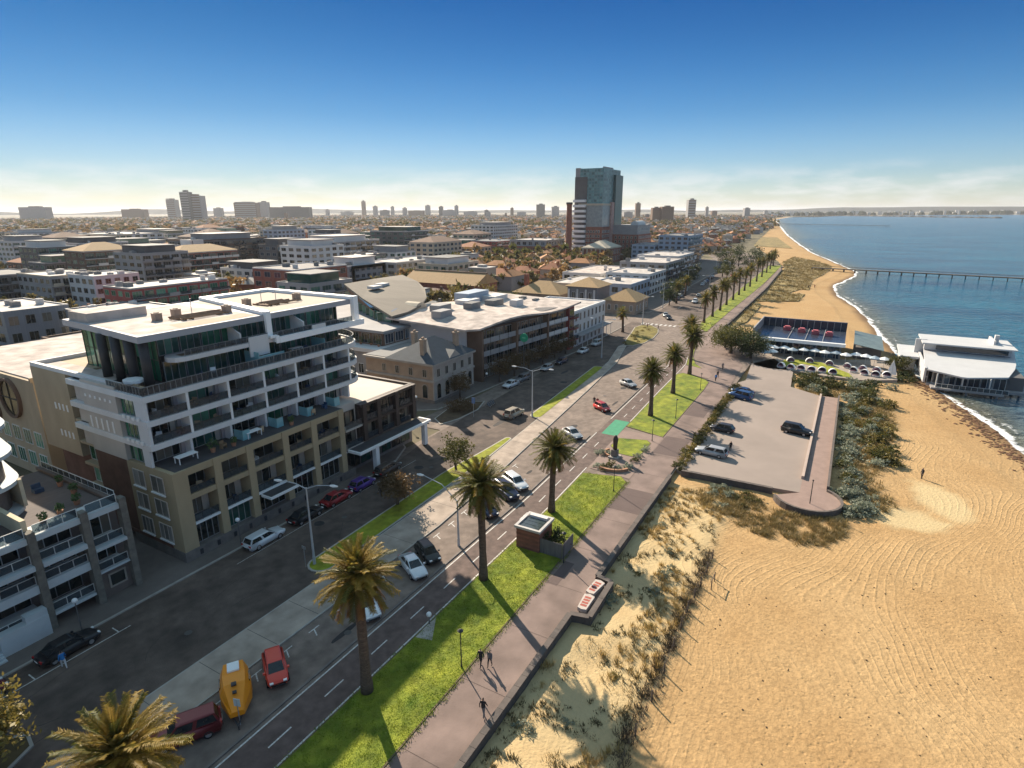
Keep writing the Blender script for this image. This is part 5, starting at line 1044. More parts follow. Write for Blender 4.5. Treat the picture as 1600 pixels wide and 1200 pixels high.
for t in X:
    x = 146 + 28 * t; yl = np.interp(x, [146, 147.6, 150, 174], [-22.5, -18.6, -16.6, -17.6]); yr = np.interp(x, [146, 146.2, 149.5, 158, 173.5], [-23.5, -25.4, -30.6, -33.2, -35.2]); rings.append([(x, yl, zr(x)), (x, yr, zr(x)), (x, yr, zr(x) - .3), (x, yl, zr(x) - .3)])
MB().loft(rings).build('curved_roof', M_pav, r_)
part(r_, 'floor', M_gr1, (149.5, 174, -34, -17.2, -.3, .25)); 
for i in range(6): win(r_, 'W', 149.8, -19 - i * 2.1, .3, 2.0, 2.4, 2, 1, M_wfr, G_blue)
for i in range(7): win(r_, 'N', 152 + i * 3.1, -17.3, .3, 2.9, 2.5, 2, 1, M_wfr, G_dark)
part(r_, 'inner_wall', M_gr2, (151, 173, -33.6, -18.4, .25, 3.0)); part(r_, 'clerestory', M_pav, (165.5, 174.4, -33.4, -17.2, 4.4, 6.0)); part(r_, 'clerestory_glass', G_blue, (165.3, 165.49, -32.8, -19.5, 4.6, 5.6)); part(r_, 'clerestory_roof', M_pav, (163.6, 175.4, -34, -16.6, 6.0, 6.3)); part(r_, 'roof_fin', M_pav, (170, 171, -31.5, -30.7, 6.3, 8.2), (168, 174.5, -30.7, -30.3, 6.3, 7.2)); part(r_, 'end_wall', M_pav, (150, 168, -16.9, -16.5, .2, 3.4), (167.6, 168.2, -17.8, -15.6, .2, 6.4)); part(r_, 'side_wing', M_pav, (162, 176, -16.4, -12.6, 2.6, 3.1), (163, 175, -15.8, -13, -.4, 2.6)); part(r_, 'terrace', M_gr1, (146.6, 149.6, -30, -17.8, -.25, .1)); 
for i in range(6): rail(r_, 146.8, -18.6 - i * 2, 146.8, -20.6 - i * 2, .1, .9, 1., M_wfr)
for x in (147.4, 152, 158, 164, 170):
    for y in (-19, -24, -29, -33.4):
        if not (x < 149 and y < -30): MB().tube((x, y, -3), (x, y, -.3), .22, n=8).build('stilt', M_gr1, r_)
for y in (-18.6, -23, -27.5): MB().tube((147.2, y, .1), (147.2, y, 3.0), .13, n=8).build('roof_post', M_wfr, r_)
# ---- piers
def pier(name, lab, p0, p1, wd, z, step):
    r = thing(name, lab, 'pier', (p0[0], p0[1], -1)); P0, P1 = Vector(p0), Vector(p1); d = (P1 - P0); L = d.length; u = d / L; n_ = Vector((-u.y, u.x)); M_t = pm('weathered_pier_timber', (.10, .085, .07), .9, .25, .6)
    MB().prism([tuple(P0 - n_ * wd / 2), tuple(P1 - n_ * wd / 2), tuple(P1 + n_ * wd / 2), tuple(P0 + n_ * wd / 2)], z - .45, z).build('deck', M_t, r); k = 0
    while k * step < L:
        for s_ in (-1, 1):
            q = P0 + u * k * step + n_ * s_ * wd * .42; MB().tube((q.x, q.y, -3), (q.x, q.y, z - .45), .24, n=6).build('pile', M_t, r)
        k += 1
    for s_ in (-1, 1):
        a, c = P0 + n_ * s_ * wd * .48, P1 + n_ * s_ * wd * .48; MB().tube((a.x, a.y, z + 1), (c.x, c.y, z + 1), .07, n=5).build('handrail', M_t, r)
pier('pier', 'long timber pier on piles running out to the right', (421, 22), (396, -130), 3.2, 1.2, 6.)
pier('pier', 'far low pier line near the head of the bay', (1720, 205), (1560, -60), 6, 1.5, 30.)
b = MB(); 
for i in range(40):
    t = i / 39; x, y = 4150 - 900 * t, 60 - 560 * t; b.ball((x, y, -1), 16 + 6 * math.sin(i * 2.3), 7, 4, .3)
tag(b.build('breakwater', pm('breakwater_rock', (.09, .085, .08), .9, .3, .05), org=(3700, -200, -1)), 'thin dark rock breakwater far out across the bay', 'breakwater')
# ================================================================ TREES AND PLANTS
def leaf_mat(name, c, c2, trans=.35, objvar=.15):
    m = bpy.data.materials.new(name); m.use_nodes = True; N = m.node_tree.nodes; L = m.node_tree.links; p = N['Principled BSDF']; p.inputs['Roughness'].default_value = .55; p.inputs['Specular IOR Level'].default_value = .3
    geo = N.new('ShaderNodeNewGeometry'); n1 = N.new('ShaderNodeTexNoise'); n1.inputs['Scale'].default_value = 1.1; n1.inputs['Detail'].default_value = 3; L.new(geo.outputs['Position'], n1.inputs['Vector'])
    mr = N.new('ShaderNodeMapRange'); mr.inputs[1].default_value = .35; mr.inputs[2].default_value = .65; L.new(n1.outputs['Fac'], mr.inputs[0])
    mx_ = N.new('ShaderNodeMixRGB'); mx_.inputs['Color1'].default_value = (*c, 1); mx_.inputs['Color2'].default_value = (*c2, 1); L.new(mr.outputs[0], mx_.inputs['Fac'])
    oi = N.new('ShaderNodeObjectInfo'); m3 = N.new('ShaderNodeMapRange'); m3.inputs[3].default_value = 1 - objvar; m3.inputs[4].default_value = 1 + objvar; L.new(oi.outputs['Random'], m3.inputs[0])
    mm = N.new('ShaderNodeMixRGB'); mm.blend_type = 'MULTIPLY'; mm.inputs['Fac'].default_value = 1; L.new(mx_.outputs[0], mm.inputs['Color1']); L.new(m3.outputs[0], mm.inputs['Color2'])
    L.new(mm.outputs[0], p.inputs['Base Color']); tr = N.new('ShaderNodeBsdfTranslucent'); L.new(mm.outputs[0], tr.inputs[0]); ms = N.new('ShaderNodeMixShader'); ms.inputs[0].default_value = trans
    L.new(p.outputs[0], ms.inputs[1]); L.new(tr.outputs[0], ms.inputs[2]); L.new(ms.outputs[0], N['Material Output'].inputs['Surface']); MATS[name] = m; return m
LF_palm = leaf_mat('palm_frond_green', (.085, .095, .018), (.17, .155, .03), .4, .25); LF_sunlit = leaf_mat('palm_frond_sunlit', (.23, .18, .03), (.32, .215, .05), .45, .25); LF_dead = leaf_mat('palm_frond_dry', (.26, .14, .05), (.20, .10, .035), .3, .2)  # golden copy puts backlit sunlight into the frond colour
LF_olive = leaf_mat('leaf_olive', (.06, .07, .018), (.12, .11, .03)); LF_dark = leaf_mat('leaf_dark_green', (.028, .045, .018), (.06, .075, .025)); LF_red = leaf_mat('leaf_bronze', (.11, .07, .03), (.16, .10, .045)); LF_yel = leaf_mat('leaf_golden_olive', (.17, .14, .035), (.24, .18, .05)); LF_grey = leaf_mat('leaf_grey_green', (.19, .22, .16), (.29, .31, .23)); LF_sub = leaf_mat('leaf_suburb', (.12, .105, .04), (.20, .155, .06)); LF_sub2 = leaf_mat('leaf_suburb_warm', (.24, .15, .055), (.30, .185, .075))
M_bark = pm('bark', (.12, .09, .07), .95, .3, 3., .8, 9.); M_ptrunk = pm('palm_trunk_bark', (.12, .085, .065), .95, .35, 2., 1.5, 7., streak=(1, 1, 5))
def frond_mesh(k, L_, droop, lift, mat, nl=32):
    """one feather frond along +x: arched rachis with two rows of leaflets"""
    q = random.Random(k); b = MB(); pts = []
    for i in range(nl + 1):
        t = i / nl; pts.append(Vector((L_ * (t - .12 * t * t), 0, lift * t - droop * t * t * L_)))
    b.path(pts[::4] + ([pts[-1]] if (nl % 4) else []), [.045 * (1 - .8 * i / (nl // 4 + 1)) for i in range(len(pts[::4]) + (1 if nl % 4 else 0))], 4)
    for i in range(2, nl + 1):
        t = i / nl; p = pts[i]; d = (pts[min(i + 1, nl)] - pts[i - 1]).normalized()
        ln = .50 * math.sin(min(1, t * 1.25 + .14) * math.pi * .86) + .12
        for s_ in (-1, 1):
            side = Vector((0, s_, 0)); dr = (side * .86 + d * .55 + Vector((0, 0, q.uniform(-.32, .18)))).normalized() * ln * q.uniform(.85, 1.1); w_ = d * .036
            b.add([p - w_, p + w_, p + dr * .6 + w_ * .9 + Vector((0, 0, .02)), p + dr - Vector((0, 0, .08 * ln)), p + dr * .6 - w_ * .9 + Vector((0, 0, .02))], [(0, 1, 2, 3, 4)])
    return b.mesh('frond', mat)
FR = {}
for nm, mt in (('g', LF_palm), ('y', LF_sunlit), ('d', LF_dead)):
    FR[nm] = [frond_mesh(i, 3.75, .14 + .05 * i, .5, mt) for i in range(3)]
def palm_specs(seed, gold):
    q = random.Random(seed); out = []
    for k in range(118):
        t = k / 117; el = 86 - 152 * t ** .95 + q.uniform(-7, 7); az = k * 137.5 + q.uniform(-14, 14); L_ = (.74 + .22 * math.sin(min(1, t * 1.6) * math.pi / 2)) * q.uniform(.9, 1.08)
        if el < -48: kind = 'd' if q.random() < .75 else 'g'
        elif q.random() < gold: kind = 'y'
        else: kind = 'g'
        out.append((az, el, L_, kind, q.randrange(3)))
    return out
def palm_trunk(h, seed):
    q = random.Random(seed); b = MB(); lx, ly = q.uniform(-.45, .45), q.uniform(-.45, .45)
    n = 14; pts = []; rs = []
    for i in range(n + 1):
        t = i / n; pts.append((lx * t * t, ly * t * t, h * t)); rs.append((.50 - .14 * min(1, t * 4)) * (1 + .05 * (i % 2)) + (.14 * max(0, (t - .86) / .14)))
    b.path(pts, rs, 12); return b.mesh('trunk', M_ptrunk, True), (lx, ly)
def palm(x, y, h, seed, lab, gold=.25, near=True, sc_=1., z=.1):
    r = thing('palm_tree', lab, 'palm tree', (x, y, z), 'palms along the beachfront lawn')
    tm, (lx, ly) = palm_trunk(h, seed); local('trunk', tm, r)
    sp = palm_specs(seed, gold)
    if near:
        for az, el, L_, kd, v in sp:
            o = local('frond', FR[kd][v], r, (lx, ly, h - .05), (0, R(-el), R(az)), (L_ * sc_, L_ * sc_, L_ * sc_))
        b = MB()
        for k in range(40):
            a = k * 2.4; zz = h - .9 + .9 * (k / 40); rr_ = .42 + .1 * math.sin(k); b.add([(lx + rr_ * math.cos(a) - .08 * math.sin(a), ly + rr_ * math.sin(a) + .08 * math.cos(a), zz), (lx + rr_ * math.cos(a) + .08 * math.sin(a), ly + rr_ * math.sin(a) - .08 * math.cos(a), zz), (lx + (rr_ + .25) * math.cos(a), ly + (rr_ + .25) * math.sin(a), zz + .45)], [(0, 1, 2)])
        local('frond_base', b.mesh('frond_base', M_ptrunk), r)
    else: local('crown', FAR_CROWN[seed % 3], r, (lx, ly, h - .05), (0, 0, seed * 1.7), (sc_,) * 3)
    return r
def join_crown(seed):
    """crown of a distant palm as one mesh, same fronds as the near ones"""
    V, F, mi = [], [], []
    for az, el, L_, kd, v in palm_specs(seed, .2)[::2]:
        me = FR[kd][v]; M_ = Matrix.Rotation(R(az), 4, 'Z') @ Matrix.Rotation(R(-el), 4, 'Y') @ Matrix.Scale(L_, 4); b0 = len(V); V += [tuple(M_ @ vv.co) for vv in me.vertices]
        for f in me.polygons: F.append(tuple(i + b0 for i in f.vertices)); mi.append('gyd'.index(kd))
    me = bpy.data.meshes.new('crown'); me.from_pydata(V, [], F); [me.materials.append(m) for m in (LF_palm, LF_sunlit, LF_dead)]; me.polygons.foreach_set('material_index', mi); return me
FAR_CROWN = [join_crown(s) for s in (91, 92, 93)]
NP = [(10.8, 28.9, 9.4, 1, 'palm whose golden crown is cut by the bottom picture edge', .75), (26.8, 28.4, 10.2, 2, 'palm with large golden orange crown beside the red hatchback', .85), (43.6, 28.3, 10.8, 3, 'tallest near palm beside the kiosk with green crown', .22), (59.6, 28.4, 8.6, 4, 'palm on the lawn just beyond the brick kiosk', .12),
      (100.5, 28.3, 8.6, 5, 'first palm past the green bike crossing', .1), (116.2, 28.4, 8.2, 6, 'second palm past the green bike crossing', .1), (132.6, 29.0, 9.2, 7, 'third palm past the green bike crossing at lawn end', .1), (147, 32.2, 8.8, 8, 'palm on the small grass triangle past the crossing path', .15)]
PSC = [1.0, 1.02, 1.0, .92, .9, .86, .98, .95]
for (x, y, h, s_, lab, g), k_ in zip(NP, PSC): palm(x, y, h, s_, lab, g, sc_=k_)
FP = [(199.7, 40.4), (213, 40.4), (228, 40.7), (242.5, 41.1), (258.6, 41.4), (275, 41.8), (291, 42), (308.5, 42.2), (333, 42.6), (357, 43.2), (383, 44), (408, 45), (432, 46)]
ORD = ['first', 'second', 'third', 'fourth', 'fifth', 'sixth', 'seventh', 'eighth', 'ninth', 'tenth', 'eleventh', 'twelfth', 'last']
for i, (x, y) in enumerate(FP): palm(x, y, 8.2 + (i * 37 % 11) / 6, 20 + i, '%s palm of the far row beyond the road crossing' % ORD[i], near=False)
for i, (x, y, h) in enumerate(((172, 58.8, 6), (238, 59.6, 7), (262, 62, 7))): palm(x, y, h, 40 + i, ['short palm beside the white hotel crossing', 'palm on the inland side of the far road', 'farther palm on the inland side of far road'][i], near=False, sc_=.8)
# broadleaf crowns: leaf-sized faces gathered in clumps through the crown's volume
def crown_mesh(seed, rx, ry, rz, n, leaf, mat, clump=.26, flat=0., top=.0):
    q = np.random.RandomState(seed); nc = max(8, n // 26)
    d = q.normal(size=(nc, 3)); d /= np.linalg.norm(d, axis=1)[:, None]; c = d * (q.uniform(.25, 1, nc) ** .45)[:, None]; c[:, 2] = np.where(c[:, 2] < -.55, -.55 + .2 * q.rand(nc), c[:, 2])
    c *= (1 + .22 * q.normal(size=(nc, 1)))
    idx = q.randint(0, nc, n); p = c[idx] + q.normal(size=(n, 3)) * clump * .62; p *= np.array([rx, ry, rz])
    u = q.normal(size=(n, 3)); u /= np.linalg.norm(u, axis=1)[:, None]; v = np.cross(u, q.normal(size=(n, 3))); v /= np.linalg.norm(v, axis=1)[:, None]
    L_ = leaf * q.uniform(.6, 1.3, (n, 1)); V = np.stack([p - u * L_, p + v * L_ * .5, p + u * L_, p - v * L_ * .5], 1).reshape(-1, 3)
    V[:, 2] += rz * .55
    F = np.arange(4 * n).reshape(n, 4)
    me = bpy.data.meshes.new('crown'); me.from_pydata(V.tolist(), [], F.tolist()); me.materials.append(mat); return me
def trunk_mesh(h, r, seed, spread=1.4):
    q = random.Random(seed); b = MB(); b.path([(0, 0, 0), (q.uniform(-.1, .1), q.uniform(-.1, .1), h * .5), (q.uniform(-.2, .2), q.uniform(-.2, .2), h)], [r * 1.3, r, r * .7], 8)
    for k in range(4):
        a = k * 1.6 + q.uniform(-.3, .3); b.path([(0, 0, h * .7), (spread * .5 * math.cos(a), spread * .5 * math.sin(a), h * 1.05), (spread * math.cos(a), spread * math.sin(a), h * 1.4)], [r * .6, r * .4, r * .15], 6)
    return b.mesh('trunk', M_bark, True)
def tree(name, lab, x, y, h, rad, rz, mat, n=1500, leaf=.2, seed=0, group=None, z=0., cat='tree', loc2=None):
    r = thing(name, lab, cat, (x, y, z), group, seed * .9); local('trunk', trunk_mesh(h, max(.06, rad * .07), seed, rad * .6), r); local('crown', crown_mesh(seed, rad, rad * .95, rz, n, leaf, mat), r, (0, 0, h)); return r
tree('median_tree', 'small bronze leaved tree on grass median by purple car', 51.6, 46.3, 1.6, 2.3, 1.7, LF_red, 2000, .17, 3, z=.12)
tree('median_tree', 'olive leaved tree on the median behind the tall near palm', 63.6, 45.6, 2.2, 2.2, 1.8, LF_olive, 2200, .17, 4, z=.12)
tree('corner_shrub', 'low bronze shrub mound on the corner traffic island', 86, 60.3, .5, 2.6, .9, LF_red, 1500, .16, 5, z=.12)
tree('street_tree', 'bronze street tree before the heritage corner building', 92.5, 64.8, 2.0, 2.2, 1.9, LF_red, 1700, .18, 6, z=.12)
for i, x in enumerate((106, 112, 118.5, 125, 131, 137)): tree('street_tree', '%s bronze street tree from heritage building along wavy-roofed flats' % ORD[i], x, 63.6 - (x - 105) * .05, 2.2, 2.4 + .3 * (i % 2), 1.9, LF_red, 1300, .2, 10 + i, 'street trees along the flats', .12)
tree('coastal_tree', 'large spreading olive tree left of the beach restaurant', 158.5, 24.6, 2.6, 5.0, 3.0, LF_olive, 5200, .24, 20)
tree('coastal_tree', 'dark rounded tree directly beside the beach restaurant wall', 155.5, 19.2, 2.2, 4.2, 2.6, LF_dark, 4200, .24, 21)
tree('coastal_tree', 'smaller olive tree at the promenade bend by restaurant', 165, 27.2, 2.0, 3.2, 2.2, LF_olive, 2600, .22, 22)
tree('coastal_tree', 'small round tree beside the white pavilion', 160, -12.2, 1.2, 2.4, 1.7, LF_olive, 2000, .2, 23, z=-.5)
tree('corner_tree', 'yellow green tree in the bottom left picture corner', 9.4, 46.4, 2.0, 2.3, 2.0, LF_yel, 2600, .2, 24, z=.12)
for i, (x, y, rad, h, m_) in enumerate([(146, 104, 4.5, 3, LF_olive), (152, 112, 4, 3, LF_yel), (158, 99, 4.2, 3, LF_olive), (168, 108, 4.6, 4, LF_olive), (176, 122, 4.4, 4, LF_yel), (186, 104, 4, 3, LF_olive), (150, 130, 4.4, 3, LF_olive), (132, 135, 4, 3, LF_dark), (196, 122, 4.2, 4, LF_yel), (172, 92, 3.4, 3, LF_olive)]):
    tree('garden_tree', ['pale olive tree beside the swooping roof', 'golden tree behind the swooping roof tip', 'olive tree between swoop roof and wavy roof', 'olive tree before the old brick hall', 'golden tree at the brick hall wall', 'olive tree right of the brick hall', 'olive tree behind the swoop-roofed building', 'dark tree behind the swoop-roofed building', 'golden tree at the brick hall gable', 'olive tree behind the wavy roof plant room'][i], x, y, h, rad, rad * .75, m_, 900, .42, 50 + i, 'trees behind the wavy-roofed flats')
for i, (x, y, rad, h, m_) in enumerate([(232, 60.8, 3.2, 3, LF_dark), (252, 64.5, 3.4, 3, LF_dark), (270, 66.5, 3.2, 3, LF_olive), (288, 69, 3.4, 3, LF_dark), (306, 71, 3.8, 3, LF_dark), (326, 73, 3.6, 3, LF_dark), (350, 63, 4, 4, LF_dark), (372, 64, 4.4, 4, LF_olive), (398, 72, 4.6, 5, LF_dark), (420, 66, 4.4, 4, LF_dark), (445, 78, 5, 5, LF_olive), (470, 74, 5, 5, LF_dark), (330, 57, 3.6, 4, LF_olive), (395, 56, 4, 4, LF_dark), (440, 56, 4.4, 4, LF_dark), (470, 62, 5, 5, LF_dark), (500, 80, 5, 4, LF_olive), (452, 49, 3.8, 3, LF_dark)]):
    tree('road_tree', '%s dark street tree from the crossing along the far road' % (ORD + ['thirteenth', 'fourteenth', 'fifteenth', 'sixteenth', 'seventeenth'])[i] if i != 12 else 'dark street tree standing alone on far road median', x, y, h, rad, rad * .85, m_, 700, .42, 70 + i, 'street trees along the far road')
# shrubs round the car park and beach club
q = random.Random(8)
SM = {k: [crown_mesh(200 + j, 1., .95, .62, 420, .13, m_) for j in range(3)] for k, m_ in (('grey', LF_grey), ('olive', LF_olive), ('dark', LF_dark), ('yel', LF_yel))}
SG = {'grey': 'silvery grey', 'olive': 'olive', 'dark': 'dark green', 'yel': 'golden'}
def shrub(x, y, s_, kind, where, grp):
    z = dune_h(x, y) - .05 if y < 17 and not (79 < x < 129 and 2 < y < 19) else .05
    o = bpy.data.objects.new('shrub', SM[kind][q.randrange(3)]); COL.objects.link(o); o.location = (x, y, z); o.scale = (s_ * q.uniform(.9, 1.2), s_, s_ * q.uniform(.75, 1.1)); o.rotation_euler = (0, 0, q.uniform(0, 6)); tag(o, '%s shrub %s' % (SG[kind], where), 'shrub', grp); return o
for i in range(44):
    x = 82 + i * 1.08 + q.uniform(-.4, .4); y = -2.6 - q.random() * 2.2
    shrub(x, y, q.uniform(.8, 1.5), q.choice(['grey', 'grey', 'olive', 'grey']), 'in the belt below the lookout wall', 'shrubs below the lookout wall')
for i in range(34):
    x = q.uniform(96, 132); y = q.uniform(-9.5, -4.5); shrub(x, y, q.uniform(.9, 1.7), q.choice(['yel', 'yel', 'grey', 'olive']), 'on the sand side of the lookout shrub belt', 'outer shrubs of the lookout belt')
for i in range(30):
    x = q.uniform(131, 146); y = q.uniform(-11, 7); shrub(x, y, q.uniform(1., 1.9), q.choice(['olive', 'dark', 'olive', 'grey']), 'between the car park and beach club garden', 'shrubs before the beach club garden')
for i in range(12):
    shrub(q.uniform(73.5, 78), q.uniform(6, 13), q.uniform(.5, 1.), q.choice(['grey', 'olive']), 'under the car park near wall', 'shrubs under the car park wall')
for i in range(14): shrub(q.uniform(78, 84), q.uniform(-6.5, -3.5), q.uniform(.8, 1.4), 'grey', 'round the foot of the circular lookout', 'shrubs round the lookout')
for i in range(12): shrub(q.uniform(148, 176), q.uniform(-15, -12), q.uniform(.8, 1.4), q.choice(['dark', 'olive']), 'beside the pavilion approach', 'shrubs beside the pavilion')
for i in range(42): shrub(80 + i * 1.17, 17.7 + .4 * q.random(), q.uniform(.7, 1.05), q.choice(['yel', 'olive', 'olive']), 'in the hedge strip between promenade and car park', 'hedge strip shrubs')
for i, (x, y) in enumerate([(79.6, 30), (80.2, 29), (76.2, 26.8), (75.4, 25.4), (75.0, 28.3), (74.6, 27.2), (79.5, 24.2), (76.6, 24.2), (81.2, 24.5), (84, 24.0)]): shrub(x, y, .8, q.choice(['grey', 'olive']), 'edging the curved planter of the little plaza', 'plaza planter shrubs')
for i in range(16):
    x = q.uniform(22, 74); y = q.uniform(10, 17); shrub(x, y, q.uniform(.4, .8), q.choice(['grey', 'grey', 'grey', 'yel']), 'in the dune strip below the sea wall', 'shrubs in the dune strip')
for i in range(9): shrub(157 + i * 3.1 + q.uniform(-.5, .5), 49.5 + 4 * q.random() + i * .3, q.uniform(.5, .8), 'yel', 'on the dry grass island at the crossing', 'shrubs on the crossing island')
# tussock grasses: far too many to count
def tufts(name, lab, pts, hmin, hmax, mat, nb=14, wid=.03, seed=1, spread=.28):
    q_ = np.random.RandomState(seed); P_ = np.array(pts); n = len(P_); V = np.zeros((n, nb, 3, 3))
    a = q_.uniform(0, 6.283, (n, nb)); ln = q_.uniform(hmin, hmax, (n, 1)) * q_.uniform(.6, 1, (n, nb)); tl = q_.uniform(.15, .8, (n, nb)); r0 = q_.uniform(0, spread, (n, nb))
    bx_ = P_[:, None, 0] + r0 * np.cos(a); by_ = P_[:, None, 1] + r0 * np.sin(a); bz = P_[:, None, 2] - .03
    wx, wy = -np.sin(a) * wid, np.cos(a) * wid
    V[:, :, 0] = np.stack([bx_ - wx, by_ - wy, bz + 0 * a], -1); V[:, :, 1] = np.stack([bx_ + wx, by_ + wy, bz + 0 * a], -1); V[:, :, 2] = np.stack([bx_ + np.cos(a) * ln * tl, by_ + np.sin(a) * ln * tl, bz + ln * np.sqrt(1 - tl * tl * .8)], -1)
    V = V.reshape(-1, 3); F = np.arange(len(V)).reshape(-1, 3); me = bpy.data.meshes.new(name); me.from_pydata(V.tolist(), [], F.tolist()); me.materials.append(mat); o = bpy.data.objects.new(name, me); COL.objects.link(o); return tag(o, lab, kind='stuff')
LF_straw = leaf_mat('straw_grass', (.34, .23, .08), (.46, .33, .13), .35, 0); LF_tus = leaf_mat('tussock_green', (.20, .155, .06), (.29, .21, .085), .3, 0); LF_mat = leaf_mat('dune_creeper', (.13, .105, .05), (.22, .17, .08), .25, 0)
q = random.Random(21); pts = []
while len(pts) < 300:
    x, y = q.uniform(12, 75), q.uniform(9.3, 17.8)
    if mnoise.noise(Vector((x * .16, y * .16, 1.))) > .03 + .25 * q.random() - .12: pts.append((x, y, dune_h(x, y)))
tufts('dune_tussock', 'straw coloured tussock grass over the dune strip', pts, .35, .85, LF_straw, 30, .03, 1, .3)
pts = []
while len(pts) < 260:
    x, y = q.uniform(12, 76), q.uniform(9.2, 17.9)
    if mnoise.noise(Vector((x * .3, y * .3, 7.))) > .0: pts.append((x, y, dune_h(x, y)))
tufts('dune_tussock', 'low green dune grass between the tussocks', pts, .2, .6, LF_tus, 18, .03, 2, .5)
pts = [(x, y, dune_h(x, y) + .03) for x, y in [(q.uniform(12, 76), q.uniform(9.0, 17.9)) for _ in range(1500)] if mnoise.noise(Vector((x * .45, y * .45, 3.))) > .08]
tufts('dune_creeper', 'dark creeping ground cover on the dune sand', pts, .15, .4, LF_mat, 14, .05, 3, .3)
def inpoly(x, y, P_):
    c = False; n = len(P_)
    for i in range(n):
        (x1, y1), (x2, y2) = P_[i], P_[(i + 1) % n]
        if (y1 > y) != (y2 > y) and x < (x2 - x1) * (y - y1) / (y2 - y1) + x1: c = not c
    return c
veg = [(74.6, 14.6), (71.5, 12.6), (67.6, 6), (66.8, 2.2), (68.3, -1.5), (72, -3.6), (76, -3.8), (75.2, .5), (74.6, 5.5), (77.6, 7.2), (77.9, 12)]
pts = []
while len(pts) < 900:
    x, y = q.uniform(66, 79), q.uniform(-4.5, 15)
    if inpoly(x, y, veg) and mnoise.noise(Vector((x * .5, y * .5, 2.))) > -.22: pts.append((x, y, dune_h(x, y)))
tufts('dune_tussock', 'dry grass mat on the sand below the car park', pts, .3, .75, LF_tus, 18, .035, 4, .5)
pts = []
veg2 = [(79, -6.5), (83, -9.2), (87, -8), (92, -7), (98, -8.5), (108, -9.5), (118, -10.5), (128, -10), (142, -6), (140, 7), (131, 6), (130, -3), (100, -3.5), (84, -4)]
while len(pts) < 1300:
    x, y = q.uniform(78, 143), q.uniform(-11, 8)
    if inpoly(x, y, veg2): pts.append((x, y, dune_h(x, y)))
tufts('dune_tussock', 'dry grass among the shrubs beside the lookout', pts, .35, .9, LF_tus, 16, .045, 5, .6)
PD = [[(293, 32.3), (294.7, 23.8), (312.6, 20.2), (311.3, 16.4), (340, 17.4), (360, 17.7), (390, 14.5), (423, 12.1), (454, 12.4), (500, 26), (530, 42), (470, 44), (421, 38)], [(262, 32.8), (270, 17.5), (295, 16.9), (292, 32)], [(681, 104), (646, 53), (760, 72), (900, 95), (909, 136)], [(196, 31.6), (262, 33), (252, 29.5), (210, 28.5)]]
M_dveg = pm('dune_scrub', (.20, .15, .055), .95, .4, .12, 1., 1., c2=(.24, .18, .07), sc2=.6)
for i, P_ in enumerate(PD): struct('dune_scrub', MB().prism(P_, -.9, -.22 + .02 * i), M_dveg)
pts = []
while len(pts) < 1500:
    x, y = q.uniform(196, 530), q.uniform(12, 45)
    if any(inpoly(x, y, P_) for P_ in PD): pts.append((x, y, -.22))
tufts('dune_tussock', 'olive scrub covering the far beach dunes', pts, .5, 1.2, LF_tus, 14, .12, 6, 1.4)
# lawn blades
pts = []
while len(pts) < 9800:
    x, y = q.uniform(14, 72.5), q.uniform(22.55, 29.1)
    pts.append((x, y, .1))
LF_lawn = leaf_mat('lawn_blades', (.11, .185, .012), (.23, .255, .02), .4, 0)
tufts('lawn_grass', 'short green turf on the beachfront lawn', pts, .07, .16, LF_lawn, 8, .03, 7, .3)
# ================================================================ SUBURB TO THE HORIZON
OCC = []
for o in COL.objects:
    if o.get('category') in ('building', 'tower') and o.type == 'EMPTY':
        for ch in o.children:
            if ch.type == 'MESH' and ch.name.split('.')[0] in ('wall', 'tower_body', 'podium_wall', 'core_wall', 'brick_base', 'brick_wing', 'rear_block', 'west_block'):
                bb = [Vector(c) + Vector(o.location) for c in ch.bound_box]; OCC.append((min(v.x for v in bb) - 9, max(v.x for v in bb) + 9, min(v.y for v in bb) - 9, max(v.y for v in bb) + 9))
def free(x, y): return not any(a < x < b_ and c < y < d for a, b_, c, d in OCC)
def inland(x): return float(np.interp(x, [60, 100, 140, 210, 300, 420, 520, 900, 1500, 2600, 3600], [100, 130, 100, 130, 116, 146, 90, 122, 152, 322, 350]))
def in_view(x, y, m=.03):
    f_ = x * .8686 + y * .4955; l_ = -x * .4955 + y * .8686
    return f_ > 60 and -.95 * f_ - 20 < -l_ < .9 * f_ and l_ < (.9 + m) * f_
WALLS = [pm('house_cream', (.45, .38, .30), .9, .1, .1), pm('house_white', (.55, .53, .5), .9, .1, .1), pm('house_brick', (.22, .11, .08), .9, .1, .1), pm('house_grey', (.25, .24, .24), .9, .1, .1)]
ROOFS = [pm('roof_terracotta', (.30, .12, .06), .9, .2, .2), pm('roof_orange', (.38, .18, .08), .9, .2, .2), pm('roof_brown', (.15, .09, .065), .9, .2, .2), pm('roof_grey', (.20, .195, .19), .8, .15, .2), pm('roof_pale', (.45, .42, .39), .8, .12, .2)]
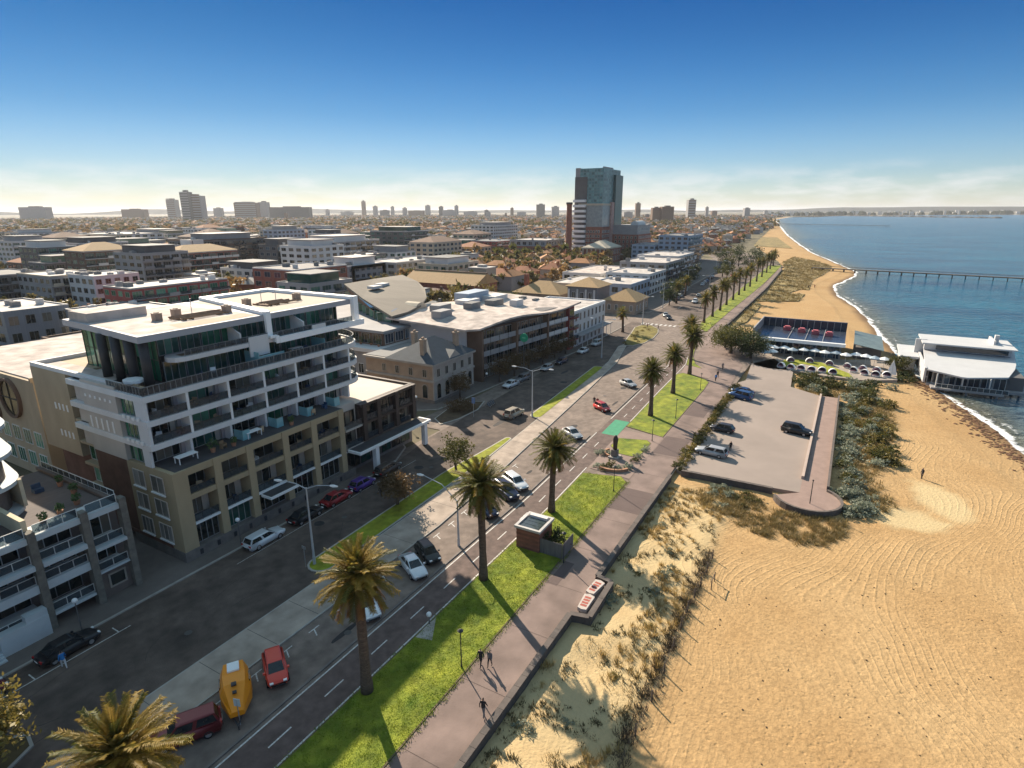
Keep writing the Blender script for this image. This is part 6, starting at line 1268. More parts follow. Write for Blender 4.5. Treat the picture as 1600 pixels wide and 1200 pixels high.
def house_mesh(w_, d_, h, rise, wm, rm, flat):
    b = MB(); b.box(-w_ / 2, w_ / 2, -d_ / 2, d_ / 2, -.1, h); b.mi = 1
    if flat: b.box(-w_ / 2 - .1, w_ / 2 + .1, -d_ / 2 - .1, d_ / 2 + .1, h, h + .5); b.box(-w_ / 5, w_ / 6, -d_ / 5, d_ / 6, h + .5, h + 1.7)
    else:
        o_ = .5; x0, x1, y0, y1 = -w_ / 2 - o_, w_ / 2 + o_, -d_ / 2 - o_, d_ / 2 + o_; qx = min(d_ / 2, w_ / 2 * .9); b.add([(x0, y0, h), (x1, y0, h), (x1, y1, h), (x0, y1, h), (x0 + qx, 0, h + rise), (x1 - qx, 0, h + rise)], [(0, 1, 5, 4), (2, 3, 4, 5), (3, 0, 4), (1, 2, 5), (3, 2, 1, 0)]); b.box(-w_ / 4 - .4, -w_ / 4 + .4, -.4, .4, h + rise * .5, h + rise + .9)
    return b
qh = random.Random(77)
HV = []
for i in range(14):
    wi, ri = qh.randrange(4), qh.choice([0, 0, 1, 1, 2, 3, 3, 4]); fl = i % 5 == 4; sz = (qh.uniform(9, 15), qh.uniform(8, 12), qh.uniform(3, 6.5) if not fl else qh.uniform(5, 10), qh.uniform(2, 3.2)); HV.append((house_mesh(*sz, None, None, fl), WALLS[wi], ROOFS[ri if not fl else qh.choice([3, 4])], ['cream', 'white', 'brick', 'grey'][wi], ['terracotta', 'orange tiled', 'brown', 'grey', 'pale'][ri] if not fl else 'flat'))
HM = [h[0].mesh('suburb_house', [h[1], h[2]]) for h in HV]
spots = []
for gx in range(60, 3600, 21):
    for gy in range(90, 3600, 17):
        if (gx // 21) % 7 == 3 or (gy // 17) % 9 == 5: continue
        x = gx + qh.uniform(-4, 4); y = gy + qh.uniform(-3, 3); d = math.hypot(x, y)
        if y < inland(x) + 8 or not in_view(x, y) or d < 190 or not free(x, y): continue
        if d > 900 and qh.random() < .35: continue
        if d > 1800 and qh.random() < .5: continue
        if qh.random() < .1: continue
        spots.append((d, x, y, qh.randrange(14), qh.choice([0, math.pi / 2, 0, math.pi / 2, .5])))
spots.sort()
TW = ['wall', 'pale wall']
for d, x, y, v, rz in spots[:290]:
    o = bpy.data.objects.new('suburb_house', HM[v]); COL.objects.link(o); o.location = (x, y, 0); o.rotation_euler = (0, 0, rz); tag(o, '%s walled suburban house with %s roof in the middle distance' % (HV[v][3], HV[v][4]), 'house', 'suburban houses, %s with %s roofs' % (HV[v][3], HV[v][4]))
mats = WALLS + ROOFS; V, F, mi = [], [], []
for d, x, y, v, rz in spots[290:]:
    b, wm, rm = HV[v][0], mats.index(HV[v][1]), mats.index(HV[v][2]); c_, s_ = math.cos(rz), math.sin(rz); b0 = len(V); k = 1 if d < 1500 else 1.25
    V += [(x + (p[0] * c_ - p[1] * s_) * k, y + (p[0] * s_ + p[1] * c_) * k, p[2] * k) for p in b.v]; F += [tuple(i + b0 for i in f) for f in b.f]; mi += [wm if m_ == 0 else rm for m_ in b.m]
me = bpy.data.meshes.new('far_houses'); me.from_pydata(V, [], F); [me.materials.append(m) for m in mats]; me.polygons.foreach_set('material_index', mi); o = bpy.data.objects.new('far_houses', me); COL.objects.link(o); tag(o, 'distant suburb roofs running together towards the skyline', kind='stuff')
# suburb trees
CT = [(crown_mesh(300 + i, 3.6, 3.4, 2.8, 240, .75, [LF_sub, LF_sub2, LF_olive, LF_sub][i % 4]), ['olive', 'golden brown', 'green', 'olive'][i % 4]) for i in range(8)]
TT = trunk_mesh(2.4, .28, 5, 1.6)
tsp = []
for k in range(9000):
    f_ = 170 + 3800 * qh.random() ** 1.45; l_ = f_ * qh.uniform(-.55, .95); x = f_ * .8686 - l_ * .4955; y = f_ * .4955 + l_ * .8686
    if x < 40 or y < inland(x) + 6 or not free(x, y): continue
    tsp.append((math.hypot(x, y), x, y, qh.randrange(8), qh.uniform(.5, 1.15)))
for k in range(900):
    x, y = qh.uniform(100, 520), qh.uniform(120, 620)
    if y < inland(x) + 4 or y > x * 2.6 or any(a + 5 < x < b_ - 5 and c + 5 < y < d - 5 for a, b_, c, d in OCC): continue
    tsp.append((math.hypot(x, y) - 60, x, y, qh.randrange(8), qh.uniform(.8, 1.5)))
tsp.sort()
for d, x, y, v, s_ in tsp[:280]:
    r = thing('suburb_tree', '%s leaved tree among the suburban houses' % CT[v][1], 'tree', (x, y, 0), 'suburban trees, ' + CT[v][1], qh.uniform(0, 6)); r.scale = (s_,) * 3; local('trunk', TT, r); local('crown', CT[v][0], r, (0, 0, 2.2))
V, F, mi = [], [], []
LM = [crown_mesh(400 + i, 4.6, 4.4, 3.4, 46, 1.9, LF_sub) for i in range(5)]; LV_ = [np.array([v.co[:] for v in m.vertices]) for m in LM]; nv = 0; Vs, Fs = [], []
for d, x, y, v, s_ in tsp[280:6200]:
    k = s_ * (1 if d < 1200 else 1.5); a = LV_[v % 5] * k + np.array([x, y, 2.2 * k]); Vs.append(a); n_ = len(a) // 4; Fs.append(np.arange(len(a)).reshape(-1, 4) + nv); nv += len(a); mi += [v % 3] * n_
me = bpy.data.meshes.new('far_trees'); me.from_pydata(np.concatenate(Vs).tolist(), [], np.concatenate(Fs).tolist()); [me.materials.append(m) for m in (LF_sub, LF_sub2, LF_olive)]; me.polygons.foreach_set('material_index', mi); o = bpy.data.objects.new('far_trees', me); COL.objects.link(o); tag(o, 'distant suburban tree canopy running to the skyline', kind='stuff')
# low wooded far coast across the bay, and hills behind the suburb
b = MB(); qq = random.Random(4); cl = [(3700, 420), (4100, 300), (4500, 80), (4900, -280), (5400, -850), (6100, -1800), (6900, -2800), (8200, -4300), (9700, -6300)]
for i in range(len(cl) - 1):
    (xa, ya), (xb, yb) = cl[i], cl[i + 1]; n_ = int(math.hypot(xb - xa, yb - ya) / 36)
    for k in range(n_):
        t = (k + qq.random()) / n_; s_ = qq.uniform(16, 34); off = qq.uniform(10, 160); b.ball((xa + (xb - xa) * t + off, ya + (yb - ya) * t + off * .6, 0), s_, 6, 4, .9)
tag(b.build('far_shore_trees', LF_dark), 'wooded far shore across the bay', kind='stuff')
b = MB(); qq = random.Random(14)
for k in range(150):
    t = qq.random(); i = min(len(cl) - 2, int(t * (len(cl) - 1))); f_ = t * (len(cl) - 1) - i; (xa, ya), (xb, yb) = cl[i], cl[i + 1]; x, y = xa + (xb - xa) * f_ + qq.uniform(30, 120), ya + (yb - ya) * f_ + qq.uniform(10, 60); s_ = qq.uniform(8, 24); b.box(x, x + s_, y, y + s_, 0, qq.uniform(12, 30))
tag(b.build('far_shore_houses', M_wht), 'pale houses scattered on the far shore', kind='stuff')
b = MB(); P_ = []
for i in range(60):
    a = R(-20 + 105 * i / 59); rr_ = 11000; h = 40 + 40 * mnoise.noise(Vector((i * .3, 2, 1))) + 30 * max(0, math.sin(i * .2)); P_.append((rr_ * math.cos(a), rr_ * math.sin(a), h))
V = [(x, y, -5) for x, y, h in P_] + [(x, y, h) for x, y, h in P_] + [(x * 1.25, y * 1.25, -5) for x, y, h in P_]; n = len(P_)
F = [(i + 1, i, n + i, n + i + 1) for i in range(n - 1)] + [(n + i + 1, n + i, 2 * n + i, 2 * n + i + 1) for i in range(n - 1)]
b.add(V, F); struct('hills', b, pm('hill_woodland', (.06, .06, .03), .95, .3, .004))
# ================================================================ VEHICLES
def paint(name, c, met=.2):
    return pm('car_paint_' + name, c, .28, .04, 1., spec=.6, metal=met)
M_tyre = pm('tyre_rubber', (.02, .02, .02), .9); M_rim = pm('alloy_rim', (.45, .45, .46), .35, .1, 3., metal=.7); M_cg = pm('car_glass', (.018, .022, .026), .06, .2, 2., spec=.7); M_hl = pm('headlight_lens', (.75, .75, .73), .15); M_tl = pm('tail_light_lens', (.35, .02, .02), .2); M_trim = pm('black_trim', (.025, .025, .025), .6)
def wheel_mesh():
    b = MB(); n = 16; prof = [(.20, -.1), (.29, -.11), (.325, -.08), (.325, .08), (.29, .11), (.20, .1)]
    b.loft([[(r * math.cos(2 * math.pi * k / n), y, r * math.sin(2 * math.pi * k / n)) for k in range(n)] for r, y in prof], cap=False); t = b.mesh('tyre', M_tyre, True)
    b = MB(); b.tube((0, -.09, 0), (0, .09, 0), .205, n=14); 
    for k in range(5): a = k * 1.257; b.box(-.02 + .1 * math.cos(a), .02 + .1 * math.cos(a), -.105, .105, .1 * math.sin(a) - .02, .1 * math.sin(a) + .02)
    return t, b.mesh('rim', M_rim)
WM = wheel_mesh()
CT_ = {  # length, half width, belt z, roof z, stations of the glasshouse (base front, top front, top rear, base rear), bonnet height
    'hatch': dict(L=3.95, w=.86, belt=.90, roof=1.48, g=(1.05, .35, -1.45, -1.85), bon=.86, wb=1.25), 'sedan': dict(L=4.6, w=.89, belt=.92, roof=1.44, g=(1.0, .2, -1.05, -1.75), bon=.86, wb=1.38),
    'wagon': dict(L=4.8, w=.91, belt=.94, roof=1.5, g=(1.1, .3, -1.95, -2.25), bon=.88, wb=1.42), 'suv': dict(L=4.7, w=.94, belt=1.08, roof=1.76, g=(1.1, .45, -1.95, -2.2), bon=1.04, wb=1.38)}
_cm = {}
def car_meshes(kind, pname, pmat):
    key = (kind, pname)
    if key in _cm: return _cm[key]
    p = CT_[kind]; L, w, bt, rf, (gf, tf, tr_, gr_), bon = p['L'], p['w'], p['belt'], p['roof'], p['g'], p['bon']; h2 = L / 2; out = {}
    st = [(-h2, .74, bt - .16, .45), (-h2 + .12, .9, bt - .06, .32), (-h2 + .6, .98, bt, .24), (gr_, 1., bt + .0, .22), (0, 1., bt, .2), (gf, .99, bt - .02, .2), (h2 - .75, .96, bon - .03, .22), (h2 - .3, .9, bon - .12, .26), (h2 - .06, .78, bon - .24, .34), (h2, .66, bon - .32, .42)]
    b = MB(); rings = []
    for x, k, zt, zb in st:
        W_ = w * k; rings.append([(x, -W_ * .88, zb), (x, W_ * .88, zb), (x, W_, zb + .2), (x, W_ * 1.0, (zb + zt) / 2 + .06), (x, W_ * .95, zt - .05), (x, W_ * .82, zt), (x, 0, zt + .025), (x, -W_ * .82, zt), (x, -W_ * .95, zt - .05), (x, -W_, (zb + zt) / 2 + .06), (x, -W_, zb + .2)])
    b.loft([r[::-1] for r in rings]); out['body'] = b.mesh('body', pmat, True)
    wb_, wt = w * .86, w * .68
    B = [(gf, wb_ * .92, bt - .03), (gf, -wb_ * .92, bt - .03), (gr_, -wb_ * .92, bt - .03), (gr_, wb_ * .92, bt - .03)]; T = [(tf, wt, rf - .05), (tf, -wt, rf - .05), (tr_, -wt * .97, rf - .05), (tr_, wt * .97, rf - .05)]
    Tm = [(tf - .25, wt * .8, rf), (tf - .25, -wt * .8, rf), (tr_ + .2, -wt * .78, rf), (tr_ + .2, wt * .78, rf)]
    b = MB(); b.add(B + T + Tm, [(0, 1, 5, 4)[::-1], (1, 2, 6, 5)[::-1], (2, 3, 7, 6)[::-1], (3, 0, 4, 7)[::-1], (4, 5, 9, 8)[::-1], (5, 6, 10, 9)[::-1], (6, 7, 11, 10)[::-1], (7, 4, 8, 11)[::-1], (8, 9, 10, 11)[::-1]]); out['roof'] = b.mesh('roof', pmat)
    def panel(q, nm, fx=.9, fy=.82):
        q = [Vector(v) for v in q]; c = sum(q, Vector()) / 4; n_ = (q[1] - q[0]).cross(q[3] - q[0]).normalized()
        if n_.dot(c - Vector((0, 0, (bt + rf) / 2 - .3))) < 0: n_ = -n_
        u = (q[1] - q[0]); v = (q[3] - q[0]); f_ = [c + (p_ - c) * fy + n_ * .012 for p_ in q]; bk = [p_ - n_ * .02 for p_ in f_]
        m_ = MB(); m_.add(f_ + bk, [(0, 1, 2, 3), (7, 6, 5, 4), (0, 4, 5, 1), (1, 5, 6, 2), (2, 6, 7, 3), (3, 7, 4, 0)]); out.setdefault(nm, []).append(m_.mesh(nm, M_cg))
    panel([B[1], B[0], T[0], T[1]], 'windscreen', fy=.88); panel([B[3], B[2], T[2], T[3]], 'rear_window', fy=.84)
    for s_ in (1, -1):
        f0, r0 = Vector((gf, s_ * wb_ * .92, bt - .03)), Vector((gr_, s_ * wb_ * .92, bt - .03)); f1, r1 = Vector((tf, s_ * wt, rf - .05)), Vector((tr_, s_ * wt * .97, rf - .05)); m0, m1 = f0.lerp(r0, .5), f1.lerp(r1, .5)
        panel([f0, m0, m1, f1], 'side_window'); panel([m0, r0, r1, m1], 'side_window')
    lm = lambda nm, x0, x1, ya, yb, z0, z1, mt: out.setdefault(nm, []).append(MB().box(x0, x1, ya, yb, z0, z1).mesh(nm, mt))
    for s_ in (1, -1):
        lm('headlight', h2 - .3, h2 - .03, s_ * w * .42, s_ * w * .74, bon - .30, bon - .16, M_hl); lm('tail_light', -h2 + .0, -h2 + .16, s_ * w * .5, s_ * w * .84, bt - .26, bt - .08, M_tl); lm('mirror', gf - .3, gf - .12, s_ * w * .95, s_ * (w * .95 + .18), bt + .0, bt + .14, pmat)
    lm('bumper', h2 - .05, h2 + .03, -w * .6, w * .6, .36, .52, M_trim); lm('bumper', -h2 - .03, -h2 + .05, -w * .6, w * .6, .40, .56, M_trim); lm('number_plate', -h2 - .045, -h2 - .03, -.25, .25, .58, .70, M_bwhite)
    _cm[key] = out; return out
def car(kind, pname, c, x, y, hd, lab, name=None, grp=None, z=.01, met=.2):
    r = thing(name or {'hatch': 'hatchback', 'sedan': 'sedan', 'wagon': 'station_wagon', 'suv': 'off_road_car'}[kind], lab, 'car', (x, y, z), grp or 'parked cars', R(hd)); o = car_meshes(kind, pname, paint(pname, c, met)); p = CT_[kind]
    for nm, m_ in o.items():
        for me in (m_ if isinstance(m_, list) else [m_]): local(nm, me, r)
    for sx_ in (1, -1):
        for sy_ in (1, -1): wl = local('wheel', WM[0], r, (sx_ * p['wb'], sy_ * (p['w'] - .1), .325)); local('rim', WM[1], wl)
    return r
WHT, SIL, BLK, NVY, RED, BLU, MAR = (.62, .63, .64), (.38, .39, .40), (.02, .02, .022), (.018, .025, .06), (.62, .05, .025), (.03, .08, .20), (.16, .02, .025)
car('sedan', 'white', WHT, 41.3, 35.5, -118, 'white sedan in angled bay at the edge of building shade'); car('hatch', 'black', BLK, 44.1, 35.7, -118, 'black hatchback right beside the shaded white sedan'); car('hatch', 'red', RED, 24.6, 36.2, -122, 'bright red hatchback between yellow caravan and golden palm', met=0.)
car('suv', 'maroon', MAR, 17.3, 36.7, 150, 'maroon off-road car half hidden by bottom palm crown'); car('sedan', 'white', WHT, 34.2, 35.4, -118, 'white sedan mostly hidden under the golden orange palm crown')
car('suv', 'navy', NVY, 60.7, 35.6, -120, 'navy car in the left of two side by side bays past the shade'); car('wagon', 'white', WHT, 63.8, 35.9, -120, 'white wagon with dark glass next to navy car past the shade'); car('hatch', 'navy', NVY, 55.4, 35.3, -118, 'dark blue hatchback behind the tall near palm trunk')
car('sedan', 'silver', SIL, 84.3, 36.6, -124, 'silver sedan parked near the green bike crossing'); car('hatch', 'red2', (.36, .03, .03), 99.4, 37.2, -124, 'red hatchback beyond the green bike crossing', met=0.); car('sedan', 'silver', SIL, 117, 38.2, -124, 'silver car farthest along the angled bays')
car('suv', 'cream', (.40, .34, .26), 88.2, 49.9, -6, 'cream roofed off-road car turning at the grass median tip', grp='moving cars')
car('wagon', 'silver', SIL, 87.6, 14.9, 84, 'silver wagon nearest in the beach car park'); car('hatch', 'charcoal', (.035, .035, .04), 98.8, 15.4, 84, 'dark hatchback in the hedge side of beach car park'); car('suv', 'blue', BLU, 119.4, 15.8, 70, 'blue off-road car nearer of the blue pair in car park'); car('sedan', 'blue2', (.05, .12, .26), 122.8, 16.0, 70, 'paler blue sedan behind the blue off-road car in car park'); car('suv', 'black', BLK, 103.8, 4.4, -100, 'black off-road car facing the lookout wall in car park')
car('wagon', 'white', WHT, 37.4, 53.7, 0, 'white station wagon parked before the beige building'); car('sedan', 'black', BLK, 43.4, 53.8, 0, 'black sedan between white wagon and red car at the kerb'); car('sedan', 'crimson', (.30, .02, .025), 48.5, 53.8, 0, 'red sedan under the entrance canopy side street'); car('hatch', 'purple', (.07, .03, .22), 53.2, 53.8, 0, 'purple hatchback parked ahead of red sedan'); car('wagon', 'brown', (.06, .045, .04), 58.6, 54.0, 3, 'dark brown wagon parked below the white street canopy'); car('sedan', 'black', BLK, 17.6, 53.7, 0, 'black car in marked bay beside near-left apartment block'); car('hatch', 'maroon', MAR, 11.2, 53.6, 0, 'dark red hatchback at the bottom left kerb')
car('sedan', 'white', WHT, 104.3, 59.8, 174, 'white sedan parked beside the heritage building corner'); car('wagon', 'grey', (.16, .16, .17), 109.6, 59.9, 174, 'grey wagon parked second from heritage building'); car('hatch', 'silver', SIL, 120.2, 59.2, 174, 'silver hatchback parked before the wavy-roofed flats'); car('sedan', 'white', WHT, 140.5, 58.6, 176, 'white sedan parked by the red brick slice'); car('suv', 'silver', SIL, 150.4, 58.8, 178, 'silver off-road car parked before the white hotel'); car('hatch', 'navy', NVY, 127.5, 58.8, 174, 'navy hatchback parked before the wavy-roofed flats')
FC = [(206, 55, 200, 'sedan', 'silver', SIL), (201, 52.6, 205, 'sedan', 'black', BLK), (243, 53.4, 184, 'suv', 'white', WHT), (262, 56.2, 4, 'sedan', 'silver', SIL), (290, 54.6, 184, 'hatch', 'navy', NVY), (302, 63.4, 6, 'sedan', 'white', WHT), (311, 64.2, 6, 'hatch', 'silver', SIL), (319, 64.8, 6, 'sedan', 'blue', BLU), (333, 66, 6, 'suv', 'black', BLK), (341, 66.4, 6, 'hatch', 'white', WHT), (352, 58, 186, 'sedan', 'red2', (.36, .03, .03)), (372, 68.4, 6, 'sedan', 'silver', SIL), (390, 60, 186, 'suv', 'navy', NVY), (248, 62, 5, 'sedan', 'grey', (.16, .16, .17)), (257, 63, 5, 'hatch', 'white', WHT), (274, 65.4, 5, 'suv', 'silver', SIL)]
for i, (x, y, hd, kd, pn, c) in enumerate(FC): car(kd, pn, c, x, y, hd, '%s car, %s from the crossing along the far road' % ({'silver': 'silver', 'black': 'black', 'white': 'white', 'navy': 'navy', 'blue': 'blue', 'red2': 'red', 'grey': 'grey'}[pn], (ORD + ['thirteenth', 'fourteenth', 'fifteenth', 'sixteenth'])[i] if i != 12 else 'thirteenth'), grp='cars on the far road')
# yellow caravan with tapered ends
r_ = thing('caravan', 'bright yellow caravan with white roof hatch parked beside maroon car', 'caravan', (21.2, 36.4, .01), None, R(-124)); M_yel = pm('caravan_yellow', (.82, .27, .006), .4, .05, 1., spec=.5)
b = MB(); rings = []
for x, wd, zt, zb in ((-2.4, .66, 1.3, .75), (-1.75, .98, 2.22, .42), (-.4, 1.12, 2.3, .4), (.6, 1.06, 2.2, .42), (2.35, .48, 1.15, .72)):
    rings.append([(x, -wd, zb), (x, -wd, (zb + zt) * .55), (x, -wd * .7, zt), (x, wd * .7, zt), (x, wd, (zb + zt) * .55), (x, wd, zb)])
b.loft(rings); local('body', b.mesh('body', M_yel), r_)
local('roof_hatch', MB().box(-1.5, -.55, -.42, .42, 2.27, 2.44).mesh('roof_hatch', M_bwhite), r_); local('roof_vent', MB().box(.55, .9, -.2, .15, 2.18, 2.3).mesh('roof_vent', M_dark), r_); local('roof_vent', MB().box(1.15, 1.4, -.16, .12, 1.9, 2.02).mesh('roof_vent', M_dark), r_)
local('side_window', MB().box(-.9, .1, 1.0, 1.07, 1.35, 1.75).mesh('side_window', M_cg), r_); local('side_window', MB().box(-.9, .1, -1.07, -1.0, 1.35, 1.75).mesh('side_window', M_cg), r_)
for s_ in (1, -1): wl = local('wheel', WM[0], r_, (-.3, s_ * .92, .325)); local('rim', WM[1], wl)
local('drawbar', MB().tube((2.2, .3, .6), (3.1, 0, .5), .05).tube((2.2, -.3, .6), (3.1, 0, .5), .05).tube((2.9, 0, .02), (2.9, 0, .6), .05).mesh('drawbar', M_dark), r_)
# ================================================================ STREET FURNITURE
def lamp(x, y, h, arms, lab, z=.12):
    r = thing('street_lamp', lab, 'street lamp', (x, y, z), 'tall street lamps'); M_l = pm('lamp_post_grey', (.48, .49, .50), .5, .08, 2., metal=.3)
    local('post', MB().tube((0, 0, 0), (0, 0, .9), .17, .15, 10).tube((0, 0, .9), (0, 0, h), .13, .07, 10).mesh('post', M_l), r)
    for (dx, dy, rise) in arms:
        b = MB(); b.path([(0, 0, h - .15), (dx * .45, dy * .45, h + rise * .7), (dx, dy, h + rise)], [.06, .05, .04], 6); a_ = local('arm', b.mesh('arm', M_l), r); u = Vector((dx, dy, 0)).normalized(); n_ = Vector((-u.y, u.x, 0)) * .14; c0 = Vector((dx, dy, h + rise)); c1 = c0 + u * .85
        local('lantern', MB().loft([[c0 - n_ * .6 - Vector((0, 0, .07)), c0 + n_ * .6 - Vector((0, 0, .07)), c0 + n_ * .5 + Vector((0, 0, .06)), c0 - n_ * .5 + Vector((0, 0, .06))], [c0 + u * .4 - n_ - Vector((0, 0, .1)), c0 + u * .4 + n_ - Vector((0, 0, .1)), c0 + u * .4 + n_ * .7 + Vector((0, 0, .1)), c0 + u * .4 - n_ * .7 + Vector((0, 0, .1))], [c1 - n_ * .5 - Vector((0, 0, .06)), c1 + n_ * .5 - Vector((0, 0, .06)), c1 + n_ * .3 + Vector((0, 0, .04)), c1 - n_ * .3 + Vector((0, 0, .04))]]).mesh('lantern', M_bwhite), a_)
    return r
lamp(37.0, 45.3, 8.9, [(.8, -2.6, .5), (-.8, 2.6, .5)], 'tall double armed lamp on near grass median tip by white wagon'); lamp(89.6, 46.9, 8.6, [(.5, -3, .5), (-.5, 3, .5)], 'tall double armed lamp at the start of second grass median'); lamp(137.4, 52.2, 9.6, [(.4, -2.4, .4), (-.4, 2.4, .4)], 'tall double armed lamp at the far tip of second grass median')
lamp(47.6, 34.1, 5.6, [(-.4, 4.2, 2.2)], 'single long armed lamp rising behind the tall near palm', 0.); lamp(223, 60.8, 9.6, [(0, -2.4, .4), (0, 2.4, .4)], 'tall lamp on the far side of the crossing'); lamp(278, 65, 9.6, [(0, -2.4, .4), (0, 2.4, .4)], 'tall lamp farther along the far road'); lamp(186, 57, 9., [(0, -2.4, .4)], 'tall lamp on the dry grass island at crossing'); lamp(252, 50, 9.6, [(0, 2.4, .4)], 'tall lamp on the beach side of the far road'); lamp(330, 56, 10, [(0, 2.4, .4)], 'last tall lamp on the beach side of far road', 0.)
def slim(x, y, lab, h=3.5, z=.06):
    r = thing('promenade_lamp', lab, 'lamp', (x, y, z), 'slim promenade lamps'); local('post', MB().tube((0, 0, 0), (0, 0, h), .055, .04, 8).tube((0, 0, 0), (0, 0, .3), .09, .07, 8).mesh('post', M_dark), r); local('lamp_head', MB().loft([[(.22 * math.cos(t), .22 * math.sin(t), h) for t in np.arange(0, 6.28, .785)], [(.26 * math.cos(t), .26 * math.sin(t), h + .06) for t in np.arange(0, 6.28, .785)], [(.05 * math.cos(t), .05 * math.sin(t), h + .22) for t in np.arange(0, 6.28, .785)]]).mesh('lamp_head', M_dark), r)
for i, (x, y) in enumerate([(32.5, 23.4), (50.2, 22.4), (68.6, 23.6), (88.6, 24.4), (101.2, 23.9), (121, 24.0)]): slim(x, y, ['slim dark lamp on lawn edge by the walking couple', 'slim dark lamp beside the brick kiosk fence', 'slim dark lamp at the plaza end of near lawn', 'slim dark lamp on the little plaza lawn', 'slim dark lamp by the first palm past the crossing', 'slim dark lamp near the lawn end past the crossing'][i])
def globe(x, y, lab, z=.13, h=2.9):
    r = thing('globe_lamp', lab, 'lamp', (x, y, z), 'white globe lamps'); local('post', MB().tube((0, 0, 0), (0, 0, h), .06, .045, 8).mesh('post', M_gr2), r); local('globe', MB().ball((0, 0, h + .22), .24, 12, 8).mesh('globe', M_bwhite, True), r)
for x, y, l in [(19.4, 55.4, 'white globe lamp before near-left apartment block'), (35.6, 55.4, 'white globe lamp beside the white station wagon'), (74.6, 63.8, 'white globe lamp nearest the brown annex corner'), (80.8, 66.4, 'white globe lamp at heritage building side'), (100.8, 63.6, 'white globe lamp at the street end of heritage building')]: globe(x, y, l)
globe(35.4, 28.9, 'white globe on a short post at the shaded lawn edge', .1, .8)
struct('concrete_pad', MB().sheet([(33.8, 27.4), (36.4, 28.9), (35.3, 28.97), (33.4, 28.9)], .107), M_kerb)
# signs
def sign_pole(x, y, h, lab, plate, mat, z=.0, hd=0., name='street_sign'):
    r = thing(name, lab, 'sign', (x, y, z), None, R(hd)); local('post', MB().tube((0, 0, 0), (0, 0, h), .035, n=8).mesh('post', M_steel), r); local('plate', MB().box(*plate).mesh('plate', mat), r); return r
sign_pole(19.9, 34.3, 2.3, 'grey parking sign on thin pole beside the yellow caravan', (-.02, .02, -.25, .25, 1.7, 2.35), pm('sign_pale', (.5, .55, .55), .5), hd=20); sign_pole(36.1, 45.6, 2.4, 'small grey sign on the near median tip below the double lamp', (-.03, .03, -.25, .25, 2.2, 2.5), M_steel, .12)
sign_pole(84.4, 56.2, 3.6, 'blue and white street sign post at the corner island', (-.03, .03, -.3, .3, 2.6, 3.7), pm('sign_blue', (.12, .2, .36), .5), .0, 20)
r_ = thing('round_sign', 'round green sign on a tall pole before the wavy-roofed flats', 'sign', (112, 60.8, .12)); local('post', MB().tube((0, 0, 0), (0, 0, 8.2), .09, n=8).mesh('post', M_gr2), r_); 
b = MB(); b.tube((-.12, 0, 9.0), (.12, 0, 9.0), .95, n=24); local('sign_disc', b.mesh('sign_disc', pm('sign_green', (.02, .30, .16), .5)), r_); local('emblem', MB().box(-.14, -.121, -.45, .45, 8.85, 9.15).mesh('emblem', pm('sign_leaf', (.12, .5, .3), .5)), r_)
# ---- brick kiosk with skylight and paling enclosure
r_ = thing('kiosk', 'small brick kiosk with glazed skylight roof on the lawn', 'kiosk', (52, 26.6, .1))
for k in range(9):   # brick courses stand out in turn
    z0 = .1 + k * .27; e = .0 if k % 2 else .02; part(r_, 'brick_course', M_brick if k % 2 else pm('brown_brick', (.20, .085, .06), .9, .2, 1.5), (50.5 - e, 53.7 + e, 25.5 - e, 28.3 + e, z0, z0 + .268))
part(r_, 'roof_frame', pm('kiosk_frame', (.46, .44, .42), .7), (50.3, 53.9, 25.3, 25.6, 2.53, 2.8), (50.3, 53.9, 28.2, 28.5, 2.53, 2.8), (50.3, 50.6, 25.6, 28.2, 2.53, 2.8), (53.6, 53.9, 25.6, 28.2, 2.53, 2.8)); part(r_, 'roof_deck', M_gr2, (50.6, 53.6, 25.6, 28.2, 2.53, 2.6))
for i in range(3): part(r_, 'skylight_pane', pm('skylight_glass', (.05, .07, .075), .08, .2, 1., spec=.7), (50.75 + i * .72, 51.42 + i * .72, 25.8, 28.0, 2.62, 2.68))
part(r_, 'roof_box', M_wht, (53.0, 53.5, 25.8, 28, 2.62, 2.95)); part(r_, 'doorway', M_dark, (53.68, 53.74, 26.2, 27.2, .1, 2.1))
r_ = thing('paling_fence', 'grey paling enclosure attached to the brick kiosk', 'fence', (52, 24, .1)); M_pal = pm('grey_paling', (.16, .15, .145), .9, .2, 2., streak=(4, 4, .3))
for i in range(18): part(r_, 'paling', M_pal, (50.7, 50.74 + .01 * (i % 2), 25.35 - i * .145, 25.48 - i * .145, .1, 1.8 + .03 * (i % 3)))
for i in range(20): part(r_, 'paling', M_pal, (50.75 + i * .14, 50.87 + i * .14, 22.78, 22.82 + .01 * (i % 2), .1, 1.75 + .03 * (i % 3)))
tree('kiosk_shrub', 'dark bushy shrub inside the kiosk paling enclosure', 52.6, 24.2, .6, 1.2, 1.1, LF_dark, 900, .14, 31, z=.1)
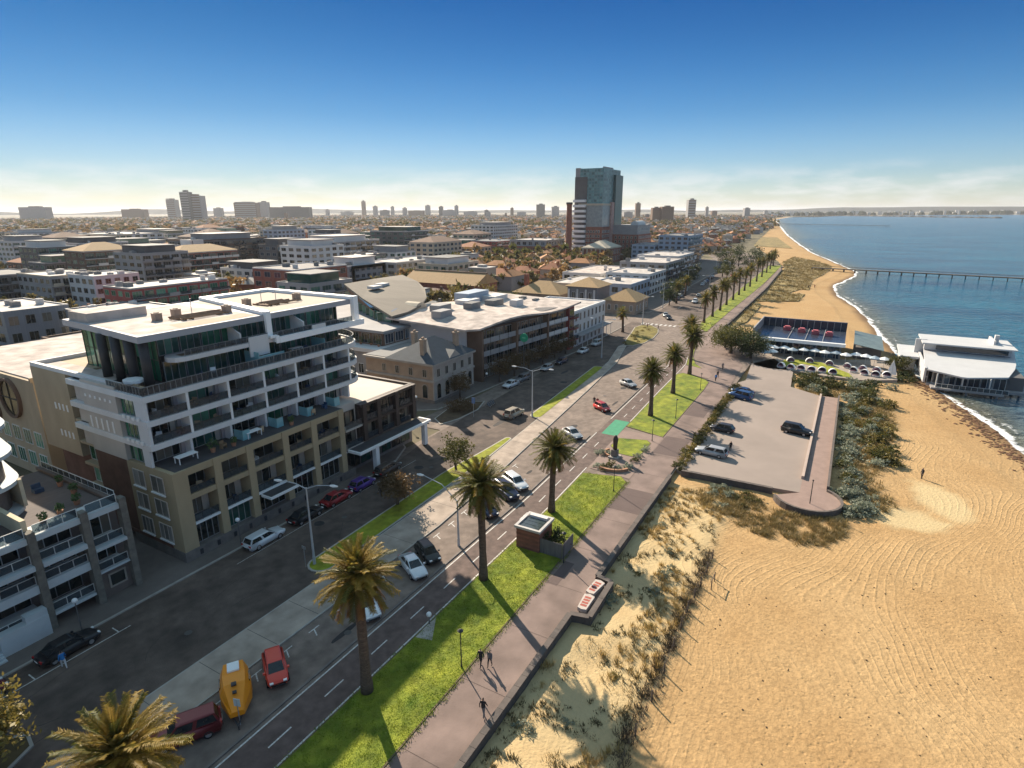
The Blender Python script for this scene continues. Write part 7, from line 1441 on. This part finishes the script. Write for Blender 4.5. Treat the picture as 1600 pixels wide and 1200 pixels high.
# ---- promenade seats, monument, planter
def bench(x, y, lab, rz):
    r = thing('painted_bench', lab, 'bench', (x, y, .055), 'red and white painted benches', rz); local('seat_slab', MB().prism([(-1.15, -.45), (1.0, -.55), (1.2, .0), (1.05, .5), (-1.1, .42), (-1.25, 0)], .1, .48).mesh('seat_slab', pm('worn_bench_white', (.46, .40, .36), .8, .12, 3.)), r); local('seat_base', MB().box(-.9, .9, -.35, .35, 0, .1).mesh('seat_base', M_gr2), r)
    for i in range(4): local('red_stripe', MB().box(-.8 + i * .42, -.5 + i * .42, -.32, .3, .48, .487).mesh('red_stripe', pm('red_paint', (.33, .08, .055), .7, .2, 3.)), r)
bench(44.8, 17.6, 'red and white painted bench nearer in the sea wall recess', .05); bench(47.4, 17.7, 'red and white painted bench farther in the sea wall recess', -.1)
r_ = thing('monument', 'dark stone pillar monument standing in the little plaza', 'monument', (79.4, 27.4, .06)); local('base_step', MB().box(-.8, .8, -.8, .8, 0, .25).mesh('base_step', M_stucco), r_); local('pedestal', MB().box(-.45, .45, -.45, .45, .25, 1.3).mesh('pedestal', M_stone), r_)
local('pillar', MB().path([(0, 0, 1.3), (0, 0, 2.2), (.05, 0, 2.9), (0, 0, 3.4), (0, 0, 3.6)], [.32, .34, .42, .26, .1], 10).mesh('pillar', M_brownd, True), r_)
r_ = thing('planter_wall', 'curved low terracotta planter edge in the plaza', 'planter', (76, 26.4, .06)); a_ = [(76.6 + 2.4 * math.cos(t), 26.6 + 2.6 * math.sin(t)) for t in np.linspace(R(150), R(250), 10)]; MB().strip(a_, .35, .06, .4).build('planter_edge', pm('terracotta_edge', (.38, .2, .12), .85), r_); MB().strip([(80.6 + 1.8 * math.cos(t), 27 + 2.4 * math.sin(t)) for t in np.linspace(R(60), R(150), 8)], .3, .06, .38).build('planter_edge', pm('terracotta_edge', (.38, .2, .12)), r_)
# separator kerb between parking and bike lane
struct('separator_kerb', MB().strip(curve(gl, -40, 86, 5, 4.15), .22, 0., .1), pm('weathered_kerb', (.17, .145, .13), .9, .2, 1.)); struct('separator_kerb', MB().strip(curve(gl, 97, 130, 5, 4.15), .22, 0., .1), pm('weathered_kerb', (.17, .145, .13)))
# ---- beach fence
r_ = thing('beach_fence', 'post and wire dune fence along the seaward edge of dune strip', 'fence', (47, 9.2, -.55)); M_post = pm('grey_timber_post', (.10, .08, .065), .95, .25, 3.)
FX = [21, 25, 29.2, 33.6, 37.2, 40.6, 43.8, 46.8, 49.4, 51.8, 54, 56.6, 59.6]
for i, x in enumerate(FX): MB().tube((x, 9.0 + .12 * math.sin(i), -.8), (x + .04, 9.0 + .12 * math.sin(i), .62), .07, .06, 7).build('post', M_post, r_)
for z in (-.1, .2, .5): MB().path([(x, 9.0 + .12 * math.sin(i), z) for i, x in enumerate(FX)], [.006] * len(FX), 4).build('wire', M_post, r_)
pts = [(rnd.uniform(14, 61), 9.3 + rnd.gauss(.25, .38), -.45) for _ in range(420)]
tufts('brush_matting', 'dark dry brush piled along the dune fence', pts, .25, .6, leaf_mat('dry_brush', (.07, .05, .035), (.11, .08, .05), .1, 0), 16, .035, 9, .45)
# ---- cross bars over the beach track gate
r_ = thing('beach_gate', 'small timber rail frame standing on sand beside the dune fence', 'gate', (54.8, 7.9, -.55)); 
for x in (54.0, 55.6): MB().tube((x, 7.9, -.8), (x, 7.9, .55), .05, n=6).build('post', M_post, r_)
MB().tube((53.9, 7.9, .5), (55.7, 7.9, .5), .045, n=6).build('rail', M_post, r_)
tag(MB().tube((77.6, .6, -.1), (77.6, .6, 3.2), .06, .05, 8).tube((77.6, .6, 3.2), (77.6, .6, 3.35), .1, .1, 8).build('lookout_post', M_dark, org=(77.6, .6, .06)), 'dark slim post standing on the circular lookout', 'post')
# driftwood, seaweed and litter on the sand
q = random.Random(15); b = MB()
for k in range(420):
    x, y = q.uniform(8, 66), q.uniform(-36, 7)
    s_ = q.uniform(.03, .11); b.ball((x, y, dune_h(x, y) + .01), s_, 5, 3, .5)
tag(b.build('beach_debris', pm('dark_weed', (.09, .06, .035), .95)), 'scattered dark weed and pebbles on the open sand', kind='stuff')
b = MB()
for k in range(900):
    x = q.uniform(88, 158); d = abs(q.gauss(2.6, 1.3)); y = shore(x) + d + .8 * mnoise.noise(Vector((x * .1, 0, 0))); z = -.62 - .38 * (1 - d / 9) + .03; b.ball((x, y, z), q.uniform(.1, .42), 5, 3, .25)
tag(b.build('seaweed_line', pm('seaweed', (.12, .06, .03), .9, .3, 1.)), 'brown seaweed tide line along the near water edge', kind='stuff')
# ---- beach club garden
struct('garden_lawn', MB().prism([(150, 12.6), (157.5, 11.6), (160, 8.5), (159, 3.4), (151, -2.6), (146.8, -3.6), (147.6, 1.5), (154, 4.2), (155.6, 7.4), (151, 9.4)], -.6, .08), M_grass_y); struct('garden_terrace', MB().prism([(158, 19.5), (149, 17.5), (147, 14), (147.6, 8), (146, 2), (146.2, -6), (150, -12), (165, -12.4), (170, -9), (165.2, -2), (165.2, 19.5)], -1.2, .03), pm('garden_deck', (.30, .25, .21), .9, .15, .8))
def umbrella(x, y, lab, mat, s_=1.3, h=2.3):
    r = thing('sun_umbrella', lab, 'umbrella', (x, y, .03), 'beach club umbrellas'); local('pole', MB().tube((0, 0, 0), (0, 0, h + .35), .035, n=6).mesh('pole', M_wfr), r); n = 8; b = MB(); ring = [(s_ * math.cos(2 * math.pi * k / n), s_ * math.sin(2 * math.pi * k / n), h - .1) for k in range(n)]; b.add(ring + [(0, 0, h + .45)] + [(x_, y_, z_ - .16) for x_, y_, z_ in ring], [(k, (k + 1) % n, n) for k in range(n)] + [(k, k + n + 1, (k + 1) % n + n + 1, (k + 1) % n) for k in range(n)]); local('canopy', b.mesh('canopy', mat), r)
def lounge(x, y, lab, rz):
    r = thing('cane_daybed', lab, 'daybed', (x, y, .05), 'white hooded daybeds of the beach club', rz)
    ring = lambda t, w_: [(.86 * math.cos(t) * k_ + sx_, w_ * math.sin(t) * 0 + y_, .3 + .95 * math.sin(t) * k_) for k_, sx_, y_ in ((1., 0, -.16), (1., 0, .16), (.88, 0, .16), (.88, 0, -.16))]
    b = MB(); b.loft([[(y_ - .25, .92 * math.cos(t) * k_, .25 + 1.0 * math.sin(t) * k_) for k_, y_ in ((1., -.3), (1., .3), (.9, .3), (.9, -.3))] for t in np.linspace(0, math.pi, 11)]); local('hood', b.mesh('hood', M_bwhite), r)
    b = MB(); b.loft([[(-.5 - .28 * q_, .85 * (1 - .35 * q_) * math.cos(t), .25 + .92 * (1 - .35 * q_) * math.sin(t)) for t in np.linspace(0, math.pi, 9)] for q_ in (0, 1)], close=False); local('back_shell', b.mesh('back_shell', pm('plum_cushion', (.12, .06, .09), .9)), r)
    local('bed', MB().tube((0, 0, 0), (0, 0, .36), .8, .86, 14).mesh('bed', M_wht), r); local('cushion', MB().tube((0, 0, .36), (0, 0, .48), .74, .7, 12).mesh('cushion', pm('plum_cushion', (.12, .06, .09))), r)
MU = [M_bwhite, pm('pale_blue_canvas', (.35, .42, .48), .8)]
k = 0
for j, (x, y) in enumerate([(163.2, 16.4), (161.4, 14.6), (162.2, 12.2), (160.6, 10.2), (162.0, 7.8), (162.2, 5.2), (161.4, 3.0), (162.0, .6), (160.8, -1.6), (162.4, -3.8), (161.6, -5.8), (160.4, -7.6), (158.2, 16.2), (156.4, 14.4), (160.2, -9.6), (154.6, 16.0)]):
    umbrella(x, y, '%s %s umbrella from the left before the beach restaurant' % ((ORD + ['thirteenth', 'fourteenth', 'fifteenth', 'sixteenth'])[j] if j != 12 else 'thirteenth', ['white', 'pale blue'][j % 4 == 3]), MU[j % 4 == 3])
for j, (x, y, rz) in enumerate([(149.2, 11.6, 2.6), (148.6, 9.4, 2.8), (148.8, 7.2, 3.0), (148.6, 5.0, 3.1), (149, 2.8, 3.2), (148.4, .6, 3.4), (152.6, -3.4, 2.8), (151.2, -5.6, 2.8), (150.8, -7.8, 3.0), (151.6, -10, 3.2), (156.4, 10.2, .4), (157.8, 6.0, .2), (157.2, 1.6, 0.), (156.4, -2.2, -.2), (155.6, -5.4, -.3), (155.6, -8.2, -.3)]):
    lounge(x, y, '%s white hooded daybed round the beach club lawn' % (ORD + ['thirteenth', 'fourteenth', 'fifteenth', 'sixteenth'])[j] if j != 12 else 'thirteenth white hooded daybed round the beach club lawn', rz)
r_ = thing('sail_cover', 'tall white folded sail screen near the pavilion approach', 'sail', (153.6, -11, .03)); local('mast', MB().tube((0, 0, 0), (.2, 0, 3.6), .05, n=6).mesh('mast', M_wfr), r_); b = MB(); b.loft([[(0, -.9, .2), (.1, .9, .2), (.16, .9, .2), (.06, -.9, .2)], [(0, -.6, 1.8), (.25, .7, 1.6), (.3, .7, 1.6), (.06, -.6, 1.8)], [(.18, -.05, 3.4), (.22, .1, 3.2), (.26, .1, 3.2), (.2, -.05, 3.4)]]); local('sail_cloth', b.mesh('sail_cloth', M_bwhite), r_)
# ---- bicycles at the corner island
def bicycle(x, y, rz, lab):
    r = thing('bicycle', lab, 'bicycle', (x, y, .01), 'bicycles at the corner rack', rz); 
    for sx_ in (-.52, .52):
        b = MB(); b.path([(sx_ + .33 * math.cos(t), 0, .34 + .33 * math.sin(t)) for t in np.linspace(0, 2 * math.pi, 17)], [.022] * 17, 5); wl = local('wheel', b.mesh('wheel', M_tyre), r); local('hub', MB().tube((sx_, -.05, .34), (sx_, .05, .34), .03, n=6).mesh('hub', M_steel), wl)
    b = MB(); [b.tube(a, c, .02, n=5) for a, c in (((-.52, 0, .34), (-.12, 0, .32)), ((-.12, 0, .32), (-.22, 0, .85)), ((-.52, 0, .34), (-.22, 0, .82)), ((-.22, 0, .8), (.38, 0, .84)), ((-.12, 0, .32), (.38, 0, .78)), ((.52, 0, .34), (.36, 0, .98)))]; local('frame', b.mesh('frame', pm('bike_frame', (.12, .2, .3), .4)), r); local('saddle', MB().box(-.34, -.1, -.07, .07, .87, .93).mesh('saddle', M_trim), r); local('handlebar', MB().tube((.36, -.28, 1.0), (.36, .28, 1.0), .018, n=5).mesh('handlebar', M_trim), r)
for i in range(4): bicycle(90.2 + i * .7, 56.6 + .1 * i, 1.2, '%s bicycle in the rack beside the corner island' % ORD[i])
# ================================================================ PEOPLE
def person_mesh(stride, arm, seed):
    """one continuous body grown over a joint skeleton"""
    V = []; Rr = []; E_ = []
    def v(p, r, par=None):
        V.append(p); Rr.append(r); i = len(V) - 1
        if par is not None: E_.append((par, i))
        return i
    pel = v((0, 0, .93), .135); sp = v((0, 0, 1.12), .125, pel); ch = v((.01, 0, 1.33), .145, sp); nk = v((.015, 0, 1.48), .058, ch); hd = v((.03, 0, 1.60), .092, nk); tp = v((.02, 0, 1.71), .075, hd); ns_ = v((.115, 0, 1.60), .02, hd)
    for s_ in (1, -1):
        f = stride * s_; hp = v((0, s_ * .09, .89), .105, pel); kn = v((f * .55 + .04, s_ * .1, .5), .066, hp); an = v((f, s_ * .1, .09 + max(0, -f) * .12), .042, kn); v((f + .15, s_ * .11, .04 + max(0, -f) * .05), .038, an)
        sh = v((.0, s_ * .17, 1.41), .066, ch); el = v((-f * arm * .5, s_ * .245, 1.14), .044, sh); wr = v((-f * arm + .08, s_ * .25, .90), .03, el); hn = v((-f * arm + .11, s_ * .25, .83), .034, wr)
        for k, dy in enumerate((-.03, -.01, .01, .03)): v((-f * arm + .13 + .01 * k, s_ * .25 + dy, .75), .0085, hn)
        v((-f * arm + .16, s_ * .22, .83), .009, wr)
    me = bpy.data.meshes.new('body'); me.from_pydata(V, E_, []); o = bpy.data.objects.new('body_tmp', me); COL.objects.link(o)
    sk = o.modifiers.new('skin', 'SKIN'); o.modifiers.new('sub', 'SUBSURF').levels = 1
    for i, r in enumerate(Rr): me.skin_vertices[0].data[i].radius = (r, r); me.skin_vertices[0].data[i].use_root = i == 0
    dg = bpy.context.evaluated_depsgraph_get(); ev = o.evaluated_get(dg); out_ = bpy.data.meshes.new_from_object(ev, depsgraph=dg); bpy.data.objects.remove(o); return out_
PBODY = [person_mesh(.24, .6, 0), person_mesh(-.2, .7, 1), person_mesh(.03, .2, 2)]
M_skin = pm('skin', (.45, .28, .2), .6, .05, 3.); M_hair = pm('dark_hair', (.03, .02, .015), .7)
def person(x, y, hd, lab, top, legs, pose=0, z=.06, h=1.):
    me = PBODY[pose].copy(); me.materials.clear()
    for m_ in (M_skin, M_hair, top, legs, M_trim): me.materials.append(m_)
    for f in me.polygons:
        c = f.center
        if c.z > 1.66 or (c.z > 1.54 and c.x < .0): k = 1
        elif c.z > 1.46 or (c.z < .89 and abs(c.y) > .19): k = 0
        elif c.z > .92: k = 2
        elif c.z > .1: k = 3
        else: k = 4
        f.material_index = k; f.use_smooth = True
    o = bpy.data.objects.new('person', me); COL.objects.link(o); o.location = (x, y, z); o.rotation_euler = (0, 0, R(hd)); o.scale = (h,) * 3; return tag(o, lab, 'person', 'people')
C_ = lambda n, c: pm('cloth_' + n, c, .9, .1, 4.)
K_, Bl, Wc, Gy, Rd = C_('black', (.02, .02, .025)), C_('blue', (.03, .2, .5), ), C_('white', (.6, .6, .6)), C_('grey', (.14, .14, .15)), C_('red', (.35, .04, .04))
person(33.4, 22.1, 185, 'person in black, left of the walking couple on promenade', K_, K_, 0); person(33.7, 21.4, 185, 'person in grey top, right of the walking couple on promenade', Gy, K_, 1, h=.96)
person(29.2, 19.2, 10, 'lone person in dark clothes on promenade near the sea wall', K_, Gy, 0); person(101.6, 39.7, 200, 'person in dark top walking behind the red hatchback', K_, Gy, 1, .0); person(101.2, 38.9, 200, 'person in red top walking behind the red hatchback', Rd, K_, 0, .0)
person(132.6, 22.8, 30, 'person in black by the car park hedge end', K_, K_, 0); person(140.4, 23.2, 200, 'person in grey on the path towards the restaurant', Gy, K_, 1); person(129.4, 22.6, 30, 'person in blue walking beside the one in black', Bl, K_, 1)
person(94.8, -12.6, 120, 'lone person in black on the open sand', K_, K_, 2, -.6); person(16.4, 51.8, 80, 'person in bright blue beside the black car bay', Bl, Wc, 0, .01); person(52.2, 49.6, 20, 'dark clothed pedestrian crossing the shaded service road', K_, K_, 0, .01)
person(180.6, 50.2, 100, 'first pedestrian at the road crossing, in black', K_, K_, 0, .01); person(181.6, 54.0, 100, 'second pedestrian at the road crossing, in red', Rd, K_, 1, .14); person(90.4, 12.6, 40, 'person in black standing behind the silver wagon in car park', K_, K_, 2, .04)
person(318, 17, 10, 'distant beach walker in dark clothes near the far dunes', K_, K_, 0, -.5); person(322, 14.6, 10, 'distant beach walker in red near the far dunes', Rd, K_, 1, -.5)
# ================================================================ HAZE
m = bpy.data.materials.new('sea_haze'); m.use_nodes = True; N = m.node_tree.nodes; N.remove(N['Principled BSDF']); pv = N.new('ShaderNodeVolumePrincipled')
pv.inputs['Color'].default_value = (.86, .89, .94, 1); pv.inputs['Density'].default_value = .00005; pv.inputs['Anisotropy'].default_value = .25
m.node_tree.links.new(pv.outputs[0], N['Material Output'].inputs['Volume'])
o = MB().box(-21000, 41000, -31000, 41000, -8, 128).build('haze', m); tag(o, 'thin pale haze lying over the whole bay and suburb', kind='stuff')

# ================================================================ LABELS THAT COUNT FROM THE LEFT
def ordw(n):
    u = ['', 'first', 'second', 'third', 'fourth', 'fifth', 'sixth', 'seventh', 'eighth', 'ninth', 'tenth', 'eleventh', 'twelfth', 'thirteenth', 'fourteenth', 'fifteenth', 'sixteenth', 'seventeenth', 'eighteenth', 'nineteenth']
    t = ['', '', 'twent', 'thirt', 'fort', 'fift', 'sixt']
    return u[n] if n < 20 else (t[n // 10] + 'ieth' if n % 10 == 0 else t[n // 10] + 'y-' + u[n % 10])
by = {}
for o in COL.objects:
    if o.parent is None and o.get('label') and o.get('category'): by.setdefault(o['label'], []).append(o)
for lab, L_ in by.items():
    if 2 <= len(L_) <= 60:
        L_.sort(key=lambda o: -((-o.location.x * .4955 + o.location.y * .8686) / max(1, o.location.x * .8686 + o.location.y * .4955)))
        for i, o in enumerate(L_): o['label'] = '%s, %s from left' % (lab, ordw(i + 1))
